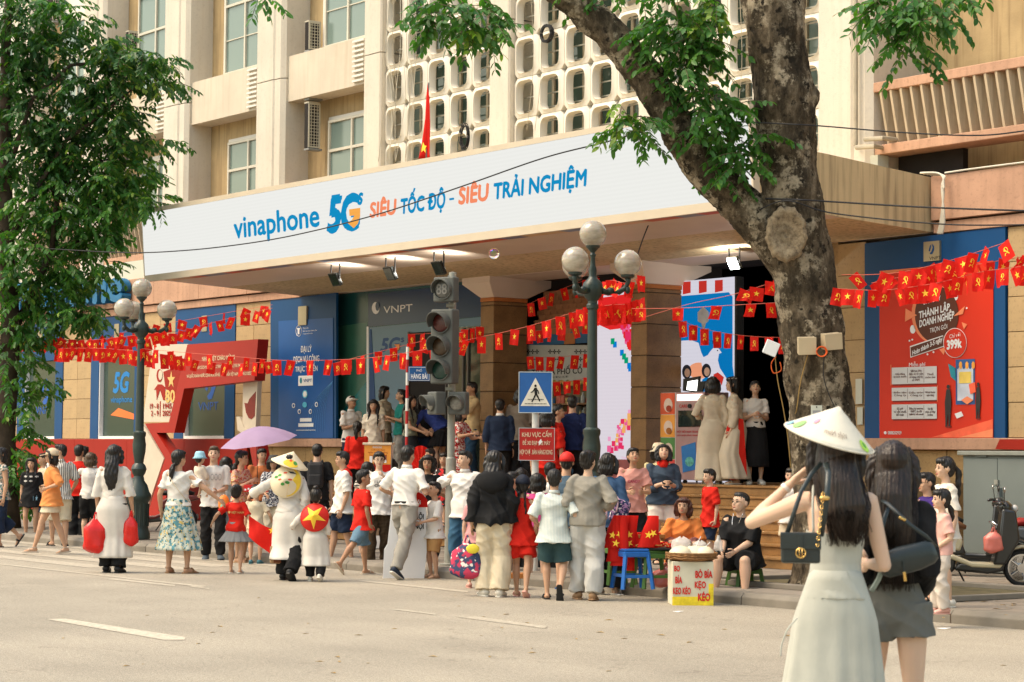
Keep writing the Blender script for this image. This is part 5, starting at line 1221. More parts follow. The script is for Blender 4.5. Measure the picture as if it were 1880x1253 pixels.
q2 = onZ(1776,1056,PZ); sc2 = scooter('black scooter standing behind the cream one against the grey cabinet',(q2.x,q2.y,PZ),yaw_b -R(18),m_sc,m_black)
q3 = onZ(1958,1072,PZ); sc3 = scooter('scooter at the right edge with a red seat and grey panels',(q3.x,q3.y,PZ),yaw_b +R(4),mat('scooter_grey',(0.08,0.09,0.10),0.3,0.1,coat=0.4),mat('seat_red',(0.28,0.015,0.01),0.5))
q4 = onZ(285,975,PZ); sc4 = scooter('dark red motorbike parked on the pavement behind the left street lamp',(q4.x,q4.y,PZ),yaw_b +R(180),mat('scooter_maroon',(0.10,0.012,0.01),0.35,0.1),m_black)
for s_ in (sc1,sc2,sc3,sc4): s_.scale = (.9,.9,.9)
sc4['group'] = 'scooters parked on the pavement'
hp = proj(sc1.location +V3((0,0,.75)))
bag('plastic_bag','small pink plastic bag hanging on the cream scooter',onD(1824,1015,hp[2] -.2),.115,.07,.24,m_pinkb,11,True)
# earth square and rim at the tree, leaves on the ground
EP = wthing('tree_pit','square of earth with a low stone rim round the right tree','tree pit',(-17.6,18.1,PZ))
MB().box(-19.6,-15.9,17.15,19.1,PZ -.02,PZ +.012).build('earth',mat('earth',(0.10,0.085,0.045),0.95,0.4,6,0.8,20,speck=0.5),EP)
for (a,b_,c,d) in ((-19.7,-15.8,17.0,17.14),(-19.7,-15.8,19.11,19.25),(-19.7,-19.61,17.141,19.109),(-15.89,-15.8,17.141,19.109)): MB().box(a,b_,c,d,PZ,PZ +.06).build('rim_stone',m_kerb,EP,bevel=.01)
lf = None; litter = MB()
for k in range(80):
    p = onZ(RU(30,1860),RU(1085,1240),.001) if k < 45 else onZ(RU(1640,1870),RU(1085,1140),PZ +.001)
    s2 = RU(.3,1.0); mt = MT(p) @ MR(RU(0,6),4,'Z'); litter.add([mt @ (V3(v) *s2) for v in ((-.05,0,.004),(0,-.018,.012),(.055,0,.003),(0,.018,.010))],[(0,1,2,3)])
tag(litter.build('leaf_litter',mat('dry_leaf',(0.34,0.22,0.07),0.8,0.4,1,0.1)),'small dry leaves scattered over the road and pavement','leaves',kind='stuff')
for x,y,s2 in ((1733,1155,.07),(1245,1124,.06),(1135,1093,.08)):
    p = onZ(x,y,0); o = MB().prism([(-s2,-.02,.002),(s2*.6,-.03,.002),(s2,.02,.012),(-s2*.4,.03,.002)],(0,0,.003)).build('paper_scrap',m_gw,None,loc=p,fix=True); tag(o,'scrap of white paper on the road ' +('at the right kerb by the second woman' if x == 1733 else 'in front of the snack box' if x == 1245 else 'beside the stools at the kerb'),'litter')
# ================================================================== TREES
from mathutils import noise as mn
def remesh(mb,voxel,smooth=3,fac=0.5):
    me = mb.mesh('tmp'); o = BD.objects.new('tmp',me)
    r_ = o.modifiers.new('r','REMESH'); r_.mode = 'VOXEL'; r_.voxel_size = voxel
    if smooth: s_ = o.modifiers.new('s','SMOOTH'); s_.iterations = smooth; s_.factor = fac
    out = evald(o)
    BD.objects.remove(o); BD.meshes.remove(me); return out
def getco(me):
    a = np.empty(len(me.vertices) *3,'f'); me.vertices.foreach_get('co',a); return a.reshape(-1,3)
def getno(me):
    a = np.empty(len(me.vertices) *3,'f'); me.vertices.foreach_get('normal',a); return a.reshape(-1,3)
def setco(me,co): me.vertices.foreach_set('co',co.astype('f').ravel()); me.update()
def m_bark():
    m,nt,bs = newmat('mottled_bark'); v = coords(nt); v2 = coords(nt,scale=(1,1,.45))
    base = ramp(nt,noise(nt,v2,6,8,.72),[(0.30,(0.010,0.008,0.006)),(0.46,(0.060,0.046,0.030)),(0.57,(0.13,0.10,0.066)),(0.68,(0.26,0.21,0.145))])
    pale = ramp(nt,noise(nt,v,2.8,8,.75),[(0.525,0.0),(0.585,.9)])
    c = mixc(nt,pale,base,ramp(nt,noise(nt,v,20,4),[(.3,(0.26,0.215,0.145)),(.7,(0.46,0.385,0.28))]))
    dk = ramp(nt,noise(nt,v,9,5,.6),[(0.57,0.0),(0.64,1.0)]); c = mixc(nt,dk,c,(0.022,0.018,0.013))
    nt.links.new(c,bs.inputs['Base Color']); bs.inputs['Roughness'].default_value = 0.95; bs.inputs['Specular IOR Level'].default_value = .15
    bump(nt,bs,noise(nt,v2,22,6,.75),0.9,0.03); return m
m_bk = m_bark()
TD = 24.9      # distance of the right tree from the camera
def tp_(x,y,d=TD): return onD(x,y,d)
RT = thing('street_tree','large mottled-bark street tree with a cut-branch scar, standing at the kerb on the right','tree',onZ(1530,1085,PZ)); RTL = RT.location.copy(); WP[RT.name] = RTL
k_ = TD /4100
mb = MB()
tr = [(1532,1112,150),(1530,1085,108),(1526,1050,84),(1521,950,74),(1514,850,71),(1508,750,70),(1497,650,69),(1482,550,69),(1466,450,66),(1452,350,62),(1446,250,62),(1440,170,66),(1428,90,60),(1421,0,68),(1418,-80,64),(1410,-200,60)]
mb.loft([tp_(x,y) for x,y,r in tr],[r *.84*k_ for x,y,r in tr],28,up=(0.3,-1,0))
lm = [(1470,520,52),(1435,465,56),(1395,410,57),(1348,365,55),(1300,318,53),(1258,262,50),(1222,200,47),(1188,145,45),(1140,85,44),(1080,25,46),(1020,-30,44),(930,-110,40)]
mb.loft([tp_(x,y,TD -.003*i) for i,(x,y,r) in enumerate(lm)],[r *.68*k_ for x,y,r in lm],24,up=(0.3,-1,0.2))
for (x,y,r,dz) in ((1488,178,20,.0),(1300,300,18,.12)): mb.ell(tp_(x,y,TD -dz),r *k_,10,8)
me = remesh(mb,.022,2); co = getco(me); no = getno(me); dsp = np.empty(len(co),'f')
for i in range(len(co)):
    p = V3(co[i]); dsp[i] = .035*mn.noise(p *3.0) +.018*mn.noise(V3((p.x *9,p.y *9,p.z *4))) +.010*mn.noise(p *24)
setco(me,co +no *dsp[:,None]); link('trunk',me,m_bk,RT,smooth=1)
# scar where a branch was cut
def m_scarf():
    m,nt,bs = newmat('scar_wood'); v = coords(nt)
    c = ramp(nt,noise(nt,v,16,6,.7),[(0.3,(0.07,0.05,0.032)),(0.48,(0.24,0.18,0.11)),(0.7,(0.38,0.30,0.19))]); nt.links.new(c,bs.inputs['Base Color']); bs.inputs['Roughness'].default_value = .95
    bump(nt,bs,noise(nt,v,40,5),0.8,0.02); return m
m_sf = m_scarf(); sc = tp_(1444,430,TD -.40); Rm = Matrix((avec,-bvec,zv)).transposed()
mb = MB(); nn = 48; rad = [(1.0,-.10),(1.04,-.02),(1.0,.035),(.9,.06),(.78,.055),(.6,.025),(.45,.012),(.32,-.0),(.2,.014),(.08,-.006)]
vs = []
for f,h in rad:
    for k in range(nn):
        a = 2*PI *k /nn; w_ = 1+.035*sin(k *2.3) *(f > .2) +.03*sin(k *5.1)
        h2 = h +.006*sin(k *3.1+f *9); q = V3((36*k_ *f *w_ *cos(a),h2 *1.0,49*k_ *f *w_ *sin(a))); vs.append(sc +Rm @ q)
fs = [(i*nn+k,i*nn+(k+1)%nn,(i+1)*nn+(k+1)%nn,(i+1)*nn+k) for i in range(len(rad)-1) for k in range(nn)] +[tuple(range((len(rad)-1)*nn,len(rad)*nn))]
mb.add(vs,fs).build('cut_scar',m_sf,RT,smooth=1)
# leaves
def leafmat(name,a,b_,c_):
    m,nt,bs = newmat(name); v = coords(nt); f = ramp(nt,noise(nt,v,1.6,3),[(0.35,0.0),(0.7,1.0)])
    c = mixc(nt,f,a,b_); c = mixc(nt,ramp(nt,noise(nt,v,9,2),[(0.55,0.0),(0.75,.7)]),c,c_)
    nt.links.new(c,bs.inputs['Base Color']); bs.inputs['Roughness'].default_value = .42; bs.inputs['Specular IOR Level'].default_value = .35
    out = nt.nodes['Material Output']; trn = N(nt,'ShaderNodeBsdfTranslucent'); ms = N(nt,'ShaderNodeMixShader'); g = mixc(nt,1.0,c,(1.8,2.2,.7),'MULTIPLY')
    nt.links.new(g,trn.inputs[0]); ms.inputs[0].default_value = .28; nt.links.new(bs.outputs[0],ms.inputs[1]); nt.links.new(trn.outputs[0],ms.inputs[2]); nt.links.new(ms.outputs[0],out.inputs[0]); return m
m_lf = leafmat('leaf_green',(0.030,0.105,0.022),(0.065,0.18,0.028),(0.16,0.29,0.035)); m_lf2 = leafmat('leaf_dark',(0.022,0.075,0.020),(0.042,0.125,0.026),(0.10,0.20,0.035)); m_lf3 = leafmat('leaf_young',(0.12,0.22,0.03),(0.19,0.28,0.04),(0.26,0.32,0.06))
def leafverts(p,d,n_,L,w_):
    """oval leaf folded along its rib: 8 verts"""
    s_ = d.cross(n_).normalized(); dr = -n_ *L *.10
    return [p,p +d*L*.3+s_*w_ +n_*w_*.25,p +d*L*.3-s_*w_ +n_*w_*.25,p +d*L*.4 ,p +d*L*.72+s_*w_*.85+n_*w_*.2+dr*.5,p +d*L*.72-s_*w_*.85+n_*w_*.2+dr*.5,p +d*L +dr]
LF = [(0,1,3),(0,3,2),(1,4,6,3),(3,6,5,2)]
def sprays(r_,c,rad,n,L,w_,per,droop,spl):
    """yield (leaf verts) for pinnate sprays spread through an ellipsoid"""
    out = []; twigs = []
    for _ in range(n):
        u = V3((r_.gauss(0,1),r_.gauss(0,1),r_.gauss(0,1))).normalized() *(r_.random() ** .45)
        p = c +avec *(u.x *rad[0]) +bvec *(u.y *rad[1]) +zv *(u.z *rad[2])
        d = (V3((r_.gauss(0,1),r_.gauss(0,1),r_.gauss(0,.35) -droop)) +(avec *u.x +zv *u.z *.5) *.9).normalized(); sl_ = spl *r_.uniform(.7,1.2); q = p.copy(); pts = [p.copy()]
        up = (zv +V3((r_.gauss(0,.3),r_.gauss(0,.3),0))).normalized()
        for k in range(per):
            q = q +d *(sl_ /per); d = (d +V3((0,0,-.10*droop -.03))).normalized(); pts.append(q.copy()); sd_ = d.cross(up).normalized()
            for s2 in (-1,1):
                ld = (sd_ *s2 *.9+d *.75-zv *(.15+.5*droop) +V3((r_.gauss(0,.15),r_.gauss(0,.15),r_.gauss(0,.15)))).normalized()
                nn_ = (up +V3((r_.gauss(0,.35),r_.gauss(0,.35),0))); nn_ = (nn_ -ld *nn_.dot(ld)).normalized()
                out.append((q.copy(),ld,nn_,L *r_.uniform(.75,1.15),w_ *r_.uniform(.85,1.15)))
        twigs.append(pts)
    return out,twigs
def leafbuild(L_,name,m,par):
    vs,fs = [],[]
    for a in L_:
        o_ = len(vs); vs += leafverts(*a); fs += [tuple(i +o_ for i in f) for f in LF]
    o = MB().add(vs,fs).build(name,m,par,smooth=1); return o
r_ = random.Random(21)
clR = [((850,22),(100,40),46,0),((905,50),(30,30),14,0),((800,20),(40,25),14,0),((870,62),(25,18),6,2),((1255,110),(62,80),66,0),((1225,55),(60,40),30,0),((1290,190),(50,45),34,0),((1165,232),(50,26),20,0),((1135,205),(30,14),7,2),((1330,225),(50,50),44,0),((1290,60),(35,45),18,0),
       ((1345,300),(38,40),26,0),((1265,20),(80,30),30,0),((1310,20),(30,30),10,2),((1680,10),(85,38),46,0),((1668,62),(34,40),20,0),((1770,-12),(50,22),12,0),((1610,20),(26,25),8,0),((1395,250),(14,30),5,0),((480,-12),(20,8),4,0),((1130,-20),(150,20),20,0)]
allL,twigs = [],[]
for (cx,cy),(rx,ry),n_,kd in clR:
    d_ = TD -.25 if cx < 1600 else 22.5; kk = d_ /4100
    o_,t_ = sprays(r_,onD(cx,cy,d_),(rx *kk,.35,ry *kk),n_,.118,.025,5,.55,.34)
    allL += [(v,kd) for v in o_]; twigs += t_
vis = [(v,kd) for v,kd in allL]
vis.sort(key=lambda a: (a[0][0] -CAM).length)
step = max(1,len(vis) // 290); singles = vis[::step][:290]; ids = set(id(a) for a in singles); rest = [a for a in vis if id(a) not in ids]
lm0 = MB().add(leafverts(V3((0,0,0)),V3((0,1,0)),V3((0,0,1)),1.0,.2),LF).mesh('leaf'); lm0.shade_smooth(); lm1 = lm0.copy()
lm0.materials.append(m_lf); lm1.materials.append(m_lf3)
for (p,d,n_,L,w_),kd in singles:
    o = BD.objects.new('leaf',lm0 if kd == 0 else lm1); COL.objects.link(o); o.parent = RT; s_ = d.cross(n_).normalized()
    mt = Matrix((s_,d,n_)).transposed().to_4x4() @ Matrix.Diagonal((w_ /.2,L,L,1)); mt.translation = p -RTL; o.matrix_local = mt
tag(leafbuild([a for a,kd in rest if kd == 0],'foliage',m_lf,RT),kind='stuff'); tag(leafbuild([a for a,kd in rest if kd],'foliage',m_lf3,RT),kind='stuff')
tw = MB()
for pts in twigs: tw.loft(pts,[(.004,.004)] *len(pts),4,up=(0.1,0.1,1))
tag(tw.build('twigs',mat('twig_bark',(0.10,0.085,0.05),0.9,0.2),RT),kind='stuff')
for pts in ([(1230,-30),(1250,60),(1262,120),(1275,200)],[(1375,330),(1350,300),(1335,250),(1310,190)],[(1235,215),(1200,232),(1150,225)],[(850,-60),(850,0),(870,45)],[(1680,-60),(1678,0),(1672,60)],[(1310,245),(1345,268),(1362,320),(1378,345)]):
    d_ = TD -.2 if pts[0][0] < 1600 else 22.5; tube([onD(x,y,d_) for x,y in pts],.010,6,sub=5).build('twig_branch',MC['twig_bark'],RT,smooth=1)
# junction boxes, cables and plates on the trunk
m_jb = mat('junction_box_cream',(0.52,0.42,0.27),0.5,0.06,3,0.05); m_oc = mat('orange_cable',(0.75,0.12,0.02),0.5,0.05)
def tbox(x0,y0,x1,y1,d,lab,rz,th=.12,m=None):
    p = onD((x0 +x1) /2,(y0 +y1) /2,d); k = d /4100; t = faceempty('junction_box',lab,'electrical box',p,0,'boxes on the tree trunk'); t.rotation_euler = (R(8),rz[0],t.rotation_euler.z +rz[1])
    w_,h = (x1 -x0) *k /2,(y1 -y0) *k /2; MB().box(-w_,w_,0,th,-h,h).build('box',m or m_jb,t,bevel=.006); MB().box(-w_ -.004,w_ +.004,-.025,-.001,-h -.004,h +.004).build('lid',m or m_jb,t,bevel=.006); return t
tbox(1466,620,1498,651,TD -.54,'cream junction box on the tree trunk, left of the orange cable coil',(R(-2),0)); tbox(1513,613,1546,642,TD -.54,'cream junction box on the tree trunk, right of the orange cable coil',(R(-6),R(12)))
tbox(1404,627,1428,652,TD -.45,'small white box sticking out from the left side of the trunk',(R(22),0),.08,m_gw)
p = onD(1508,646,TD -.58); t = faceempty('cable_coil','small bright orange cable coil between the two boxes on the trunk','cable',p); mb = MB()
for k in range(4): mb.merge(tube([(.05*(1+.06*k)*cos(i*.35),-.01*k,.05*(1+.04*k)*sin(i*.35)) for i in range(19)],.006,6))
mb.build('cable',m_oc,t,smooth=1)
def onT(x,y,dd=.50): return onD(x,y,TD -dd)
for pts,m_,lab in (([(1483,651),(1470,700),(1463,750),(1460,760)],mat('ochre_cord',(0.32,0.20,0.06),0.7),'thin ochre cord running down the trunk from the left cream box'),
                 ([(1423,655),(1428,700),(1438,750),(1446,800),(1452,860)],MC['ochre_cord'],'thin ochre cord hanging from the white box at the left of the trunk'),
                 ([(1514,646),(1512,690),(1524,730),(1545,770),(1560,800)],m_wire,'black cord running down the trunk from the right cream box'),
                 ([(1425,655),(1416,668),(1420,685),(1434,680),(1432,665)],m_oc,'short orange cord looped under the white box')):
    tag(tube([onT(x,y,.52 if x > 1460 else .40) for x,y in pts],.006,5,sub=6).build('cord',m_,None,smooth=1),lab,'cable')
p = onT(1499,760,.52); pl = faceempty('tree_label','small white paper label fixed to the trunk above the conical hat','label',p); k_2 = TD /4100
MB().box(-10*k_2,10*k_2,-.008,0,-15*k_2,15*k_2).build('plate',m_panelw,pl); MB().box(-7*k_2,7*k_2,-.010,-.0085,-8*k_2,6*k_2).build('printed_patch',mat('print_grey',(.3,.3,.3),.5),pl); MB().cap((0,-.012,17*k_2 -.03),(0,-.010,17*k_2 -.03),.008,.008,8).build('nail',m_black,pl)

# left tree: dense drooping crown
LTP = V3((onY(12,900,17.3).x,17.3,PZ)); LT = thing('street_tree','dense dark green street tree with drooping leaves filling the left edge','tree',LTP); WP[LT.name] = LTP
LD = (LTP -CAM).dot(FWD); kL = LD /4100
mbk = mat('dark_bark',(0.055,0.04,0.028),0.95,0.35,4,0.7,20)
mb = MB(); mb.loft([onD(x,y,LD) for x,y in ((14,978),(10,900),(8,800),(14,700),(20,600),(12,480),(10,330),(10,100),(20,-60))],[r *kL for r in (26,22,20,19,18,15,12,9,6)],14,up=(.3,-1,0))
mb.build('trunk',mbk,LT,smooth=1)
for pts,r0 in (([(18,620),(60,540),(98,450),(112,400),(95,340),(100,260)],8),([(95,455),(102,380),(120,330),(165,300),(215,290)],5),([(12,450),(60,360),(120,260),(200,200),(260,150)],6),([(10,330),(60,180),(130,120),(230,110),(300,110)],5),([(120,330),(180,380),(240,385),(290,380)],4),([(95,470),(150,440),(220,445)],4)):
    P = [onD(x,y,LD +RU(-.3,.3)) for x,y in pts]; n_ = len(P); MB().loft(P,[r0 *kL *(1-.75*i /(n_ -1)) for i in range(n_)],8,up=(.2,-1,.3)).build('limb',mbk,LT,smooth=1)
r_ = random.Random(5)
clL = [((25,20),(70,60),60),((70,90),(70,60),60),((140,40),(50,40),16),((20,150),(60,60),55),((205,85),(38,28),34),((230,112),(46,24),30),((215,150),(50,26),28),((290,108),(44,11),17),((300,150),(34,13),15),((150,160),(60,40),50),((190,205),(60,34),40),
       ((60,215),(85,45),62),((130,255),(80,40),60),((225,215),(40,26),20),((215,262),(50,20),22),((285,258),(34,9),11),((50,300),(80,50),62),((150,320),(75,40),60),((215,330),(46,30),34),((235,300),(40,22),18),((262,325),(24,12),7),((280,372),(36,13),20),((200,375),(60,24),36),
       ((70,380),(90,40),60),((150,400),(60,36),40),((60,450),(85,45),66),((170,440),(46,24),26),((205,425),(26,14),12),((190,490),(26,16),12),((60,520),(80,42),60),((130,500),(50,30),34),((175,575),(40,16),15),((120,570),(70,28),36),((40,600),(60,45),46),((40,670),(44,40),34),((78,700),(30,26),14),((40,740),(44,34),32),((60,790),(26,22),14),((30,840),(44,40),34),((60,880),(22,26),12),((20,910),(34,40),22),((105,10),(60,22),18),((85,60),(20,20),8)]
LL,LY,tws = [],[],[]
for (cx,cy),(rx,ry),n_ in clL:
    o_,t_ = sprays(r_,onD(cx,cy,LD),(rx *kL,.9,ry *kL),int(n_ *(1.6 if cy < 650 else .9)),.145,.028,6,.5,.42)
    edge = cx > 200 and cy < 400
    for a in o_: (LY if r_.random() < (.14 if edge else .05) else LL).append(a)
    tws += t_
half = len(LL) // 2
tag(leafbuild(LL[:half],'foliage',m_lf2,LT),kind='stuff'); tag(leafbuild(LL[half:],'foliage',m_lf,LT),kind='stuff'); tag(leafbuild(LY,'foliage',m_lf3,LT),kind='stuff')
tw = MB()
for pts in tws[::2]: tw.loft(pts[::2],[(.005,.005)] *len(pts[::2]),4,up=(.1,.1,1))
tag(tw.build('twigs',MC['twig_bark'],LT),kind='stuff')
print('leaves',len(vis),len(LL))

# ================================================================== FLAG STRINGS
fmesh = []
for v_ in range(5):
    vs,fs = [],[]; cl,rw = 7,8; q = random.Random(v_)
    a1,a2,tw_ = q.uniform(.06,.16),q.uniform(1.5,5),q.uniform(-.35,.35)
    for i in range(rw):
        u = i /(rw -1)
        for j in range(cl):
            s_ = j /(cl -1) -.5
            vs.append((s_ *(1-.12*u *abs(a1) *4) +tw_ *.3*u,a1 *sin(s_ *a2 *1.6+u *2.5+v_) *(.25+u) *.8+tw_ *u *s_ *.6,-u))
    for i in range(rw -1):
        for j in range(cl -1): fs.append((i*cl+j,i*cl+j+1,(i+1)*cl+j+1,(i+1)*cl+j))
    me = MB().add(vs,fs).mesh('flag'); me.shade_smooth(); me.materials.append(m_redflag)
    # emblem projected on the cloth: star / hammer and sickle
    bvh = BVHTree.FromPolygons([V3(v) for v in vs],fs)
    def drape(polys):
        out = MB()
        for side in (-1,1):
            for poly in polys:
                pp = []
                for x,z in poly:
                    hit = bvh.ray_cast(V3((x +tw_ *.3*.45,-3,z -.45)),V3((0,1,0)))[0]; y = hit.y if hit else 0
                    pp.append((x +tw_ *.3*.45,y +side *.02,z -.45))
                c = V3((sum(p[0] for p in pp) /len(pp),sum(p[1] for p in pp) /len(pp),sum(p[2] for p in pp) /len(pp)))
                out.add([c] +pp,[(0,i +1,(i +1) % len(pp) +1) for i in range(len(pp))])
        m2 = out.mesh('emblem'); m2.materials.append(m_yellow); return m2
    st = drape([star2d(.23)])
    sick = []
    for i in range(12):
        a0,a1_ = R(-125+i *22),R(-125+(i +1) *22); r0,r1 = .15,.20-abs(i -6) *.006
        sick.append([(r0*cos(a0) -.0,r0*sin(a0)),(r1*cos(a0),r1*sin(a0)),(r1*cos(a1_),r1*sin(a1_)),(r0*cos(a1_),r0*sin(a1_))])
    sick.append([(-.20,-.24),(-.15,-.26),(-.06,-.16),(-.11,-.13)]); sick.append([(.20,-.24),(.15,-.27),(-.10,.03),(-.05,.08)]); sick.append([(-.16,.02),(-.10,-.04),(.02,.10),(-.05,.15)])
    fmesh.append((me,st,drape(sick)))
m_str = mat('string_red',(0.55,0.12,0.08),0.7)
def garland(lab,path,flags,w_,h,jitter=.15,seed=1,ang=0.0,wild=0.0):
    """path: [(x, y, Y)], flags: positions 0..1 along it or a count"""
    q = random.Random(seed); P = [onY(x,y,Y) for x,y,Y in path]; base = P[0].copy()
    g = thing('flag_garland',lab,'bunting',base,0,'strings of small red flags'); WP[g.name] = base
    tb = tube(P,.0035,4,sub=6); tb.build('string',m_str,g)
    dense = []
    for i in range(len(P) -1):
        a,b_,c,d = P[max(i-1,0)],P[i],P[i+1],P[min(i+2,len(P)-1)]
        for k in range(12):
            t = k /12; dense.append(0.5*((2*b_) +(-a +c)*t +(2*a -5*b_ +4*c -d)*t*t +(-a +3*b_ -3*c +d)*t**3))
    dense.append(P[-1])
    ts = [(k +.5) /flags for k in range(flags)] if isinstance(flags,int) else flags
    for k,t in enumerate(ts):
        f = t *(len(dense) -1) +q.uniform(-.3,.3); i = min(int(max(f,0)),len(dense) -2); p = dense[i].lerp(dense[i +1],min(max(f -i,0),1))
        me,st,sk = fmesh[q.randrange(5)]
        o = BD.objects.new('flag',me); COL.objects.link(o); o.parent = g; o.location = p -base
        yaw = math.atan2(-bvec.y,-bvec.x) +R(90) +q.gauss(0,.5) +ang +wild *q.uniform(-1.2,1.2)
        o.rotation_euler = (q.gauss(0,.12) +wild *q.uniform(-.5,.5),q.gauss(0,jitter) +wild *q.uniform(-.6,.6),yaw); sw = w_ *q.uniform(.80,1.1) *(1-.25*wild *q.random()); o.scale = (sw,sw,h *q.uniform(.9,1.08))
        e = BD.objects.new('star' if k % 2 else 'hammer_and_sickle',st if k % 2 else sk); COL.objects.link(e); e.parent = o
    return g
A = 17.0
garland('front string of red flags from the left lamp to the right lamp',[(256,640,A),(330,647,A),(440,656,A),(520,662,A),(620,661,A),(700,655,A),(780,642,A),(870,622,A),(960,602,A),(1040,578,A),(1085,562,A)],30,.135,.22,.10,3)
garland('string of larger red flags from the right lamp to the trunk',[(1160,567,A),(1250,566,A),(1340,561,A),(1430,556,A)],[.09,.31,.57,.80,.93],.15,.155,.05,4)
garland('short string of red flags higher up beside the dark doorway',[(1160,590,19.0),(1260,560,19),(1350,540,18.5),(1440,512,18)],[.74,.80,.90,.97],.21,.17,.25,5)
garland('sagging string of shaded red flags in front of the tall screen',[(1246,588,21),(1300,606,21),(1360,616,21),(1430,620,21),(1480,615,21)],11,.125,.22,.06,6)
garland('upper string of red flags over the red poster',[(1545,505,A),(1640,502,A),(1740,480,A),(1850,444,A)],[.1,.3,.42,.5,.56,.62,.68,.74,.8,.86,.96],.16,.19,.25,7,wild=.5)
garland('lower string of red flags across the red poster',[(1535,530,A),(1620,533,A),(1720,520,A),(1800,500,A),(1890,488,A)],17,.15,.19,.15,8,wild=.35)
garland('tangled string of red flags between the two poster strings',[(1600,520,A+.1),(1700,500,A+.1),(1780,488,A+.1),(1890,470,A+.1)],16,.15,.17,.3,9,wild=.8)
garland('string of red flags rising right beside the blue wall poster',[(250,628,18.2),(320,612,18.4),(400,590,18.6),(500,566,19)],14,.17,.21,.25,10,wild=.45)
garland('upper string of red flags crossing the blue shop window head',[(100,650,18.5),(230,610,18.6),(330,590,18.8),(500,560,19.2)],14,.16,.19,.2,11,wild=.5)
garland('string of red flags behind the left lamp post',[(110,640,17.6),(180,640,17.6),(250,645,17.5),(330,655,17.4)],17,.16,.25,.12,12,wild=.3)
garland('string of red flags bunched under the left tree',[(90,620,18.0),(160,625,18.0),(230,618,18),(300,610,18)],16,.17,.22,.2,13,wild=.5)
garland('string of red flags at the far left edge behind the tree',[(-20,630,18.5),(60,628,18.5),(150,632,18.5),(240,636,18.5)],15,.17,.22,.2,14,wild=.4)
garland('lower string of red flags hanging over the anniversary display',[(250,650,17.8),(330,658,17.8),(420,668,17.8),(500,664,17.8)],10,.14,.2,.12,15)
garland('top row of flags in front of the tea stall',[(968,560,22.4),(1010,540,22.4),(1060,520,22.2),(1100,508,22)],7,.15,.22,.12,16,wild=.2)
garland('second row of flags in front of the tea stall',[(968,610,22.4),(1020,603,22.4),(1085,590,22.4)],6,.14,.22,.1,17)
garland('third row of flags in front of the tea stall',[(968,655,22.4),(1020,656,22.4),(1085,650,22.4)],6,.14,.22,.1,18)
garland('bottom row of flags in front of the tea stall',[(1015,702,22.4),(1050,700,22.4),(1085,692,22.4)],4,.14,.22,.1,19)
garland('cluster of red flags bunched right of the lamp globes',[(1095,530,18.0),(1120,515,18),(1150,520,18),(1180,505,18)],10,.15,.2,.3,20,wild=.7)
garland('second cluster of red flags gathered below the right lamp globe',[(1092,565,17.6),(1125,560,17.6),(1160,558,17.6),(1178,548,17.6)],15,.17,.24,.3,21,wild=.6)
garland('short string of shaded flags before the shop doorway',[(748,614,21),(800,612,21),(850,606,21),(885,600,21)],8,.15,.24,.08,22)
garland('second string of shaded flags before the shop front',[(610,668,20),(680,650,20),(770,628,20),(850,610,20)],9,.16,.22,.15,23,wild=.3)
# ================================================================== PEOPLE
def clothmat(name,col,kind='plain',col2=None,sc=1.0,rough=.85,transluc=0.0,bmp=.25):
    if name in MC: return MC[name]
    m,nt,bs = newmat(name); MC[name] = m; v = coords(nt); col = C3(col); c2 = C3(col2) if col2 is not None else tuple(x *.5 for x in col)
    base = mixc(nt,ramp(nt,noise(nt,v,5,4),[(.3,0.),(.7,1.)]),tuple(x *.90 for x in col),tuple(min(1,x *1.08) for x in col))
    if kind in ('stripe','hstripe','check'):
        def wave(ax,s_,p):
            w_ = N(nt,'ShaderNodeTexWave'); w_.bands_direction = ax; w_.inputs['Scale'].default_value = s_; nt.links.new(v,w_.inputs[0]); return ramp(nt,w_.outputs['Fac'],p)
        if kind == 'stripe': base = mixc(nt,wave('X',12*sc,[(.70,0.),(.82,1.)]),base,c2)
        elif kind == 'hstripe': base = mixc(nt,wave('Z',8*sc,[(.62,0.),(.70,1.)]),base,c2)
        else:
            base = mixc(nt,wave('X',10*sc,[(.75,0.),(.85,.8)]),base,c2); base = mixc(nt,wave('Z',10*sc,[(.75,0.),(.85,.8)]),base,c2)
    elif kind == 'floral':
        f1 = ramp(nt,noise(nt,v,20*sc,2),[(.50,0.),(.56,1.)]); base = mixc(nt,f1,base,c2)
        f2 = ramp(nt,noise(nt,coords(nt,scale=(1.2,.9,1.1),rot=(1,.4,.2)),26*sc,1),[(.60,0.),(.64,1.)]); base = mixc(nt,f2,base,(0.62,0.45,0.14) if sum(col) > 1 else (.75,.7,.65))
        if sum(col) > 1: base = mixc(nt,ramp(nt,noise(nt,coords(nt,scale=(.9,1.2,1),rot=(.3,1,.8)),30*sc,1),[(.62,0.),(.66,1.)]),base,(0.04,0.09,0.10) if c2[2] > c2[0] else (.35,.06,.04))
    nt.links.new(base,bs.inputs['Base Color']); bs.inputs['Roughness'].default_value = rough; bs.inputs['Specular IOR Level'].default_value = .25
    bs.inputs['Specular IOR Level'].default_value = .12
    h = noise(nt,coords(nt,scale=(1,1,.45)),9,3); bump(nt,bs,h,bmp,.02)
    if transluc:
        out = nt.nodes['Material Output']; tr = N(nt,'ShaderNodeBsdfTranslucent'); ms = N(nt,'ShaderNodeMixShader'); nt.links.new(base,tr.inputs[0]); ms.inputs[0].default_value = transluc
        nt.links.new(bs.outputs[0],ms.inputs[1]); nt.links.new(tr.outputs[0],ms.inputs[2]); nt.links.new(ms.outputs[0],out.inputs[0])
    return m
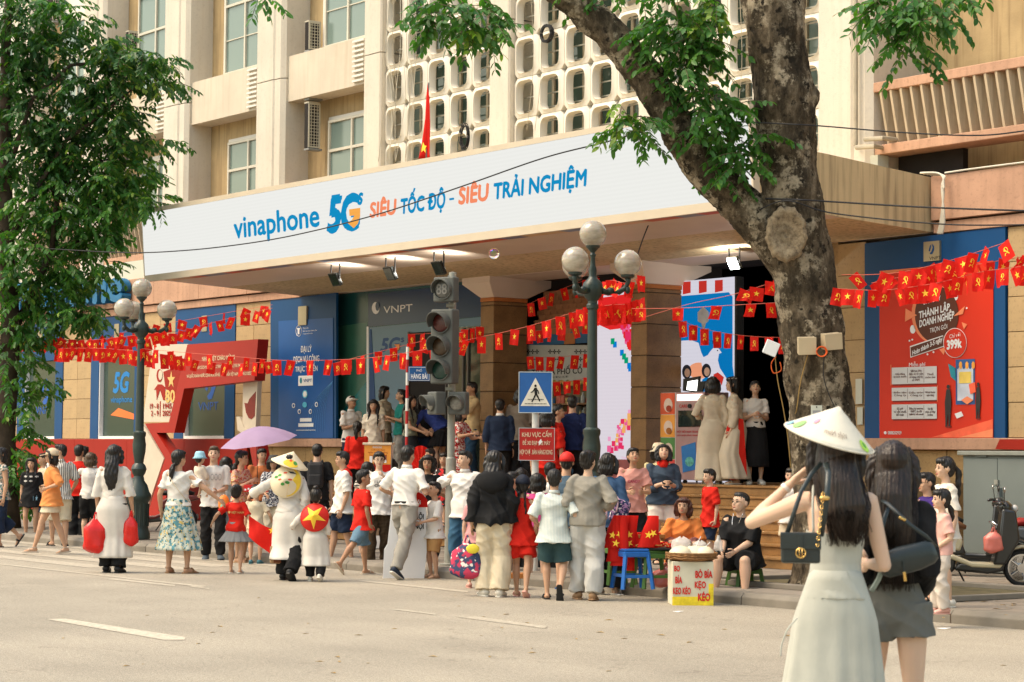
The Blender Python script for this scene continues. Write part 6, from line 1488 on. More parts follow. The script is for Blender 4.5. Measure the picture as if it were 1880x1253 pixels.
SK = {'a': mat('skin_light',(0.60,0.385,0.265),.5,.05,5,.03,sss=.12),'b': mat('skin_warm',(0.51,0.30,0.19),.5,.06,5,.03,sss=.12),'c': mat('skin_tan',(0.40,0.22,0.13),.5,.06,5,.03,sss=.12),'p': mat('skin_pale',(0.68,0.46,0.33),.5,.04,5,.02,sss=.15)}
def hairmat(name,col):
    m,nt,bs = newmat(name); v = coords(nt,scale=(1,1,.06)); n_ = noise(nt,v,60,3)
    c = mixc(nt,ramp(nt,n_,[(.35,0.),(.7,1.)]),tuple(x *.5 for x in col),tuple(x *1.8 for x in col)); nt.links.new(c,bs.inputs['Base Color'])
    bs.inputs['Roughness'].default_value = .38; bs.inputs['Specular IOR Level'].default_value = .4; bump(nt,bs,n_,.6,.01); return m
HR = {'k': hairmat('hair_black',(0.010,0.008,0.007)),'d': hairmat('hair_dark_brown',(0.020,0.011,0.007)),'r': hairmat('hair_reddish',(0.060,0.018,0.010)),'g': hairmat('hair_brown',(0.075,0.045,0.025))}
m_eye = mat('eye_dark',(.015,.01,.008),.2); m_lip = mat('lip',(.40,.10,.07),.5,.05,5,0); m_brow = mat('brow',(.02,.014,.01),.8)
def ik(a,b,l1,l2,pole):
    d = b -a; L = d.length; mx = (l1 +l2) *.998
    if L > mx: b = a +d *(mx /L); d = b -a; L = mx
    if L < abs(l1 -l2) *1.01: L = abs(l1 -l2) *1.01
    u = d.normalized(); x = (l1*l1 -l2*l2 +L*L) /(2*L); h = math.sqrt(max(l1*l1 -x*x,0)); pv = V3(pole); pv = pv -u *pv.dot(u)
    if pv.length < 1e-5: pv = V3((0,-1,0)) -u *u.y *-1
    return a +u *x +pv.normalized() *h,b
def folds(co,amp,s=0.0):
    x,y,z = co[:,0],co[:,1],co[:,2]
    r1 = 1-2*np.abs(np.sin(9*x +13*z +2.2*np.sin(7*y +5*z +s) +s)); r2 = 1-2*np.abs(np.sin(14*z -10*x +2*np.sin(9*x +6*y +s) +2*s)); r3 = 1-2*np.abs(np.sin(21*x -17*z +15*y +2*np.sin(11*z +s*3))); return amp *(r1 *(.6+.6*np.sin(5*z +s)) +.8*r2 *(.6+.6*np.sin(7*x +3*z)) +.5*r3)
ARM = {'down': (.03,.01,.315),'fwd': (-.02,.20,.20),'phone': (-.055,.15,.13),'book': (-.03,.17,.16),'mouth': (-.09,.10,-.03),'bag': (.05,.03,.30),'out': (.20,.06,.20),'point': (.02,.28,.12),'hip': (.04,-.03,.20),'back': (.02,-.09,.29),'swing': (.02,.11,.29),'table': (-.02,.19,.21),'knee': (-.05,.20,.22)}
FEET = {'stand': {'R': (.055,0,0,0,8),'L': (.055,.01,0,0,8)},'step': {'R': (.05,.10,0,0,5),'L': (.05,-.13,.01,18,5)},'stepL': {'L': (.05,.10,0,0,5),'R': (.05,-.13,.01,18,5)},
        'wide': {'R': (.085,.02,0,0,15),'L': (.085,-.02,0,0,15)},'kick': {'R': (.045,.02,0,0,5),'L': (.04,-.20,.07,55,5)},'kickR': {'L': (.045,.02,0,0,5),'R': (.04,-.20,.07,55,5)},'stroll': {'R': (.05,.055,0,0,6),'L': (.05,-.06,0,6,6)},
        'sit': {'R': (.10,.24,0,0,10),'L': (.10,.24,0,0,10)},'squat': {'R': (.12,.20,0,0,12),'L': (.12,.20,0,0,12)}}
PEOPLE = []
class Pn: pass
def person(label,x=0,y=0,H=1.65,face=0,z=0.,gp=None,skin='b',g=1.0,hs=1.0,fem=True,arms=('down','down'),feet='stand',pel=None,lean=(0,0),head=(0,0),twist=0,
           top=None,bottom=None,skirt=None,hair='short',hc='k',shoes=None,hat=None,group='people in the crowd',cat='person',glasses=False,lo=False,hand=(None,None),extra=None,apron=None,hshift=0.0,lenh=.35,noface=False):
    loc = V3(gp) if gp is not None else onZ(x,y,z); fr = -bvec *cos(R(face)) +avec *sin(R(face)); th = math.atan2(fr.x,-fr.y)
    t = thing('person',label,cat,loc,th,group); D = (loc -CAM).dot(FWD); vx = max(.0065,.00040*D) *(1.25 if lo else 1.0)
    X = V3((1,0,0)); P_ = Pn(); P_.t = t; P_.H = H; P_.D = D
    hh = .13*hs; hz = (.52 if hs < 1.12 else .495) if pel is None else pel; nb_full = 1-hh -.020; spine = nb_full -(.52 if hs < 1.12 else .495)
    zoff = 0
    u = V3((sin(R(lean[1])),-sin(R(lean[0])),cos(R(lean[0])))).normalized(); sd_ = MR(R(twist),3,u) @ (X -u *u.x).normalized(); bk = u.cross(sd_) *-1
    bk = V3((0,1,0)) -u *u.y; bk.normalize(); bk = MR(R(twist),3,u) @ bk
    P = V3((0,0,hz)); 
    if pel is None and lean[0] > 15: P.y += .05
    NB = P +u *spine; sw = (.092 if fem else .108) *(g ** .5) *(1.0 if hs < 1.12 else .92)
    un = (u *.5+zv *.5).normalized(); HC = NB +un *(.020+hh *.5) +V3((0,-.012,0)); HRm = MR(R(head[0]),3,'Z') @ MR(R(-head[1]),3,'X')
    SH = {s: NB -u *.044+sd_ *(s *sw) for s in (1,-1)}; HP = {s: P +X *(s *.05) for s in (1,-1)}
    EL,WR,KN,AN,FT = {},{},{},{},{}
    if isinstance(feet,str): feet = FEET[feet]
    for s,k,i in ((1,'R',0),(-1,'L',1)):
        a = arms[i]; pole = (s *.55,.9,-.35)
        if isinstance(a,str): a = ARM[a]
        if len(a) > 3: pole = a[3]
        w_ = SH[s] +V3((s *a[0],-a[1],-a[2])); EL[s],WR[s] = ik(SH[s],w_,.172,.148,pole)
        o_,f_,l_,pt,ta = feet[k]; an = V3((s *o_,-f_,.048+l_)); tl,sl_ = (hz -.05) *.51,(hz -.05) *.51
        if pel is not None: tl = sl_ = .238
        KN[s],AN[s] = ik(HP[s],an,max(tl,.238 if hs < 1.12 else .226),max(sl_,.232 if hs < 1.12 else .222),(s *.25,-1,.1)); FT[s] = (pt,ta)
    g2 = g
    def S(v): return V3(v) *H
    def rr_(q): return [(a *H,b_ *H) if not isinstance(a,(list,tuple)) else a for a,b_ in q]
    wz = .068 if fem else .078; cz = .084 if fem else .095; hw = .092 if fem else .086
    tor = [(-.055,.055,.045),(-.02,hw *.95,.062),(.03,hw,.064),(.08,wz *1.08,.055),(.12,wz,.05),(.17,cz *.97,.056),(.215,cz,.062),(.255,cz *.98,.056),(.280,sw *.84,.040),(.300,.052,.034),(.32,.03,.031)]
    sc_ = spine /.322
    def torso(mb,e,z0=-.06,z1=.31,k=1.0,n=20):
        cs,rs = [],[]
        for dz,rx,ry in tor:
            if dz < z0 or dz > z1: continue
            q = (g2 if dz < .25 else g2 ** .5); cs.append(S(P +u *(dz *sc_) +V3((0,0,0)))); rs.append(((rx *q *k +e) *H,(ry *q *k +e) *H))
        mb.loft(cs,rs,n,up=bk)
    # ---- skin body
    mb = MB(); torso(mb,0)
    nk = .029 if fem else .034
    mb.loft([S(NB -u *.03),S(NB +un *.01),S(HC -un *hh *.25)],[(nk *H *1.25,nk *H *1.2),(nk *H,nk *H),(nk *H,nk *H *1.05)],12,up=bk)
    hq = hh /.13; hr = lambda a,b_,c: (a *hq *H,b_ *hq *H,c *hq *H); hp = lambda a,b_,c: S(HC) +HRm @ (V3((a,b_,c)) *hq *H)
    gf = 1+(g -1) *.35
    mb.ell(hp(0,.006,.012),hr(.0475*gf,.057,.055),16,12,HRm); mb.ell(hp(0,-.014,-.022),hr(.037*gf,.038,.042),14,10,HRm)
    mb.ell(hp(0,-.050,-.010),hr(.0085,.014,.013),8,6,HRm); mb.ell(hp(0,-.040,-.047),hr(.017,.013,.012),8,6,HRm)
    for s in (1,-1): mb.ell(hp(s *.0485*gf,.008,-.004),hr(.006,.012,.018),8,6,HRm); mb.ell(hp(s *.022,-.036,-.016),hr(.015,.013,.014),8,6,HRm)
    fgs = []
    for s in (1,-1):
        af = g ** .7
        mb.loft([S(SH[s] -sd_ *s *.02),S(SH[s]),S(SH[s].lerp(EL[s],.35)),S(EL[s])],[(.03*af*H,)*2,(.031*af*H,)*2,(.027*af*H,)*2,(.021*af*H,)*2],12,up=(.1,.9,.3)); mb.ell(S(SH[s]),.029*af *H,10,8)
        mb.ell(S(EL[s]),.0215*af *H,10,8)
        mb.loft([S(EL[s]),S(EL[s].lerp(WR[s],.3)),S(EL[s].lerp(WR[s],.8)),S(WR[s])],[(.0205*af*H,)*2,(.022*af*H,)*2,(.0155*af*H,)*2,(.0145*af*H,)*2],12,up=(.1,.9,.3))
        fd = (WR[s] -EL[s]).normalized(); hd = hand[0 if s == 1 else 1]
        hdv = (fd *.8+V3(hd)).normalized() if hd else (fd +V3((0,-.15,-.1))).normalized()
        pn = V3((s,0,0)) if abs(hdv.x) < .75 else V3((0,0,1)); pn = (pn -hdv *pn.dot(hdv)).normalized(); ws = hdv.cross(pn).normalized()   # pn: back of hand, ws: width direction
        if ws.y > 0: ws = -ws
        c1 = WR[s] +hdv *.028; ks_ = hs ** .5
        mb.loft([S(WR[s]),S(WR[s] +hdv *.018),S(WR[s] +hdv *.05)],[(.010*H,.014*H),(.0105*H,.023*H),(.009*H,.022*H)],10,up=ws)
        for k in range(4):
            b0 = WR[s] +hdv *.046+ws *((k -1.5) *.0115); l_ = (.036,.042,.040,.031)[3-k]; cur = .45+.1*k
            p1 = b0 +(hdv -pn *cur *.35).normalized() *l_ *.5; p2 = p1 +(hdv -pn *cur *1.0).normalized() *l_ *.5
            fgs.append(([S(b0),S(p1),S(p2)],[.0062*H,.0056*H,.0042*H]))
        b0 = WR[s] +hdv *.014+ws *.018; p1 = b0 +(hdv *.6+ws *.7-pn *.2).normalized() *.024; p2 = p1 +(hdv *.9+ws *.25-pn *.3).normalized() *.022
        fgs.append(([S(b0),S(p1),S(p2)],[.0075*H,.0065*H,.005*H])); P_.__dict__['hand%d' % s] = S(WR[s] +hdv *.05)
        lf = g ** .8
        mb.loft([S(HP[s] +zv *.02),S(HP[s] -zv *.02 if pel is None else HP[s].lerp(KN[s],.12)),S(HP[s].lerp(KN[s],.45)),S(HP[s].lerp(KN[s],.85)),S(KN[s])],[(.045*lf*H,)*2,(.052*lf*H,)*2,(.045*lf*H,)*2,(.033*lf*H,)*2,(.031*lf*H,)*2],14,up=(.1,.9,.3)); mb.ell(S(KN[s]),.0315*lf *H,10,8)
        cv = V3((0,.008,0)); mb.loft([S(KN[s]),S(KN[s].lerp(AN[s],.28) +cv),S(KN[s].lerp(AN[s],.6) +cv *.5),S(KN[s].lerp(AN[s],.92)),S(AN[s] -zv *.012)],[(.030*lf*H,)*2,(.034*lf*H,)*2,(.026*lf*H,)*2,(.0185*lf*H,)*2,(.020*lf*H,)*2],12,up=(.1,.9,.3))
        pt,ta = FT[s]; fm = MR(R(s *ta),3,'Z') @ MR(R(pt),3,'X'); P_.__dict__['fm%d' % s] = fm
        fp = lambda a,b_,c: S(AN[s]) +fm @ (V3((a,b_,c)) *H)
        mb.loft([fp(0,.032,-.028),fp(0,.012,-.022),fp(0,-.03,-.026),fp(0,-.075,-.034),fp(0,-.098,-.038)],[(.012*H,.014*H),(.019*H,.023*H),(.021*H,.019*H),(.025*H,.012*H),(.017*H,.008*H)],12,up=(0,0,1))
    me = remesh(mb,vx,2); b = bmesh.new(); b.from_mesh(me); f2 = MB()
    for ps,rs in fgs: f2.loft(ps,[(r,r) for r in rs],6,up=(.2,.3,1)); f2.ell(ps[-1],rs[-1],6,4)
    m2 = f2.mesh(); b.from_mesh(m2); BD.meshes.remove(m2); b.to_mesh(me); b.free(); me.shade_smooth()
    link('body',me,SK[skin],t)
    P_.__dict__.update(S=S,P=P,NB=NB,HC=HC,SH=SH,EL=EL,WR=WR,KN=KN,AN=AN,HP=HP,u=u,sd=sd_,bk=bk,HRm=HRm,hp=hp,hr=hr,vx=vx,tor=torso)
    if abs(((face +180) % 360) -180) < 125 and not noface:
        for s in (1,-1):
            MB().ell(hp(s *.0185,-.0475,.004),hr(.0075,.006,.0034),8,6,HRm).build('eye',m_eye,t,smooth=1); MB().ell(hp(s *.019,-.0495,.0175),hr(.0105,.004,.0022),8,5,HRm).build('eyebrow',m_brow,t,smooth=1)
        MB().ell(hp(0,-.0515,-.034),hr(.0135,.005,.0042),8,6,HRm).build('mouth',m_lip,t,smooth=1)
    if glasses:
        gl = MB()
        for s in (1,-1):
            gl.merge(tube([hp(s *.020+.014*cos(i *.524),-.060,.003+.011*sin(i *.524)) for i in range(13)],.0013*H,4)); gl.merge(tube([hp(s *.034,-.058,.004),hp(s *.050,0,.004)],.0012*H,4))
        gl.build('glasses',m_black,t)
    # ---- clothes
    def shell(name,mb_,m,amp=.004,vs_=None,seed=0,trim=None):
        me_ = remesh(mb_,vs_ or vx *.9,2)
        co_ = getco(me_); no_ = getno(me_); setco(me_,co_ +no_ *folds(co_ /1.0,amp *(H ** .5),label.__hash__() % 7 if False else len(label) % 7+seed)[:,None]); me_.shade_smooth(); return link(name,me_,m,t)
    if bottom:
        m,ln,e,fl = bottom[:4]; mb = MB(); torso(mb,e *.6,-.06,bottom[4] if len(bottom) > 4 else (.025 if top and top[2] < 0 else .09))
        for s in (1,-1):
            lf = g ** .8
            pts = [HP[s] +zv *.03,HP[s] -zv *.02 if pel is None else HP[s].lerp(KN[s],.15),HP[s].lerp(KN[s],.5),KN[s],KN[s].lerp(AN[s],.35),KN[s].lerp(AN[s],.7),AN[s] -zv *.0]
            rd = [.046*lf +e,.054*lf +e,.048*lf +e +fl *.2,.035*lf +e *1.1+fl *.5,.036*lf +e *1.1+fl *.7,.030*lf +e +fl *.9,.024*lf +e +fl]; par = [-.2,.1,.5,1,1.35,1.7,2.0]
            c_,r2 = [],[]
            for i in range(len(pts)):
                if par[i] <= ln +1e-6: c_.append(S(pts[i])); r2.append((rd[i] *H,) *2)
                else:
                    f = (ln -par[i-1]) /(par[i] -par[i-1])
                    if f > .02: c_.append(S(pts[i-1].lerp(pts[i],f))); r2.append(((rd[i-1] +(rd[i] -rd[i-1]) *f +(.006 if ln < 1.5 else 0)) *H,) *2)
                    break
            mb.loft(c_,r2,16,up=(.1,.9,.3))
        P_.trousers = shell('trousers' if ln > 1.4 else 'shorts',mb,m,.0060 if ln > 1.4 else .005)
    def legz(s,z_):
        for a,b_ in ((HP[s],KN[s]),(KN[s],AN[s])):
            if min(a.z,b_.z) -.001 <= z_ <= max(a.z,b_.z) +.001 and abs(a.z -b_.z) > .01: return a.lerp(b_,(a.z -z_) /(a.z -b_.z))
        return HP[s] if z_ > HP[s].z else AN[s]
    def skirtmesh(m,hem,wtop,flare,amp=.03,k=14,name='skirt',dy=1.0,z0=None,sway=0.0,lr=0.0):
        rows,n = 22,72; vs,fs = [],[]; hx = max(hw *g +wtop,.05+.053*g ** .8+.010) +lr; zt = (P.z +(.035 if top and top[2] < -.03 else .09)) if z0 is None else z0
        for i in range(rows):
            f = i /(rows -1); z_ = zt +(hem -zt) *f
            if z_ > P.z -.02: c = P +u *(z_ -P.z); rx,ry = hx,.066*g +wtop +lr; f2_ = (zt -z_) /max(zt -P.z +.02,.01); rx = (wz *g +wtop) *(1-f2_) +rx *f2_; ry = (.052*g +wtop) *(1-f2_) +ry *f2_
            else:
                a,b_ = legz(1,z_),legz(-1,z_); c = (a +b_) /2; q = (P.z -.02-z_) /max(P.z -.02-hem,.01)
                bl = min(1,q *3.5); bl = bl *bl *(3-2*bl); rx = max(hx +flare *q,hx +(abs(a.x -b_.x) /2+.062+lr -hx) *bl); r0 = (.066*g +wtop +lr +flare *q *.85) *dy; ry = max(r0,r0 +(abs(a.y -b_.y) /2+.048+lr -r0) *bl)
            am = amp *(max(0,f -.12)) ** .8
            for j in range(n):
                a_ = 2*PI *j /n; w_ = 1+am *(sin(k *a_ +1.5*sin(3*a_)) *.7+.5*sin(k *.57*a_ +2+f *2))
                vs.append(S(V3((c.x +rx *w_ *cos(a_) +sway *f *f,c.y +ry *w_ *sin(a_),z_))))
        for i in range(rows -1):
            for j in range(n): fs.append((i*n+j,i*n+(j+1)%n,(i+1)*n+(j+1)%n,(i+1)*n+j))
        o = MB().add(vs,fs).build(name,m,t,smooth=1); md = o.modifiers.new('cloth','SOLIDIFY'); md.thickness = .004; return o
    P_.skirtmesh = skirtmesh
    if skirt: P_.skirt = skirtmesh(*skirt[:4],**(skirt[4] if len(skirt) > 4 else {}))
    if top:
        m,sl,hem,e = top[:4]; o_ = top[4] if len(top) > 4 else {}; mb = MB(); cs,rs = [],[]
        for dz,rx,ry in tor:
            if dz > .31 or dz < -.03: continue
            q = g2 if dz < .25 else g2 ** .5; lo_ = max(0,(.17-dz)) ; cs.append(S(P +u *(dz *sc_))); rs.append(((rx *q +e +lo_ *o_.get('box',.06)) *H,(ry *q +e +lo_ *o_.get('box',.06) *.8) *H))
        if hem < -.03: cs.insert(0,S(P +u *(hem *1.0) if lean[0] < 30 else P +zv *hem)); be = .014 if bottom and bottom[2] > .015 else .004; rs[0] = (rs[0][0] +be *H *.8,rs[0][1] +be *H *.6); rs.insert(0,((hw *g +e +.014+be +o_.get('box',.06) *.2) *H,(.066*g +e +.012+be +o_.get('box',.06) *.16) *H))
        elif hem > -.02:
            kk = [i for i,c in enumerate(cs) if (c /H -P).dot(u) >= hem -.001]; cs = [cs[i] for i in kk]; rs = [rs[i] for i in kk]
        cs[-1] = S(NB -u *.010); rs[-1] = (o_.get('neck',.040) *H,o_.get('neck',.040) *H)
        mb.loft(cs,rs,24,up=bk); af = g ** .7
        if sl > 0:
            for s in (1,-1):
                pts = [SH[s] -sd_ *s *.03,SH[s],SH[s].lerp(EL[s],.5),EL[s],EL[s].lerp(WR[s],.5),WR[s]]; rd = [.024*af +e*.4,.027*af +e*.55,.027*af +e*.85,.024*af +e*.9,.022*af +e*.9,.0165*af +e*.8]; par = [-.2,0,.5,1,1.5,2]
                c_,r2 = [],[]
                for i in range(6):
                    if par[i] <= sl +1e-6: c_.append(S(pts[i])); r2.append((rd[i] *H,) *2)
                    else:
                        f = (sl -par[i-1]) /(par[i] -par[i-1])
                        if f > .02: c_.append(S(pts[i-1].lerp(pts[i],f))); r2.append(((rd[i-1] +(rd[i] -rd[i-1]) *f +(o_.get('cuff',.006))) *H,) *2)
                        break
                mb.loft(c_,r2,14,up=(.1,.9,.3)); mb.ell(S(SH[s]),(.028*af +e *.5) *H,12,8)
        P_.top = shell(o_.get('name','shirt'),mb,m,o_.get('amp',.0062))
        if o_.get('collar'):
            MB().loft([S(NB -u *.015+V3((0,0,0))),S(NB +un *.012)],[(.046*H,.044*H),(.038*H,.037*H)],18,up=bk).build('collar',o_.get('collar') if o_.get('collar') is not True else m,t,smooth=1)
    # ---- shoes
    if shoes:
        kd,m = shoes[0],shoes[1]
        for s in (1,-1):
            fm = P_.__dict__['fm%d' % s]; fp = lambda a,b_,c: S(AN[s]) +fm @ (V3((a,b_,c)) *H); q = MB()
            if kd in ('shoe','croc','boot'):
                e = .005 if kd == 'shoe' else .008
                q.loft([fp(0,.040,-.026),fp(0,.030,-.018),fp(0,.0,-.016),fp(0,-.04,-.022),fp(0,-.082,-.031),fp(0,-.108,-.036)],[((.014+e)*H,.017*H),((.019+e)*H,.026*H),((.021+e)*H,.026*H),((.024+e)*H,.021*H),((.026+e)*H,.016*H),((.016+e)*H,.010*H)],14,up=(0,0,1))
                so_ = q.build('shoe',m,t,smooth=1); q = MB(); q.loft([fp(0,.046,-.042),fp(0,.03,-.042),fp(0,-.03,-.043),fp(0,-.085,-.043),fp(0,-.115,-.042)],[((.012)*H,.006*H),(.026*H,.006*H),(.026*H,.006*H),(.031*H,.006*H),(.018*H,.006*H)],12,up=(0,0,1),power=4)
                q.build('sole',shoes[2] if len(shoes) > 2 else m,so_,smooth=40)
            else:
                q.loft([fp(0,.044,-.043),fp(0,.03,-.043),fp(0,-.03,-.043),fp(0,-.085,-.044),fp(0,-.112,-.044)],[((.014)*H,.007*H),(.024*H,.007*H),(.025*H,.007*H),(.031*H,.007*H),(.018*H,.006*H)],12,up=(0,0,1),power=4)
                so_ = q.build('sandal',m,t,smooth=40); q = MB(); q.loft([fp(-.027,-.045,-.038),fp(-.019,-.048,-.018),fp(0,-.05,-.010),fp(.019,-.048,-.018),fp(.027,-.045,-.038)],[(.012*H,.004*H)] *5,6,up=(0,-1,0))
                if kd == 'strap': q.merge(tube([fp(.024*cos(i*.524),.024*sin(i*.524) +.004,.0-.004*sin(i*.5)) for i in range(13)],.0035*H,5))
                q.build('strap',m,so_,smooth=1)
    # ---- hair and hats
    hm = HR[hc]; mb = MB(); E = lambda c,r: mb.ell(hp(*c),hr(*r),14,10,HRm)
    if hair != 'none':
        if hair in ('short','buzz'):
            if hair == 'short': E((0,.013,.022),(.0515*gf,.0575,.056)); E((0,-.018,.050),(.042,.036,.026)); E((0,.035,-.01),(.042,.030,.040))
            else: E((0,.012,.020),(.0495*gf,.0565,.055)); E((0,-.014,.050),(.038,.032,.022))
        else:
            E((0,.014,.020),(.0535*gf,.0605,.0585)); E((0,-.016,.046),(.046,.038,.026)); E((0,.034,-.012),(.045,.032,.045))
            if hair in ('bob','long','longf'):
                for s in (1,-1): mb.loft([hp(s *.030,-.022,.052),hp(s *.049,-.012,.012),hp(s *.051,-.004,-.035),hp(s *.046,.0,-.075)],[(a *H *hq,b_ *H *hq) for a,b_ in ((.012,.02),(.010,.030),(.011,.032),(.010,.026))],8,up=HRm @ V3((1,0,0)))
                mb.loft([hp(0,.03,.02),hp(0,.04,-.04),hp(0,.036,-.085)],[(.05*H*hq,.03*H*hq),(.055*H*hq,.034*H*hq),(.046*H*hq,.024*H*hq)],14,up=HRm @ V3((0,1,0)))
            if hair in ('long','longf'):
                q0 = HC +V3((0,.04*hq,-.03)); b0 = NB +bk *.055-u *.0; lh = lenh
                g9 = .88 if g < .9 else 1; sh9 = sd_ *hshift; b0 = b0 +sh9 *.5; b1,b2,b3 = NB +sh9 +bk *.072-u *min(.08,lh *.4),sh9 +NB +bk *(.070*max(g,1)) -u *lh *.7,sh9 *1.2+NB +bk *(.060*max(g,1)) -u *lh
                mb.loft([S(q0),S(b0),S(b1),S(b2),S(b3)],[(.054*H,.034*H),(.058*H*g9,.030*H),(.058*H*g9,.022*H),(.048*H*g9,.018*H),(.024*H*g9,.008*H)],18,up=bk)
                if hair == 'longf':
                    for s in (1,-1): mb.loft([hp(s *.049,-.006,-.03),S(NB +X *s *.05-bk *.03+zv *.0),S(NB +X *s *.052-bk *.058-zv *.09),S(NB +X *s *.045-bk *.062-zv *.16)],[(.010*H,.02*H),(.009*H,.02*H),(.008*H,.018*H),(.005*H,.008*H)],8,up=(1,0,0))
            if hair == 'pony': 
                lh = lenh; mb.ell(hp(0,.065,.018),hr(.016,.016,.016),8,6); q0 = HC +HRm @ V3((0,.07*hq,.015)); mb.loft([S(q0),S(q0 +V3((0,.028,-.03))),S(q0 +V3((0,.030,-lh *.45))),S(q0 +V3((0,.020,-lh *.8))),S(q0 +V3((0,.018,-lh)))],[(.014*H,)*2,(.022*H,)*2,(.026*H,.02*H),(.018*H,)*2,(.005*H,)*2],12,up=(0,1,0))
            if hair == 'lowpony': 
                lh = lenh; q0 = HC +HRm @ V3((0,.062*hq,-.045)); mb.loft([S(q0),S(q0 +V3((0,.016,-.04))),S(q0 +V3((.01,.022,-lh *.6))),S(q0 +V3((.01,.018,-lh)))],[(.018*H,)*2,(.024*H,)*2,(.022*H,.018*H),(.006*H,)*2],12,up=(0,1,0))
            if hair == 'bun': mb.ell(hp(0,.06,.045),hr(.028,.026,.026),12,8)
            if hair == 'topbun': mb.ell(hp(0,.03,.078),hr(.028,.028,.022),12,8)
            if hair == 'braids':
                for s in (1,-1): mb.loft([hp(s *.022,.05,-.05),S(NB +X *s *.028+bk *.055-zv *.03),S(NB +X *s *.034+bk *.062-zv *.10),S(NB +X *s *.036+bk *.060-zv *.15)],[(.014*H,)*2,(.012*H,)*2,(.010*H,)*2,(.005*H,)*2],8,up=(0,1,0))
        me = remesh(mb,max(vx *.8,.006),2); me.shade_smooth()
        if D < 15:
            co = getco(me); no = getno(me); an = np.arctan2(co[:,0] -HC.x *H,co[:,1] -HC.y *H); setco(me,co +no *(.0016*np.sin(an *70+5*np.sin(co[:,2] *7)) +.0012*np.sin(co[:,0] *330+3*np.sin(co[:,2] *9)))[:,None])
            q_ = random.Random(4); sm = MB()
            for k in range(420):
                a = q_.uniform(-1,1); wv = q_.uniform(0,6); L_ = lenh *q_.uniform(.8,1.12); top_ = HC +HRm @ V3((a *.050,.05-.03*abs(a) ** 2,.045-.06*q_.random()))
                pts = [top_,HC +V3((a *.062,.075-.05*a *a,-.05)),NB +bk *(.088-.04*a *a) +sd_ *a *.068-u *.05+sd_ *hshift *.8,NB +bk *(.092-.03*a *a) +sd_ *(a *.058+hshift) -u *L_ *.6,NB +bk *(.078-.02*a *a) +sd_ *(a *.046*q_.uniform(.6,1.4) +hshift *1.2) -u *L_]
                pts = [S(p +V3((.003*sin(wv +i *2),.003*cos(wv +i *1.7),0))) for i,p in enumerate(pts)]; sm.merge(tube(pts,.0011,3,sub=3))
            tag(sm.build('hair_strands',hm,t,smooth=1),kind='stuff')
        else:
            co = getco(me); no = getno(me); an = np.arctan2(co[:,0] -HC.x *H,co[:,1] -HC.y *H); sd9 = len(label) % 9; setco(me,co +no *(.0030*np.sin(an *(17+sd9) +3*np.sin(co[:,2] *16+sd9)) +.0025*np.sin(co[:,2] *70+5*np.sin(an *4+sd9)))[:,None])
        link('hair',me,hm,t)
    if hat:
        kd,m = hat[0],hat[1]; q = MB()
        if kd == 'cap':
            q.loft([hp(0,.010,.012),hp(0,.010,.035),hp(0,.010,.060),hp(0,.010,.078),hp(0,.010,.086)],[(.058*H*hq,.066*H*hq),(.057*H*hq,.065*H*hq),(.048*H*hq,.056*H*hq),(.028*H*hq,.034*H*hq),(.006*H*hq,.008*H*hq)],18,up=HRm @ V3((0,1,0)))
            ho = q.build('cap',m,t,smooth=1); MB().loft([hp(0,-.035,.020),hp(0,-.070,.018),hp(0,-.098,.010),hp(0,-.108,.006)],[(.050*H*hq,.004*H),(.048*H*hq,.004*H),(.034*H*hq,.004*H),(.012*H*hq,.003*H)],12,up=(0,0,1)).build('brim',hat[2] if len(hat) > 2 else m,ho,smooth=1)
        elif kd == 'bucket':
            q.loft([hp(0,.008,.002),hp(0,.008,.022),hp(0,.008,.060),hp(0,.008,.082),hp(0,.008,.086)],[(.088*H*hq,.090*H*hq),(.062*H*hq,.068*H*hq),(.055*H*hq,.060*H*hq),(.042*H*hq,.046*H*hq),(.01*H*hq,.01*H*hq)],24,up=HRm @ V3((0,1,0))); q.build('bucket_hat',m,t,smooth=1)
        elif kd == 'conical': conical(t,hp(0,.0,.020),hat[2],HRm @ MR(R(hat[3][0]),3,'X') @ MR(R(hat[3][1]),3,'Y'),m)
    if extra: extra(P_)
    PEOPLE.append((label,proj(loc +V3((0,0,H))),proj(loc)))
    return P_
def conical(par,c,r,rot,m,name='conical_hat',art=0):
    n = 48; vs,fs = [],[]; rows = 10; h = r *.72
    for i in range(rows):
        f = (i /(rows -1)); rad = r *(1-f) +.004; zz = h *(1-(1-f) ** 1.0) +.004*sin(i *3.1)
        for k in range(n): a = 2*PI *k /n; vs.append(V3(c) +rot @ V3((rad *cos(a),rad *sin(a),zz -h *.28)))
    for i in range(rows -1):
        for k in range(n): fs.append((i*n+k,i*n+(k+1)%n,(i+1)*n+(k+1)%n,(i+1)*n+k))
    o = MB().add(vs,fs).build(name,m,par,smooth=1); s_ = o.modifiers.new('straw','SOLIDIFY'); s_.thickness = .004
    mb = MB(); mb.merge(tube([V3(c) +rot @ V3((r *cos(i *.1309),r *sin(i *.1309),-h *.28)) for i in range(49)],.005,5)); mb.build('rim',m,o,smooth=1); return o
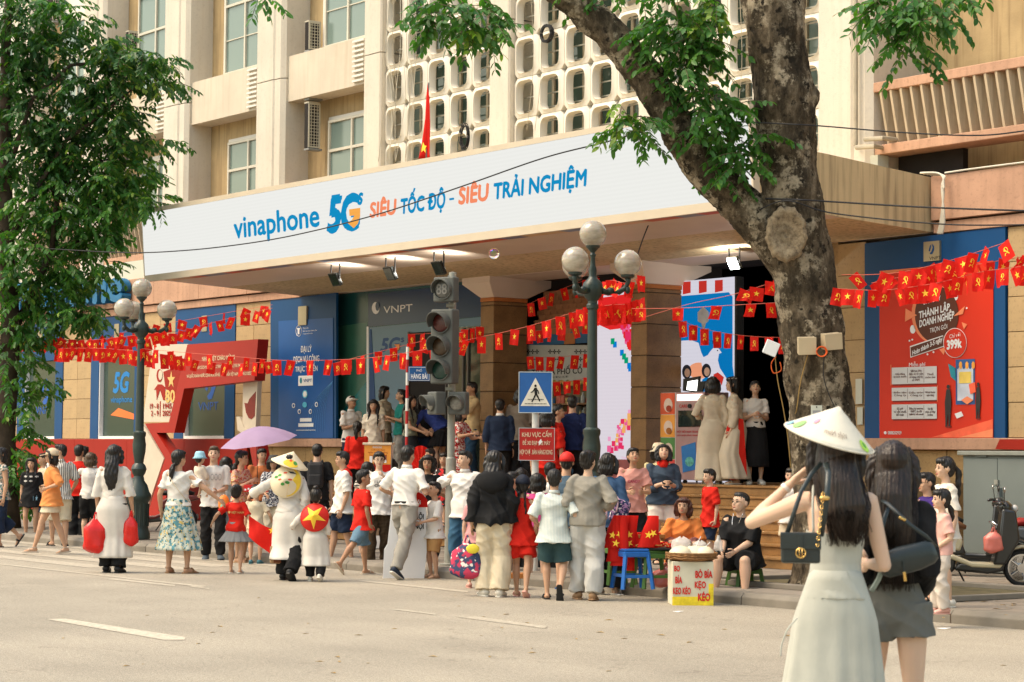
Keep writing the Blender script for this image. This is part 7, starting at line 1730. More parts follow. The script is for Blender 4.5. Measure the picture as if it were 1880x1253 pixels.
def conepatch(o_,c,r,rot,a0,a1,f0,f1,m,name='painted_patch',lift=.004):
    """painted patch lying on the cone between two angles and two heights"""
    h = r *.72; vs,fs = [],[]; na,nf = 14,8
    for i in range(nf):
        f = f0 +(f1 -f0) *i /(nf -1)
        for j in range(na):
            ph = j /(na -1); w_ = sin(PI *min(max(i /(nf -1),.0),1)) ** .5*.5; a = R((a0 +a1) /2+(a1 -a0) *(ph -.5) *2*w_); rad = r *(1-f) +.004; v = V3((rad *cos(a),rad *sin(a),h *f -h *.28)); nn_ = V3((cos(a),sin(a),1.3)).normalized()
            vs.append(V3(c) +rot @ (v +nn_ *lift))
    for i in range(nf -1):
        for j in range(na -1): fs.append((i*na+j,i*na+j+1,(i+1)*na+j+1,(i+1)*na+j))
    return MB().add(vs,fs).build(name,m,o_,smooth=1)
def decal(target,me2,mt,name,m,back=False,off=.004):
    """flat lettering or star laid onto the front (or back) of a garment; me2 in x-z metres around 0"""
    tm = target.data; bv = BVHTree.FromPolygons([v.co for v in tm.vertices],[p.vertices for p in tm.polygons]); sg = 1 if back else -1; bad = 0
    for v in me2.vertices:
        x,z,k = v.co.x,v.co.y,v.co.z; p = V3((mt[0] +x *(-1 if back else 1),sg *2,mt[1] +z)); hit = bv.ray_cast(p,V3((0,-sg,0)))[0]
        v.co = (p.x,(hit.y if hit else 0) +sg *(off +k),p.z)
    return link(name,me2,m,target)
def shirtstar(P_,cx,cz,r,back=False,m=None):
    b = MB(); st = star2d(r); b.add([(0,0,0)] +[(x,y,0) for x,y in st] ,[(0,i +1,(i +1) % 10+1) for i in range(10)]); me2 = b.mesh('star'); bm_ = bmesh.new(); bm_.from_mesh(me2); bmesh.ops.subdivide_edges(bm_,edges=bm_.edges,cuts=2,use_grid_fill=True); bm_.to_mesh(me2); bm_.free()
    return decal(P_.top,me2,(cx,cz),'star',m or m_yellow,back)
def shirttext(P_,s_,cx,cz,w_,h,m,back=False,bold=.02):
    me2 = textmesh(s_,bold); fit(me2,-w_/2,w_/2,-h/2,h/2); return decal(P_.top,me2,(cx,cz),'printed_lettering',m,back)
def near(P_,v): return P_.t.matrix_basis @ V3(v)
def heldthing(P_,name,lab,cat,v,group=None,rz=0): return thing(name,lab,cat,near(P_,v),P_.t.rotation_euler.z +rz,group)
def strapline(P_,m,side=1,name='strap',w_=.012,drop=.02,to=None,th=.12,zs=None):
    pass
wht = clothmat('white_cotton',(.70,.67,.62)); wht2 = clothmat('white_silk',(.74,.69,.62),transluc=.15,bmp=.2); blk = clothmat('black_cotton',(.016,.016,.017)); nvy = clothmat('navy_cotton',(.018,.028,.055))
redc = clothmat('red_cotton',(.56,.020,.012)); crm = clothmat('cream_cotton',(.62,.53,.38)); gry = clothmat('grey_cotton',(.30,.29,.27)); m_print = mat('shirt_print_dark',(.03,.03,.04),.7)
shk,shw,shbr = mat('shoe_black',(.015,.015,.016),.5),mat('shoe_white',(.66,.62,.54),.6,.05),mat('shoe_tan',(.32,.19,.10),.6); shp = mat('shoe_pink',(.62,.33,.27),.6,.05); shs = mat('sandal_sole',(.50,.42,.33),.7)
# ------------------------------------------------------------------ the crowd, left to right (x, y = feet in the photograph)
LG = 'people walking along the crosswalk at the left'; MG = 'people gathered at the kerb'; DG = 'people on the porch steps'; KG = 'people by the photo kiosk'; RG = 'children by the scooters'; FG = 'women in the foreground'; VG = 'people round the street vendor'
person('person in navy trousers and patterned sleeveless top stepping past the left edge',0,1005,1.62,-60,arms=('down','swing'),feet='kick',top=(clothmat('teal_floral',(.10,.16,.15),'floral',(.45,.35,.28)),.2,-.04,.014),bottom=(nvy,1.6,.014,.03),hair='bob',shoes=('flip',shk),group=LG,fem=True)
Pq = person('girl in an oversized black T-shirt with white print and sandals beside the left tree',56,990,1.45,5,hs=1.08,skin='b',arms=('down','down'),feet='stand',top=(blk,.75,-.13,.022,{'box': .12}),bottom=(blk,.55,.012,0),hair='longf',lenh=.16,shoes=('strap',shs),group=LG,head=(-18,0))
shirttext(Pq,'* * *\n* *',0,1.08,.26,.12,wht); shirttext(Pq,'I  ★',.09,.74,.08,.10,clothmat('pale_blue_print',(.3,.5,.6)))
person('woman in a cream cap, orange shirt and short cream skirt striding to the left',93,1018,1.60,-82,skin='b',arms=((.02,.04,.17),'down'),feet={'R': (.04,.16,0,0,5),'L': (.04,-.14,.0,10,5)},top=(clothmat('orange_linen',(.72,.27,.085)),1.1,-.06,.022,{'box': .10}),skirt=(crm,.40,.014,.02,{'amp': .01}),hair='bob',hat=('cap',mat('cap_cream',(.60,.48,.33),.7)),shoes=('strap',shs),group=LG)
person('man in a white shirt with thin dark stripes and flip-flops behind the orange-shirted woman',108,1003,1.68,-150,fem=False,skin='b',arms=('down',(.05,.1,.26)),feet='stroll',top=(clothmat('pinstripe',(.68,.64,.57),'stripe',(.06,.06,.07),.7),.9,-.06,.018,{'collar': True}),bottom=(crm,1.15,.02,.01),shoes=('flip',shk),glasses=True,group=LG,head=(60,0))
person('man in a red T-shirt and black trousers seen from behind near the left lamp',142,995,1.68,170,fem=False,arms=('fwd','down'),top=(redc,.85,-.05,.016),bottom=(blk,2,.012,.012),hair='short',shoes=('shoe',shk),group=LG)
person('man in a pale grey shirt standing behind the red T-shirt',152,985,1.66,170,fem=False,lo=True,top=(clothmat('pale_grey',(.42,.42,.42)),.85,-.05,.016),bottom=(nvy,1.0,.02,.01),shoes=('shoe',shk),group=LG,hair='short')
person('boy in a cream shirt and navy shorts behind the girl in black',78,985,1.52,-60,hs=1.05,fem=False,lo=True,top=(crm,.8,-.05,.016),bottom=(nvy,1.0,.02,.01),shoes=('flip',shk),group=LG,hair='short')
Pt = person('woman in a white sleeveless top holding up a tablet beside the white tunic',163,1000,1.55,175,skin='a',arms=((-.02,.18,-.02),(.03,.03,.25)),top=(wht,.15,-.02,.012),bottom=(blk,1.0,.014,.01),hair='bob',hc='g',shoes=('shoe',shk,shw),group=LG)
tb = heldthing(Pt,'tablet','dark tablet held up beside the long-haired woman in white','tablet',(.10,-.36,1.42)); MB().box(-.10,.10,-.006,.006,-.09,.09).build('case',m_black,tb,bevel=.004,rot=(R(-12),0,0))
def aodai(P_,m,hem,flare=.02,sway=0,k=11,amp=.065): P_.skirtmesh(m,hem,.016,flare,amp=amp,k=k,name='tunic_panel',dy=1.0,sway=sway,lr=.018,z0=P_.P.z +.085)
P8 = person('woman with long black hair in a white long tunic carrying red bags, seen from behind',205,1052,1.66,176,skin='b',arms=((.035,.03,.31),(.06,.02,.305)),feet={'R': (.055,.04,0,0,8),'L': (.06,-.02,0,5,8)},top=(wht2,1.25,-.03,.016,{'neck': .042,'cuff': .012,'name': 'tunic','box': .03}),bottom=(blk,2,.018,.016),hair='long',lenh=.20,shoes=('boot',shk),group=LG,extra=lambda p: aodai(p,wht2,.12,.025))
m_rb = mat('red_plastic',(.66,.012,.008),.22,.12,5,.5,10,transluc=.12)
for (x,y,w_,h,s_,lb) in ((175,1015,.17,.44,2,'large bulging red plastic bag in the left hand of the woman in the white tunic'),(240,1002,.10,.38,4,'narrow red plastic bag in the right hand of the woman in the white tunic')):
    bag('plastic_bag',lb,onD(x,y,P8.D -.05),w_,w_ *.6,h,m_rb,s_,group='red plastic bags of the woman in white')
tq = clothmat('skirt_floral',(.52,.55,.47),'floral',(.10,.25,.29),.9)
P9 = person('woman in a white T-shirt and long floral skirt with a ponytail, holding a girl\'s hand',325,1053,1.60,168,skin='b',g=1.08,arms=((.06,.02,.30),(.24,.04,.20)),feet={'R': (.075,.0,0,0,4),'L': (.085,.0,0,0,30)},top=(wht,.7,.03,.012,{'box': .03}),skirt=(tq,.19,.012,.075,{'amp': .07,'k': 17}),hair='lowpony',lenh=.15,hc='k',shoes=('strap',shbr),glasses=False,head=(-30,0),group=LG)
tubep = tube([near(P9,v) for v in ((.13,.09,1.33),(.02,.15,1.18),(-.12,.12,1.0),(-.17,.02,.93))],.006,5).build('bag_strap',crm,None,smooth=1); tag(tubep,'thin cream bag strap across the back of the woman in the floral skirt','strap')
P11 = person('man in a white T-shirt and black trousers carrying a toddler',390,1028,1.66,5,fem=False,skin='a',arms=((-.07,.13,.20),(.02,.14,.14)),feet={'R': (.07,.06,0,0,10),'L': (.06,-.06,0,12,5)},top=(wht,.85,-.05,.018),bottom=(blk,2,.012,.008),hair='short',hc='g',shoes=('shoe',mat('shoe_slate',(.06,.08,.10),.6),shk),group=LG,head=(-5,8))
shirttext(P11,'OOO',.04,1.22,.16,.10,clothmat('sketch_print',(.38,.37,.36)),bold=0)
person('toddler in cream clothes and a pale blue bucket hat carried on the man\'s arm',gp=near(P11,(-.20,-.13,.83)),H=.86,face=150,hs=1.5,skin='a',pel=.36,arms=('fwd','fwd'),feet={'R': (.09,.10,.10,20,5),'L': (.09,.10,.10,20,5)},top=(clothmat('cream_knit',(.66,.58,.47)),1.6,-.05,.02),bottom=(MC['cream_knit'],1.2,.02,.01),hair='short',hat=('bucket',mat('hat_pale_blue',(.30,.55,.66),.7,.15,12)),shoes=None,group=LG)
pkf = clothmat('pink_floral',(.60,.38,.30),'floral',(.55,.12,.08),1.3)
P12 = person('woman in a pink floral dress under the purple umbrella',440,1033,1.60,62,skin='b',arms=((-.02,.16,.17),(-.01,.15,.08)),feet='stand',top=(pkf,.6,.02,.014),skirt=(pkf,.20,.012,.05,{'amp': .05}),hair='lowpony',lenh=.10,shoes=('strap',shbr),group=LG,head=(10,0))
um = faceempty('umbrella','open pale purple umbrella over the woman in pink','umbrella',onD(472,905,P12.D -.05)); kU = P12.D /4100; zt_ = (905-800) *kU
m_um = mat('umbrella_lilac',(.42,.30,.47),.6,.05,4,.05,transluc=.35); n8 = 8; vs,fs = [],[]; rw = 8
UR = MR(R(-9),3,'Y') @ MR(R(8),3,'X')
for i in range(rw):
    f = i /(rw -1)
    for k in range(n8 *4):
        a = 2*PI *k /(n8 *4) +.2; sc2 = 1-.085*f *abs(sin(a *4-.8)); vs.append(V3((0,0,zt_)) +UR @ V3((.56*f *sc2 *cos(a),.56*f *sc2 *sin(a),.125-.22*f ** 1.8)))
for i in range(rw -1):
    for k in range(n8 *4): fs.append((i*32+k,i*32+(k+1)%32,(i+1)*32+(k+1)%32,(i+1)*32+k))
MB().add(vs,fs).build('canopy',m_um,um,smooth=1)
MB().loft([(0.01,0,-.10),V3((0,0,zt_)) +UR @ V3((0,0,.12))],[(.006,.006)] *2,6,up=(1,0,0)).build('shaft',m_black,um); MB().cap((0.01,0,-.16),(0.01,0,-.06),.014,.014,8).build('handle',m_black,um,smooth=1)
for k in range(8):
    a = 2*PI *k /8+.2+.196; tube([V3((0,0,zt_)) +UR @ V3((.56*f *cos(a) *.93,.56*f *sin(a) *.93,.118-.22*f ** 1.8)) for f in (.02,.35,.7,1.0)],.0025,4).build('rib',m_black,um)
bk_ = faceempty('child_backpack','small orange and green child backpack on the woman in pink','bag',onD(411,925,P12.D +.05)); MB().ell((0,0,0),(.085,.07,.13),16,10).build('bag_body',mat('bag_orange',(.70,.20,.03),.5,.1),bk_,smooth=1); MB().ell((.0,-.035,-.03),(.05,.045,.06),12,8).build('pocket',mat('bag_mint',(.25,.45,.30),.5,.1),bk_,smooth=1)
rt = faceempty('gift_box','flat red patterned box carried by the woman in pink','box',onD(470,897,P12.D -.25)); MB().box(-.16,.17,-.12,.10,-.05,.05).build('box',mat('gift_red',(.62,.02,.02),.5,.1),rt,bevel=.005)
for k in range(7): MB().box(-.15+k *.045,-.125+k *.045,-.123,-.1205,-.03+.012*(k % 3),-.005+.012*(k % 3)).build('printed_mark',m_gw,rt)
person('small boy in white shorts and blue shoes in front of the woman in pink',468,1036,1.12,175,hs=1.3,fem=False,arms=('down',(.1,.1,.24)),top=(crm,.7,-.05,.014),bottom=(crm,.95,.014,.01),hair='short',shoes=('shoe',mat('shoe_teal',(.06,.18,.22),.6)),group=LG)
P14 = person('girl in a red Vietnam T-shirt and grey pleated skirt, seen from behind',432,1053,1.15,172,hs=1.22,skin='b',arms=((.20,.02,.20),(.11,.04,.27)),feet={'R': (.06,.03,0,0,6),'L': (.07,-.06,0,10,6)},top=(redc,.8,-.02,.015,{'box': .09}),skirt=(clothmat('pleat_grey',(.22,.22,.22)),.36,.014,.075,{'amp': .09,'k': 26}),hair='bun',shoes=('flip',shw),group=LG)
shirttext(P14,'I ♥ VIỆT NAM',0,.80,.23,.045,m_gold,True)
person('person with dark hair in shadow under the left side of the umbrella',412,1010,1.50,175,lo=True,top=(gry,.8,-.05,.014),bottom=(clothmat('grey_shorts',(.14,.14,.15)),1.1,.018,.01),hair='bob',shoes=('shoe',shw),group=LG)
person('woman in a dark grey hat and navy spotted dress holding a small fan',500,1010,1.52,5,skin='b',arms=((-.05,.12,.05),'table'),top=(clothmat('navy_spots',(.02,.025,.05),'floral',(.6,.6,.6),2.0),.9,-.06,.016),bottom=(crm,1.4,.014,.02),hair='bob',hat=('bucket',mat('hat_charcoal',(.05,.05,.05),.8)),shoes=('flip',shk),group=MG)
person('man in an orange shirt behind the umbrella shaft',478,1005,1.64,25,fem=False,lo=True,skin='b',top=(clothmat('rust_shirt',(.45,.14,.05)),.9,-.05,.016),bottom=(blk,2,.012,.01),hair='short',shoes=('shoe',shk),group=MG)
m_hatc = mat('palm_hat',(.70,.60,.42),.6,.05,5,.3,60); m_hy = mat('hat_paint_yellow',(.72,.48,.04),.6,.2,8); m_hg = mat('hat_paint_green',(.06,.26,.05),.6,.3,15); m_hrd = mat('hat_paint_red',(.65,.08,.03),.6); m_hb = mat('hat_paint_dark',(.03,.03,.04),.6)
def backhat(P_,c,r,m,star=False):
    c = V3(c); rot = MR(R(-78),3,'X'); o = conical(P_.t,c,r,rot,m,'back_hat'); h = r *.72
    def lay(polys,mm,nm):
        for poly in polys:
            n = len(poly); vs = []; 
            for x,y in [(sum(p[0] for p in poly)/n,sum(p[1] for p in poly)/n)] +poly:
                q = math.hypot(x,y); vs.append(c +rot @ (V3((x *r,y *r,h *(1-q) -h *.28+.008))))
            MB().add(vs,[(0,i +1,(i +1) % n +1) for i in range(n)]).build(nm,mm,o)
    if star: lay([[(x,y) for x,y in star2d(.88)]],m_yellow,'star')
    else:
        lay([[(.95*cos(R(a)),.95*sin(R(a))) for a in range(95,281,12)] +[(-.15,-.6),(-.25,.3)]],m_hy,'painted_patch')
        for cx,cy in ((.1,.25),(-.2,.15),(.35,-.35),(.6,-.25)): lay([[(cx +.14*cos(a),cy +.09*sin(a)) for a in [i *.785 for i in range(8)]]],m_hg,'painted_leaf')
        for cx,cy in ((-.35,-.05),(.3,-.05),(.0,-.5)): lay([[(cx +.13*cos(a),cy +.06*sin(a)) for a in [i *.785 for i in range(8)]]],m_hrd,'painted_flower')
        lay([[(-.7,-.45),(-.45,-.6),(-.15,-.62),(-.3,-.48)]],m_hb,'painted_boat')
    return o
def ex18(p):
    aodai(p,wht2,.17,.02,k=7)
    backhat(p,(0.02,.145,1.235),.20,m_hatc)
P18 = person('woman in a painted conical hat and white tunic with a second hat on her back',530,1066,1.56,172,skin='b',arms=((.24,.04,.13),(.04,.02,.30)),feet={'R': (.06,.05,0,0,6),'L': (.05,-.14,.03,35,6)},top=(wht2,1.7,-.03,.018,{'cuff': .014,'name': 'tunic'}),bottom=(blk,2,.016,.022),hair='bun',hat=('conical',m_hatc,.235,(-6,-18)),shoes=('boot',shk),group=MG,extra=ex18)
hc_ = P18.hp(0,0,.020); rt_ = P18.HRm @ MR(R(-6),3,'X') @ MR(R(-18),3,'Y')
for a0,a1,f0,f1,m_ in ((165,225,.02,.5,m_hy),(205,225,.2,.45,m_hg),(185,200,.35,.5,m_hrd)): conepatch(P18.t.children[-2] if False else [c for c in P18.t.children if c.name.startswith('conical_hat')][0],hc_,.235,rt_,a0 -90,a1 -90,f0,f1,m_)
hb_ = faceempty('handbag','brown and tan box handbag hanging by a long strap at the conical-hat woman\'s side','bag',onD(506,1035,P18.D +.05)); MB().box(-.07,.07,-.05,.06,0,.22).build('bag_body',mat('bag_tan',(.38,.24,.13),.5,.15),hb_,bevel=.02); MB().box(-.02,.074,-.056,-.045,0.01,.21).build('side_panel',mat('bag_brown',(.17,.05,.02),.5,.1),hb_,bevel=.01); tube([(-.04,0,.22),(-.02,0,.38),(.02,0,.75)],.006,5).build('strap',MC['bag_tan'],hb_,smooth=1)
fl3 = faceempty('hand_flag','large red flag cloth stretched between the small girl and the conical-hat woman','flag',onD(486,965,P18.D +.15)); vs,fs = [],[]
for i in range(9):
    for j in range(7): vs.append((-.20+.42*i /8,.03*sin(i *1.3+j *.5),.12-.025*i -(.26+.01*i) *j /6-.03*sin(i /8*3.1)))
for i in range(8):
    for j in range(6): fs.append((i*7+j,i*7+j+1,(i+1)*7+j+1,(i+1)*7+j))
MB().add(vs,fs).build('flag_cloth',m_redflag,fl3,smooth=1); MB().prism([(.10+x,-.055,-.06+y) for x,y in star2d(.05)],(0,-.004,0)).build('star',m_yellow,fl3,fix=True)
def ex19(p): aodai(p,wht2,.17,.03,k=7,amp=.06); backhat(p,(0.0,.115,.80),.175,m_redflag if False else mat('hat_red',(.58,.02,.012),.5,.06),True)
person('small girl in a white tunic with a red star hat on her back',578,1068,1.14,176,hs=1.22,skin='b',arms=((.18,.03,.22),(.05,.02,.30)),feet={'R': (.06,.05,0,0,6),'L': (.07,-.09,.02,30,6)},top=(wht2,1.8,-.03,.016,{'name': 'tunic'}),bottom=(blk,2,.014,.014),hair='topbun',shoes=('shoe',shw),group=MG,extra=ex19)
P20 = person('young man in black with a black backpack standing by the steps, seen from behind',580,1012,1.72,178,fem=False,skin='a',top=(blk,.85,-.05,.022,{'box': .08}),bottom=(blk,2,.014,.01),hair='short',shoes=('shoe',shk),group=MG)
bp_ = heldthing(P20,'backpack','black backpack on the back of the young man in black','bag',(0,.15,1.02)); MB().box(-.13,.13,-.02,.13,0,.42).build('bag_body',mat('backpack_black',(.025,.025,.027),.7,.2,8,.4),bp_,bevel=.05); MB().box(-.10,.10,.125,.165,.04,.22).build('pocket',MC['backpack_black'],bp_,bevel=.02); 
for s in (-1,1): tube([(s*.08,-.02,.40),(s*.09,-.10,.44),(s*.09,-.22,.38)],.018,6).build('strap',MC['backpack_black'],bp_,smooth=1)
P21 = person('young man in a white T-shirt with a red back panel and navy shorts',628,1038,1.60,-75,fem=False,skin='b',arms=((.02,.03,.31),(.02,.05,.3)),feet={'R': (.05,-.08,0,0,6),'L': (.05,.10,0,0,6)},top=(wht,.95,-.06,.020,{'box': .08}),bottom=(nvy,.95,.018,.014),hair='short',shoes=('flip',mat('flip_grey',(.25,.24,.22),.7)),group=MG)
MB().loft([P21.S(P21.NB -P21.u *.002),P21.S(P21.NB -P21.u *.05+P21.bk *.03),P21.S(P21.NB -P21.u *.15+P21.bk *.045),P21.S(P21.NB -P21.u *.20+P21.bk *.05)],[(.05*1.6,.045*1.6),(.085*1.6,.052*1.6),(.062*1.6,.042*1.6),(.03*1.6,.03*1.6)],18,up=P21.bk).build('red_panel',redc,P21.t,smooth=1)
P22 = person('boy in a red T-shirt and denim shorts with one foot lifted behind him',664,1055,1.36,122,hs=1.12,fem=False,skin='c',arms=('down',(.02,.02,.31)),feet={'R': (.04,.06,0,0,5),'L': (.04,-.27,.05,50,5)},top=(redc,.8,-.07,.018,{'box': .07}),bottom=(clothmat('denim_pale',(.13,.22,.30)),.98,.016,.01),hair='short',shoes=('flip',shs),group=MG,head=(-25,5))
P23 = person('girl with round glasses in a white T-shirt and brown checked trousers facing the camera',694,1043,1.60,0,skin='p',arms=((-.03,.11,.03),(.02,.03,.31)),feet={'R': (.05,-.05,0,0,6),'L': (.06,.07,0,0,14)},top=(wht,.95,-.06,.018,{'box': .07}),bottom=(clothmat('brown_check',(.085,.055,.030),'check',(.02,.015,.01),1.6),2,.010,.006),hair='lowpony',lenh=.10,glasses=True,shoes=('croc',shw),group=MG,head=(8,0))
shirttext(P23,'I LOVE\nCHILL',.03,1.17,.17,.09,m_print)
person('girl in a striped sleeveless top between the boy in red and the girl with glasses',672,1030,1.45,165,skin='a',hs=1.05,lo=True,top=(clothmat('breton',(.62,.57,.48),'hstripe',(.03,.03,.03),.9),.3,-.04,.014),skirt=(clothmat('tan_skirt',(.36,.24,.15)),.26,.014,.03),hair='bob',shoes=('shoe',shk),group=MG)
P25 = person('man in a white polo shirt and grey trousers striding towards the kerb, seen from behind',742,1060,1.68,150,fem=False,skin='b',arms=((.12,.14,.17),(.0,.10,.10)),feet={'R': (.06,.16,0,0,8),'L': (.05,-.20,.015,28,5)},lean=(4,0),top=(clothmat('white_polo',(.74,.71,.66)),.85,.03,.016,{'collar': True}),bottom=(clothmat('grey_trousers',(.31,.29,.25)),2,.012,.010),hair='short',shoes=('shoe',mat('shoe_navy',(.02,.03,.05),.6),shw),group=MG)
P25.t.location = onZ(742,1063,0)
MB().loft([P25.S(P25.P +P25.u *.045),P25.S(P25.P +P25.u *.062)],[(.100*1.68,.078*1.68)] *2,24,up=P25.bk).build('belt',m_black,P25.t,smooth=40)
person('older woman in a dark sleeveless top behind the small boy, hand out to the board',783,1046,1.56,8,z=.0,skin='c',arms=((.0,.12,.13),(.02,.02,.31)),top=(blk,.3,-.05,.014),bottom=(blk,2,.014,.01),hair='bob',shoes=('shoe',shk),group=MG,head=(-15,0))
person('small boy in a white T-shirt and tan shorts reaching to the left',797,1062,1.22,-62,hs=1.18,fem=False,skin='b',arms=((.0,.19,.19),(.0,.20,.17)),top=(clothmat('white_tee_stripe',(.72,.68,.62)),.95,-.08,.018,{'box': .07}),bottom=(clothmat('tan_shorts',(.42,.23,.09)),.98,.018,.012),hair='short',shoes=('flip',shbr),group=MG,head=(8,12))
person('man in a white polo shirt and blue jeans with both arms held out',852,1058,1.62,-28,z=.0,fem=False,g=1.1,skin='a',arms=((.10,.14,.17),(.17,.12,.08)),top=(clothmat('white_polo',(.74,.71,.66)),.9,-.05,.018,{'collar': True}),bottom=(clothmat('jeans_blue',(.05,.13,.22)),2,.014,.01),hair='short',shoes=('shoe',shk,shw),group=MG,head=(-22,8))
P29 = person('woman with long wavy hair in a big black hooded jacket and cream trousers',905,1096,1.62,172,skin='a',g=1.05,arms=((.06,.0,.305),(.03,.0,.31)),feet={'R': (.06,.02,0,0,25),'L': (.05,-.02,0,0,5)},top=(blk,1.85,-.03,.028,{'box': .13,'cuff': .012,'amp': .011,'name': 'jacket'}),bottom=(crm,2,.016,.026),hair='long',lenh=.13,shoes=('croc',shw),group=MG)
hd_ = MB(); hd_.loft([P29.S(P29.NB +P29.bk *.01+P29.u *.0),P29.S(P29.NB +P29.bk *.055-P29.u *.035),P29.S(P29.NB +P29.bk *.075-P29.u *.095),P29.S(P29.NB +P29.bk *.06-P29.u *.135)],[(.075*1.62,.06*1.62),(.115*1.62,.055*1.62),(.095*1.62,.04*1.62),(.03*1.62,.02*1.62)],20,up=P29.bk); hd_.build('hood',blk,P29.t,smooth=1)
sb_ = onD(857,1062,P29.D +.1); bag('shopping_bag','navy and pink patterned shopping bag held by the woman in the black jacket',sb_,.19,.10,.40,clothmat('bag_pattern',(.05,.07,.14),'floral',(.50,.05,.10),.6),7,rz=R(-20))
hd2 = [o for o in BD.objects if o.name.startswith('handle')][-2:]
yl = faceempty('yellow_packet','yellow smiling packet poking out of the patterned shopping bag','packet',onD(868,1008,P29.D -.02)); MB().ell((0,0,0),(.075,.02,.055),14,8).build('packet',mat('packet_yellow',(.78,.62,.05),.4,.1),yl,smooth=1)
person('girl in pink beside the shopping bag with long black hair',872,1080,1.20,178,hs=1.15,lo=True,skin='a',top=(clothmat('pink_cotton',(.62,.30,.30)),.7,-.05,.014),bottom=(wht,1.6,.014,.01),hair='long',lenh=.3,shoes=('shoe',shp),group=MG)
P31 = person('girl in a red blouse and red shorts with a dark cap and two braids',958,1096,1.34,172,hs=1.12,skin='b',arms=((.02,.08,.28),(.03,.01,.31)),feet={'R': (.05,.04,0,0,6),'L': (.055,-.16,.02,35,6)},top=(redc,.25,-.07,.016,{'box': .10}),bottom=(redc,.72,.022,.022),hair='braids',hat=('cap',mat('cap_navy',(.012,.016,.03),.7)),shoes=('flip',shp),group=MG)
P31.t.rotation_euler.z += 0
person('girl with a black bob and pink top behind the girl in red',985,1072,1.35,178,hs=1.08,lo=True,skin='a',top=(clothmat('magenta_cotton',(.50,.06,.20)),.6,-.05,.014),bottom=(clothmat('dark_plaid',(.06,.04,.04),'check',(.4,.35,.3)),.8,.016,.01),hair='bob',shoes=('flip',mat('flip_blue',(.02,.08,.25),.6)),group=MG)
P33 = person('boy in a pale blue-striped shirt and dark teal shorts, seen from behind',1016,1101,1.42,176,hs=1.1,fem=False,skin='b',arms=((.02,.10,.22),(.03,.03,.24)),feet={'R': (.05,.02,0,0,8),'L': (.06,-.14,.05,70,6)},top=(clothmat('pale_stripe',(.50,.56,.53),'stripe',(.70,.70,.64),1.6),.95,-.08,.020,{'box': .09,'collar': True}),bottom=(clothmat('dark_teal',(.035,.07,.075)),.95,.020,.016),hair='short',shoes=('flip',shk),group=MG)
person('man in a red cap and slate T-shirt behind the striped-shirt boy',1038,1082,1.60,150,fem=False,skin='b',arms=('fwd','down'),top=(clothmat('slate_tee',(.07,.11,.15)),.8,-.05,.018),bottom=(clothmat('slate_shorts',(.05,.07,.10)),1.0,.018,.012),hair='short',hat=('cap',mat('cap_red',(.60,.02,.015),.6)),shoes=('flip',mat('flip_blue',(.02,.08,.25),.6)),group=MG,head=(25,0))
P35 = person('woman in a grey knitted sweater and loose pale grey trousers with tied-up hair',1078,1102,1.63,172,skin='a',arms=((.0,.10,.20),(.03,.06,.18)),feet={'R': (.065,.05,0,0,15),'L': (.045,-.07,0,8,4)},top=(clothmat('grey_knit',(.27,.25,.21),bmp=.6),1.7,-.03,.026,{'box': .07,'name': 'sweater'}),bottom=(clothmat('pale_grey_trousers',(.46,.45,.42)),2,.020,.018),hair='bun',shoes=('shoe',shbr,shbr),group=MG,head=(-20,0))
P36 = person('person in a blue denim jacket with a navy child backpack beside the grey sweater',1114,1092,1.60,165,skin='a',arms=('fwd','down'),top=(clothmat('denim_jacket',(.05,.10,.19)),1.6,-.04,.024),bottom=(blk,2,.012,.02),hair='bob',shoes=('flip',shw),group=MG)
b2 = faceempty('child_backpack','navy and pink child backpack hanging on the person in the denim jacket','bag',onD(1131,960,P36.D -.3)); MB().box(-.10,.10,-.06,.06,0,.27).build('bag_body',clothmat('bag_navy_print',(.03,.04,.10),'floral',(.35,.20,.35),1.2),b2,bevel=.04,rot=(0,R(18),0)); tube([(-.11,-.06,.04),(-.10,-.07,.26),(-.04,-.07,.30),(.02,-.07,.27),(.0,-.075,.12)],.010,6,sub=3).build('trim',mat('trim_pink',(.65,.45,.50),.5),b2,smooth=1)
# vendor's pitch
P37 = person('woman in a pink T-shirt looking down at the goods behind the flags',1160,1046,1.55,5,z=PZ,skin='b',arms=('book','book'),top=(clothmat('pink_tee',(.66,.31,.26)),.7,-.04,.018),bottom=(blk,2,.014,.01),hair='lowpony',shoes=('flip',shk),group=VG,head=(8,22),lean=(6,0))
shirttext(P37,'CANDY',0,1.13,.16,.04,mat('print_rose',(.5,.05,.12),.6))
rk = faceempty('goods_rack','small wooden stand with red ribbons behind the bundle of flags','stand',onZ(1165,1066,PZ)); MB().box(-.25,.35,-.1,.1,.50,.54).build('top_board',MC['orange_wood'],rk,bevel=.004)
for s in (-.22,.32): MB().box(s -.015,s +.015,-.08,.08,0,.499).build('leg',MC['orange_wood'],rk)
for k in range(7): MB().box(-.2+k *.075,-.15+k *.075,-.09,.09,.541,.56+.02*(k % 3)).build('red_packet',m_redflag,rk,bevel=.003)
P38 = person('woman with a black bob, dark blue sweater and white shorts looking at her phone',1216,1036,1.60,8,z=PZ,skin='a',g=1.15,arms=('phone','phone'),top=(clothmat('slate_sweater',(.045,.065,.095)),1.55,-.03,.026,{'box': .09}),bottom=(clothmat('white_shorts',(.70,.60,.52)),.68,.020,.014),hair='bob',shoes=('flip',shk),group=VG,head=(0,26))
MB().loft([P38.S(P38.NB +P38.u *.004),P38.S(P38.NB -P38.u *.05-P38.bk *.03)],[(.052*1.6,.05*1.6),(.035*1.6,.045*1.6)],16,up=P38.bk).build('red_collar',redc,P38.t,smooth=1)
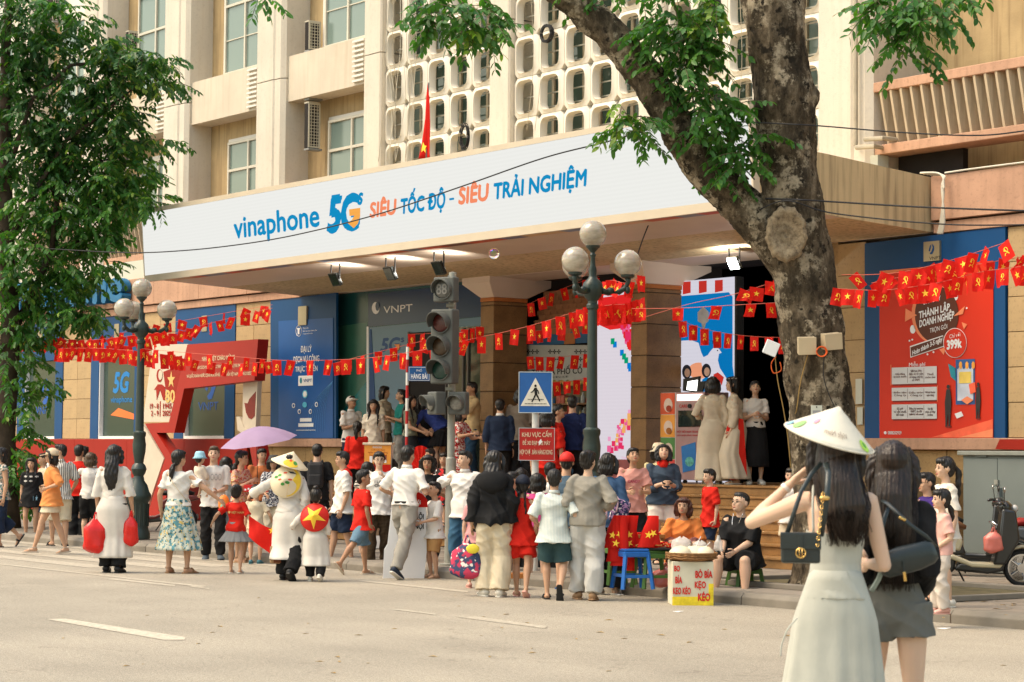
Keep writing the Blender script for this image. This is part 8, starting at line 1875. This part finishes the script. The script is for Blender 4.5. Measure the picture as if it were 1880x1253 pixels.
ph = heldthing(P38,'phone','phone in both hands of the woman in the dark blue sweater','phone',(0,-.30,1.10)); MB().box(-.07,.07,-.03,.04,-.005,.005).build('phone_body',m_black,ph,bevel=.003,rot=(R(30),0,0))
person('person in a cream bucket hat and yellow top behind the dark blue sweater',1208,1020,1.62,5,z=PZ,lo=True,skin='b',top=(clothmat('pale_yellow',(.58,.50,.28)),.8,-.05,.016),bottom=(blk,2,.012,.01),hair='bob',hat=('bucket',mat('hat_cream',(.64,.55,.40),.7)),shoes=('shoe',shk),group=VG)
P40 = person('woman vendor in an orange T-shirt sitting behind the basket',1256,1064,1.50,-8,z=PZ,skin='b',g=1.15,pel=.17,feet='squat',arms=((-.02,.17,.17),(.04,.17,.18)),lean=(14,0),top=(clothmat('orange_tee',(.74,.23,.06)),.85,-.04,.022),bottom=(clothmat('pink_trousers',(.40,.16,.14)),1.5,.02,.01),hair='bob',hc='r',shoes=('flip',shk),group=VG,head=(-12,4))
stool(1256,1064,PZ,'green plastic stool under the vendor in orange',green_,.20,.28)
P41 = person('boy in a red T-shirt with a big yellow star on the steps side, facing left',1303,1040,1.28,-66,z=PZ,hs=1.12,fem=False,skin='a',top=(redc,.9,-.09,.018,{'box': .07}),bottom=(nvy,1.0,.016,.01),hair='short',shoes=('flip',shk),group=VG)
P42 = person('heavy boy in a black T-shirt and glasses sitting on a green stool',1352,1112,1.50,-30,z=0,fem=False,skin='a',g=1.42,hs=1.12,pel=.285,feet={'R': (.12,.25,0,0,10),'L': (.13,.24,0,0,10)},arms=((-.09,.18,.22),(-.05,.19,.22)),lean=(10,0),top=(blk,.95,-.05,.018),bottom=(blk,.95,.020,.012),hair='buzz',glasses=True,shoes=('flip',shk),group=VG,head=(-22,8))
P42.t.location = onZ(1366,1098,0)
ch_ = MB(); ch_.merge(tube([P42.hp(.045,-.005,-.07),P42.S(P42.NB -P42.bk *.06-P42.u *.06),P42.S(P42.NB -P42.bk *.098-P42.u *.13),P42.S(P42.NB -P42.bk *.06-P42.u *.06+P42.sd *-.05),P42.hp(-.045,-.005,-.07)],.005,5,sub=4)); ch_.build('necklace',m_chrome,P42.t,smooth=1)
bg_ = onD(1319,1012,P42.D +.4); bag('plastic_bag','small clear plastic bag in the hand of the boy with the star',bg_,.05,.04,.14,mplb,5)
# kiosk and doorway
def kp(x,Y): return (onY(x,880,Y).x,Y,PLZ)
P43 = person('woman in a cream long tunic with a black bob using the photo kiosk',gp=kp(1308,22.55),H=1.62,face=178,skin='a',arms=((.02,.14,.17),(.03,.0,.31)),top=(clothmat('cream_silk',(.58,.50,.38)),1.8,-.03,.014,{'name': 'tunic'}),bottom=(clothmat('cream_silk',(.58,.50,.38)),2,.014,.03),hair='bob',shoes=('flip',shw),group=KG,extra=lambda p: aodai(p,MC['cream_silk'],.03,.035,k=8,amp=.07))
P44 = person('woman in a cream tunic with a red front panel watching the kiosk',gp=kp(1352,22.75),H=1.62,face=-95,skin='a',arms=((.02,.03,.31),(.0,.10,.27)),lean=(5,0),top=(MC['cream_silk'],1.8,-.03,.014,{'name': 'tunic'}),bottom=(redc,2,.016,.03),hair='bob',shoes=('flip',shw),group=KG,extra=lambda p: aodai(p,MC['cream_silk'],.05,.05,sway=.0,k=7,amp=.08))
pr_ = MB(); pr_.prism([(.03,-.19,1.0),(.10,-.19,.98),(.16,-.20,.10),(-.02,-.20,.10)],(0,-.012,0)); pr_.xf(MR(R(90),4,'Z')).build('red_panel',redc,P44.t,fix=True)
sh_ = heldthing(P44,'red_pouch','bright red pouch held between the two women in cream tunics','bag',(.12,-.10,.80)); MB().ell((0,0,0),(.05,.06,.11),12,8).build('pouch',m_redflag,sh_,smooth=1)
person('woman in a white blouse and black skirt looking at her phone in the dark doorway',gp=kp(1386,23.0),H=1.56,face=0,skin='a',arms=('phone','phone'),top=(wht,.7,.0,.012,{'box': .08}),skirt=(blk,.17,.012,.02),hair='lowpony',shoes=('shoe',shw),group=KG,head=(0,20))
P46 = person('child in a white T-shirt standing beside the trunk behind the foreground arm',1452,1040,1.30,-20,z=PZ,hs=1.15,lo=True,skin='a',top=(wht,.8,-.06,.018),bottom=(crm,.9,.016,.01),hair='short',shoes=('shoe',shbr),group=VG)
# porch group at the left; platform Y
def st(x,Y,k): return (onY(x,880,Y).x,Y,PZ +.148*k)
person('man in a white cap and white polo looking at his phone by the teal wall',gp=st(643,21.9,6),H=1.60,face=40,fem=False,skin='c',arms=('phone','phone'),top=(wht,.85,-.04,.018,{'collar': True}),bottom=(nvy,2,.014,.01),hair='short',hat=('cap',mat('cap_white',(.70,.65,.58),.7)),shoes=('shoe',shk),group=DG,head=(0,18))
person('young woman in a cream T-shirt facing the street above the orange counter',gp=st(684,21.6,6),H=1.52,face=3,skin='b',top=(clothmat('ivory_tee',(.68,.61,.49)),.9,-.05,.018),bottom=(gry,2,.014,.01),hair='longf',shoes=('flip',shk),group=DG)
person('woman in a red top with a ponytail on the steps, seen from behind',gp=st(655,20.9,3),H=1.56,face=175,skin='b',top=(redc,.85,-.05,.016),bottom=(blk,2,.014,.01),hair='pony',lenh=.16,shoes=('flip',shk),group=DG)
person('man in a cream shirt and beige trousers at the wall panel',gp=st(703,22.6,7),H=1.66,face=70,fem=False,skin='b',arms=('table','table'),top=(crm,.9,-.04,.018,{'collar': True}),bottom=(clothmat('beige_trousers',(.33,.28,.20)),2,.014,.01),hair='bob',shoes=('shoe',shk),group=DG,noface=True)
person('woman in a teal T-shirt holding a phone',gp=st(736,22.4,7),H=1.58,face=-70,skin='b',arms=('phone','phone'),top=(clothmat('teal_tee',(.02,.20,.17)),.8,-.04,.016),bottom=(gry,2,.014,.01),hair='lowpony',shoes=('flip',shk),group=DG,head=(0,15))
person('woman in a grey-green T-shirt and dark skirt facing right with a red fan',gp=st(752,21.9,6),H=1.60,face=65,skin='b',arms=('table','table'),top=(clothmat('sage_tee',(.21,.23,.17)),.6,.02,.014),skirt=(clothmat('dark_skirt',(.03,.035,.04)),.22,.012,.04),hair='longf',shoes=('flip',shk),group=DG)
fn = faceempty('folding_fan','bunch of red star fans held in front of the dark doorway','fan',onD(772,845,37.2)); vs,fs = [(0,0,-.16)],[]
for k in range(19): a = R(-5+k *10.5); vs.append((.24*cos(a),.03*(k % 2),-.16+.40*sin(a)))
MB().add(vs,[(0,k,k +1) for k in range(1,19)]).build('fan_leaf',m_redflag,fn); MB().prism([(.05+x,-.02,.02+y) for x,y in star2d(.06)],(0,-.004,0)).build('star',m_yellow,fn,fix=True)
person('woman in a blue top and black pleated skirt bending forward in the doorway',gp=st(806,22.4,7),H=1.62,face=-125,skin='a',lean=(48,0),arms=((.06,.16,.12),(.12,.05,.16)),top=(clothmat('royal_blue',(.03,.05,.20)),1.2,-.02,.016),skirt=(blk,.34,.014,.05,{'amp': .08,'k': 22}),hair='bob',shoes=('flip',shk),group=DG)
person('boy in a black shirt sitting in the doorway behind the pleated skirt',gp=st(775,22.9,7),H=1.5,face=0,fem=False,skin='b',lo=True,top=(blk,.9,-.04,.018),bottom=(nvy,2,.012,.01),hair='short',shoes=('shoe',shk),group=DG)
P59 = person('man in a beige polo and jeans lifting one hand to his mouth by the column',gp=st(866,22.3,7),H=1.66,face=-68,fem=False,skin='c',arms=((-.06,.12,-.01),(.02,.03,.30)),top=(clothmat('beige_polo',(.50,.37,.19)),.85,-.04,.020,{'collar': True}),bottom=(clothmat('dark_jeans',(.02,.05,.09)),2,.014,.01),hair='short',shoes=('shoe',shk),group=DG)
person('woman in a red and white patterned dress with glasses on her head pointing right',gp=st(838,21.3,5),H=1.50,face=60,skin='b',arms=((.0,.20,.14),(.0,.22,.10)),lean=(8,0),top=(clothmat('red_floral',(.42,.02,.02),'floral',(.75,.68,.6),1.4),.8,-.02,.016),skirt=(MC['red_floral'],.25,.012,.05),hair='bob',shoes=('flip',shk),group=DG,head=(0,15))
person('girl sitting on the steps with dark hair tied back, looking left',gp=st(790,20.7,3),H=1.4,face=-60,skin='b',pel=.30,feet='sit',arms=('table','table'),top=(clothmat('cream_blouse',(.6,.5,.4)),.6,-.03,.014),bottom=(blk,1.6,.014,.01),hair='lowpony',shoes=('flip',shk),group=DG)
person('woman in a black and red checked dress sitting beside the traffic pole',gp=st(815,20.5,2),H=1.5,face=-20,skin='b',pel=.30,feet='sit',top=(clothmat('black_red_check',(.03,.02,.02),'floral',(.5,.03,.03),.6),.8,-.03,.018),skirt=None,bottom=(MC['black_red_check'],1.3,.02,.01),hair='lowpony',shoes=('flip',shk),group=DG,lo=True)
person('man in a navy sweater with a white collar in front of the stone column',gp=st(917,21.6,5),H=1.62,face=178,fem=False,skin='b',top=(nvy,1.5,-.04,.024,{'collar': wht}),bottom=(blk,2,.014,.01),hair='short',shoes=('shoe',shk),group=DG)
person('man in a grey shirt beside the red notice board',gp=st(955,21.9,6),H=1.66,face=170,fem=False,skin='c',top=(clothmat('taupe_shirt',(.17,.14,.11)),.9,-.04,.020),bottom=(blk,2,.014,.01),hair='bob',shoes=('shoe',shk),group=DG)
person('young man facing the street just behind the blue crossing sign',gp=st(975,22.9,7),H=1.66,face=10,fem=False,skin='c',lo=True,top=(blk,.8,-.04,.018),bottom=(blk,2,.014,.01),hair='short',shoes=('shoe',shk),group=DG,head=(0,15))
person('tall person in a red T-shirt behind the red notice board',gp=st(1003,20.9,3),H=1.70,face=172,fem=False,skin='b',top=(redc,.9,-.05,.020),bottom=(redc,1.2,.016,.01),hair='bob',shoes=('shoe',shk),group=DG)
person('young man with glasses in profile beside the navy backpack',gp=st(1022,21.2,4),H=1.64,face=85,fem=False,skin='b',glasses=True,top=(redc,.9,-.05,.018),bottom=(blk,2,.014,.01),hair='short',shoes=('shoe',shk),group=DG,head=(0,12))
person('person in a navy top with headphones and lanyard, seen from behind',gp=st(1050,21.5,5),H=1.64,face=178,fem=False,skin='b',top=(clothmat('deep_navy',(.012,.02,.07)),.9,-.04,.022),bottom=(blk,2,.014,.01),hair='short',shoes=('shoe',shk),group=DG)
for i,(x,y,h,c,hh_,sk_,hr_) in enumerate(((890,1050,1.30,'taupe_shirt',1.1,'b','short'),(938,1066,1.36,'red_cotton',1.05,'b','short'),(955,1060,1.40,'black_cotton',1.05,'b','bob'),(1008,1060,1.48,'white_cotton',1.0,'a','short'),(596,1000,1.42,'black_cotton',1.05,'b','short'),(716,1022,1.50,'sage_tee',1.0,'b','bob'))):
    person(('man with short brown hair behind the orange box lid','child in a red scarf behind the black jacket','dark-haired woman between the black jacket and the white post','short-haired man in white behind the red cap',
            'dark-haired child beside the backpack by the steps','dark-haired woman behind the man in the white polo')[i],x,y,h,(150,100,175,160,120,-170)[i],hs=hh_,lo=True,skin=sk_,fem=False,top=(MC[c],.8,-.05,.018),bottom=(blk,2,.014,.01),hair=hr_,shoes=('shoe',shk),group=MG)
# right-hand children
P49 = person('boy with glasses in a purple jersey and shorts, facing left',1703,1104,1.30,-72,z=PZ *0+.0,hs=1.15,fem=False,skin='b',arms=('down','down'),top=(clothmat('purple_jersey',(.05,.025,.16)),.6,-.10,.022,{'box': .08}),bottom=(clothmat('purple_jersey',(.05,.025,.16)),.95,.024,.016),hair='short',glasses=True,shoes=('flip',shk),group=RG)
P49.t.location = onZ(1703,1104,PZ)
shirttext(P49,'FUSION',-.0,.86,.20,.05,wht); shirttext(P49,'23',-.0,.78,.12,.09,clothmat('cyan_print',(.10,.45,.55)))
P50 = person('girl in a white lace top with a long black ponytail, facing left',1737,1115,1.46,-78,z=PZ,hs=1.06,skin='a',top=(clothmat('white_lace',(.70,.64,.55),bmp=.6),.9,-.06,.014,{'box': .05}),bottom=(wht,.6,.012,.006),hair='pony',lenh=.26,shoes=('shoe',shw),group=RG)
P51 = person('small girl in a pink T-shirt and cream trousers with pink shoes, facing left',1730,1127,1.16,-80,z=PZ,hs=1.2,skin='a',arms=((.0,.09,.25),'down'),top=(clothmat('blush_tee',(.70,.40,.34)),.8,-.03,.018,{'box': .08}),bottom=(clothmat('oat_trousers',(.56,.49,.42)),2,.014,.016),hair='lowpony',lenh=.14,shoes=('shoe',shp,shp),group=RG)
person('person in pale trousers half hidden behind the scooter girl group',1716,1098,1.40,-60,z=PZ,lo=True,skin='a',top=(clothmat('floral_pale',(.5,.45,.4),'floral',(.3,.1,.1)),.8,-.05,.014),bottom=(crm,1.0,.016,.01),hair='short',shoes=('shoe',shw),group=RG) if False else None
# ------------------------------------------------------------------ the two women in the foreground
sage = clothmat('sage_dress',(.47,.475,.42),bmp=.35)
D47 = 10.2; g47 = onD(1534,1240,D47); g47.z = 0
def ex47(p):
    H = p.H; S = p.S
    # straps of the dress
    for s in (1,-1): tube([S(p.NB +p.sd *s *.058-p.u *.125+p.bk *.060),S(p.NB +p.sd *s *.060-p.u *.05+p.bk *.052),S(p.NB +p.sd *s *.058-p.u *.004+p.bk *.012),S(p.NB +p.sd *s *.055-p.u *.03-p.bk *.045)],.006,6,sub=4).build('shoulder_strap',sage,p.t,smooth=1)
    tube([S(p.P +V3((.10,.05,-.02))),S(p.P +V3((.125,.06,-.05))),S(p.P +V3((.14,.06,-.09))),S(p.P +V3((.143,.06,-.12)))],.004,5,sub=4).build('waist_tie',sage,p.t,smooth=1)
P47 = person('woman in a painted conical hat and pale sage strapless-back dress, arm raised, seen from behind',gp=g47,H=1.73,face=172,skin='p',g=.86,arms=((.035,.09,-.045,(.6,.5,-1)),(.0,.15,.17,(-.4,.8,-.6))),feet='stroll',
    top=(sage,0,.02,.008,{'name': 'dress_bodice','box': .01,'amp': .003}),skirt=(sage,.06,.006,.058,{'sway': .02,'amp': .11,'k': 13,'z0': .625}),hair='longf',lenh=.145,hshift=-.028,hc='d',shoes=('strap',shs),group=FG,extra=ex47)
# open the back of the bodice: cut everything above the top edge
bmw = bmesh.new(); bmw.from_mesh(P47.top.data); zc_ = (P47.NB.z -.125) *1.74
bmesh.ops.bisect_plane(bmw,geom=bmw.verts[:] +bmw.edges[:] +bmw.faces[:],plane_co=(0,0,zc_),plane_no=(0,.12,1),clear_outer=True); bmw.to_mesh(P47.top.data); bmw.free()
sm_ = P47.top.modifiers.new('cloth','SOLIDIFY'); sm_.thickness = .006
hr_ = .212; hrot = P47.HRm @ MR(R(-10),3,'X') @ MR(R(-17),3,'Y'); hcen = P47.hp(.010,.0,.062)
hh_ = conical(P47.t,hcen,hr_,hrot,mat('palm_hat_pale',(.80,.75,.63),.55,.04,4,.25,50,transluc=.2),'conical_hat')
for a0,a1,f0,f1,m_ in ((20,36,.08,.36,mat('hat_paint_leaf',(.28,.50,.18),.6,.3,10)),(2,14,.02,.20,mat('hat_paint_sky',(.25,.55,.75),.6)),(42,52,.38,.55,mat('hat_paint_pink',(.75,.30,.40),.6)),(140,156,.02,.30,mat('hat_paint_lime',(.35,.60,.08),.6)),(146,152,.10,.25,MC['hat_paint_green'] if 'hat_paint_green' in MC else m_hg),(12,17,.12,.17,m_hb)):
    conepatch(hh_,hcen,hr_,hrot,a0,a1,f0,f1,m_)
mt_ink = mat('hat_ink',(.36,.28,.22),.7); th = textmesh('Việt Nam',0,.3); fit(th,-.5,.5,0,1)
for v in th.vertices:
    a = R(108-v.co.x *-34); f = .22+.17*v.co.y; rad = hr_ *(1-f) +.004; a = R(96-v.co.x *40); nn_ = V3((cos(a),sin(a),1.3)).normalized(); v.co = V3(hcen) +hrot @ (V3((rad *cos(a),rad *sin(a),hr_ *.72*(f -.28))) +nn_ *.005)
link('painted_lettering',th,mt_ink,hh_)
# wrist watch
wm = MB(); ax = (P47.WR[1] -P47.EL[1]).normalized(); c0 = P47.S(P47.WR[1]) -ax *.03
wm.loft([c0 -ax *.009,c0 +ax *.009],[(.0275,.0275)] *2,18,up=(0.1,1,.2)); wm.build('bracelet_watch',mat('watch_white',(.72,.68,.62),.3),P47.t,smooth=40)
# handbag with buckle on a chain-and-leather strap
m_leather = mat('leather_black',(.014,.022,.022),.38,.15,8,.2,60,coat=.15); m_brass = mat('brass',(.75,.48,.16),.25,.05,3,0,metal=1.0)
D_b = D47 -.28; kb_ = D_b /4100; hb = faceempty('handbag','small black leather flap handbag with a round gold clasp on the dress woman\'s left hip','bag',onD(1470,1035,D_b),R(-6)); hbl = MB()
w_,h_ = 36*kb_,54*kb_
MB().box(-w_,w_,.0,.065,0,h_).build('bag_body',m_leather,hb,bevel=.012); MB().box(-w_ -.003,w_ +.003,-.008,-.001,h_ *.48,h_ *1.02).build('flap',m_leather,hb,bevel=.006); MB().box(-w_ -.003,w_ +.003,-.008,.066,h_ *1.0,h_ *1.03+.002).build('flap_top',m_leather,hb,bevel=.003)
MB().box(-.010,.010,-.012,-.0085,h_ *.28,h_ *1.0).build('flap_band',m_leather,hb,bevel=.002)
cl = MB(); cl.merge(tube([(.021*cos(i *.2618),-.014,h_ *.36+.021*sin(i *.2618)) for i in range(25)],.004,6)); cl.merge(tube([(-.006,-.015,h_ *.36-.019),(-.006,-.015,h_ *.36+.019)],.003,6)); cl.merge(tube([(.006,-.015,h_ *.36-.019),(.006,-.015,h_ *.36+.019)],.003,6)); cl.build('clasp',m_brass,hb,smooth=1)
def bagpt(x,y,dd=0.0): 
    v = onD(x,y,D_b +dd); return hb.matrix_basis.inverted() @ v
Pst = [bagpt(1507,985,.02),bagpt(1513,950,.0),bagpt(1519,905,-.0),bagpt(1521,868,.06),bagpt(1516,850,.16)]
stm = MB(); stm.loft(Pst,[(.013,.004)] *len(Pst),8,up=(0,1,0)); stm.build('strap',m_leather,hb,smooth=1)
ch = MB()
for i in range(9):
    p = bagpt(1501+i *1.3,1000-i *11.5,-.012); ch.merge(tube([p +V3((.006*cos(k *.785),(.003 if i % 2 else .005) *sin(k *.785),.011*sin(k *.785))) for k in range(9)],.0022,5))
ch.build('chain',m_brass,hb,smooth=1); q_ = bagpt(1514,915,-.01); MB().cap(q_ +V3((-.012,0,0)),q_ +V3((.012,0,0)),.011,.011,10).build('buckle',m_brass,hb,smooth=1)
Pb = [bagpt(1445,980,.04),bagpt(1470,905,.12),bagpt(1490,870,.2),bagpt(1508,850,.22)]; MB().loft(Pb,[(.010,.004)] *4,8,up=(0,1,0)).build('rear_strap',m_leather,hb,smooth=1)

D48 = 10.6; g48 = onD(1640,1250,D48); g48.z = 0
P48 = person('woman with long dark hair in a black jacket and grey shorts, seen from behind',gp=g48,H=1.66,face=172,skin='p',g=.88,arms=((.0,.08,.26,(.1,.9,-.3)),(.0,.10,.22,(-.1,.9,-.3))),feet='stroll',
    top=(blk,1.9,.06,.017,{'box': .05,'amp': .0045,'name': 'jacket'}),bottom=(clothmat('ash_shorts',(.155,.155,.14)),.30,.018,.016,.12),hair='longf',lenh=.24,hc='d',shoes=('shoe',shw),group=FG)
D_c = D48 -.26; kc = D_c /4100; sb = faceempty('shoulder_bag','soft black shoulder bag with a gold zip tag on the jacket woman\'s back','bag',onD(1668,1040,D_c),R(4))
m_ = MB(); cs = [(-.135,.0,-.012),(-.11,0,.0),(-.04,0,.025),(.04,0,.045),(.10,0,.065),(.125,0,.075)]; m_.loft(cs,[(.030,.035),(.038,.058),(.042,.066),(.042,.064),(.036,.056),(.022,.040)],16,up=(0,0,1),power=2.8); m_.build('bag_body',m_leather,sb,smooth=1)
def sbp(x,y,dd=0.): return sb.matrix_basis.inverted() @ onD(x,y,D_c +dd)
for pts in ([sbp(1718,1005,.02),sbp(1700,985,.0),sbp(1672,965,.0),sbp(1650,945,.03),sbp(1630,925,.10),sbp(1618,918,.2)],[sbp(1608,1015,.03),sbp(1616,985,.05),sbp(1625,950,.08),sbp(1634,925,.14)]): MB().loft(pts,[(.010,.0045)] *len(pts),8,up=(0,1,0)).build('strap',m_leather,sb,smooth=1)
q_ = sbp(1653,951,.01); MB().cap(q_,q_ +V3((.02,0,-.01)),.008,.008,8).build('buckle',m_brass,sb,smooth=1)
q_ = sbp(1660,1050,-.06); MB().box(-.007,.007,-.003,.003,-.045,.0).build('zip_tag',m_brass,sb,bevel=.003,loc=q_,rot=(0,R(-8),0)); MB().loft([q_,q_ +V3((-.004,.005,.05))],[(.003,.003)] *2,5,up=(1,0,0)).build('zip_cord',m_leather,sb)
tag(tube([sbp(1600,985,-.0),sbp(1616,1000,.01),sbp(1618,1050,.02),sbp(1600,1085,.05)],.012,6,sub=3).build('scarf_end',clothmat('sage_scarf',(.30,.36,.33)),None,smooth=1),'pale green scarf end hanging between the two foreground women','scarf').matrix_world = sb.matrix_basis
PEOPLE = []
for l_,a,b_ in PEOPLE:
    print('P %-60s head %.0f,%.0f feet %.0f,%.0f' % (l_[:60],a[0],a[1],b_[0],b_[1]))
BD.scenes.remove(SC2)
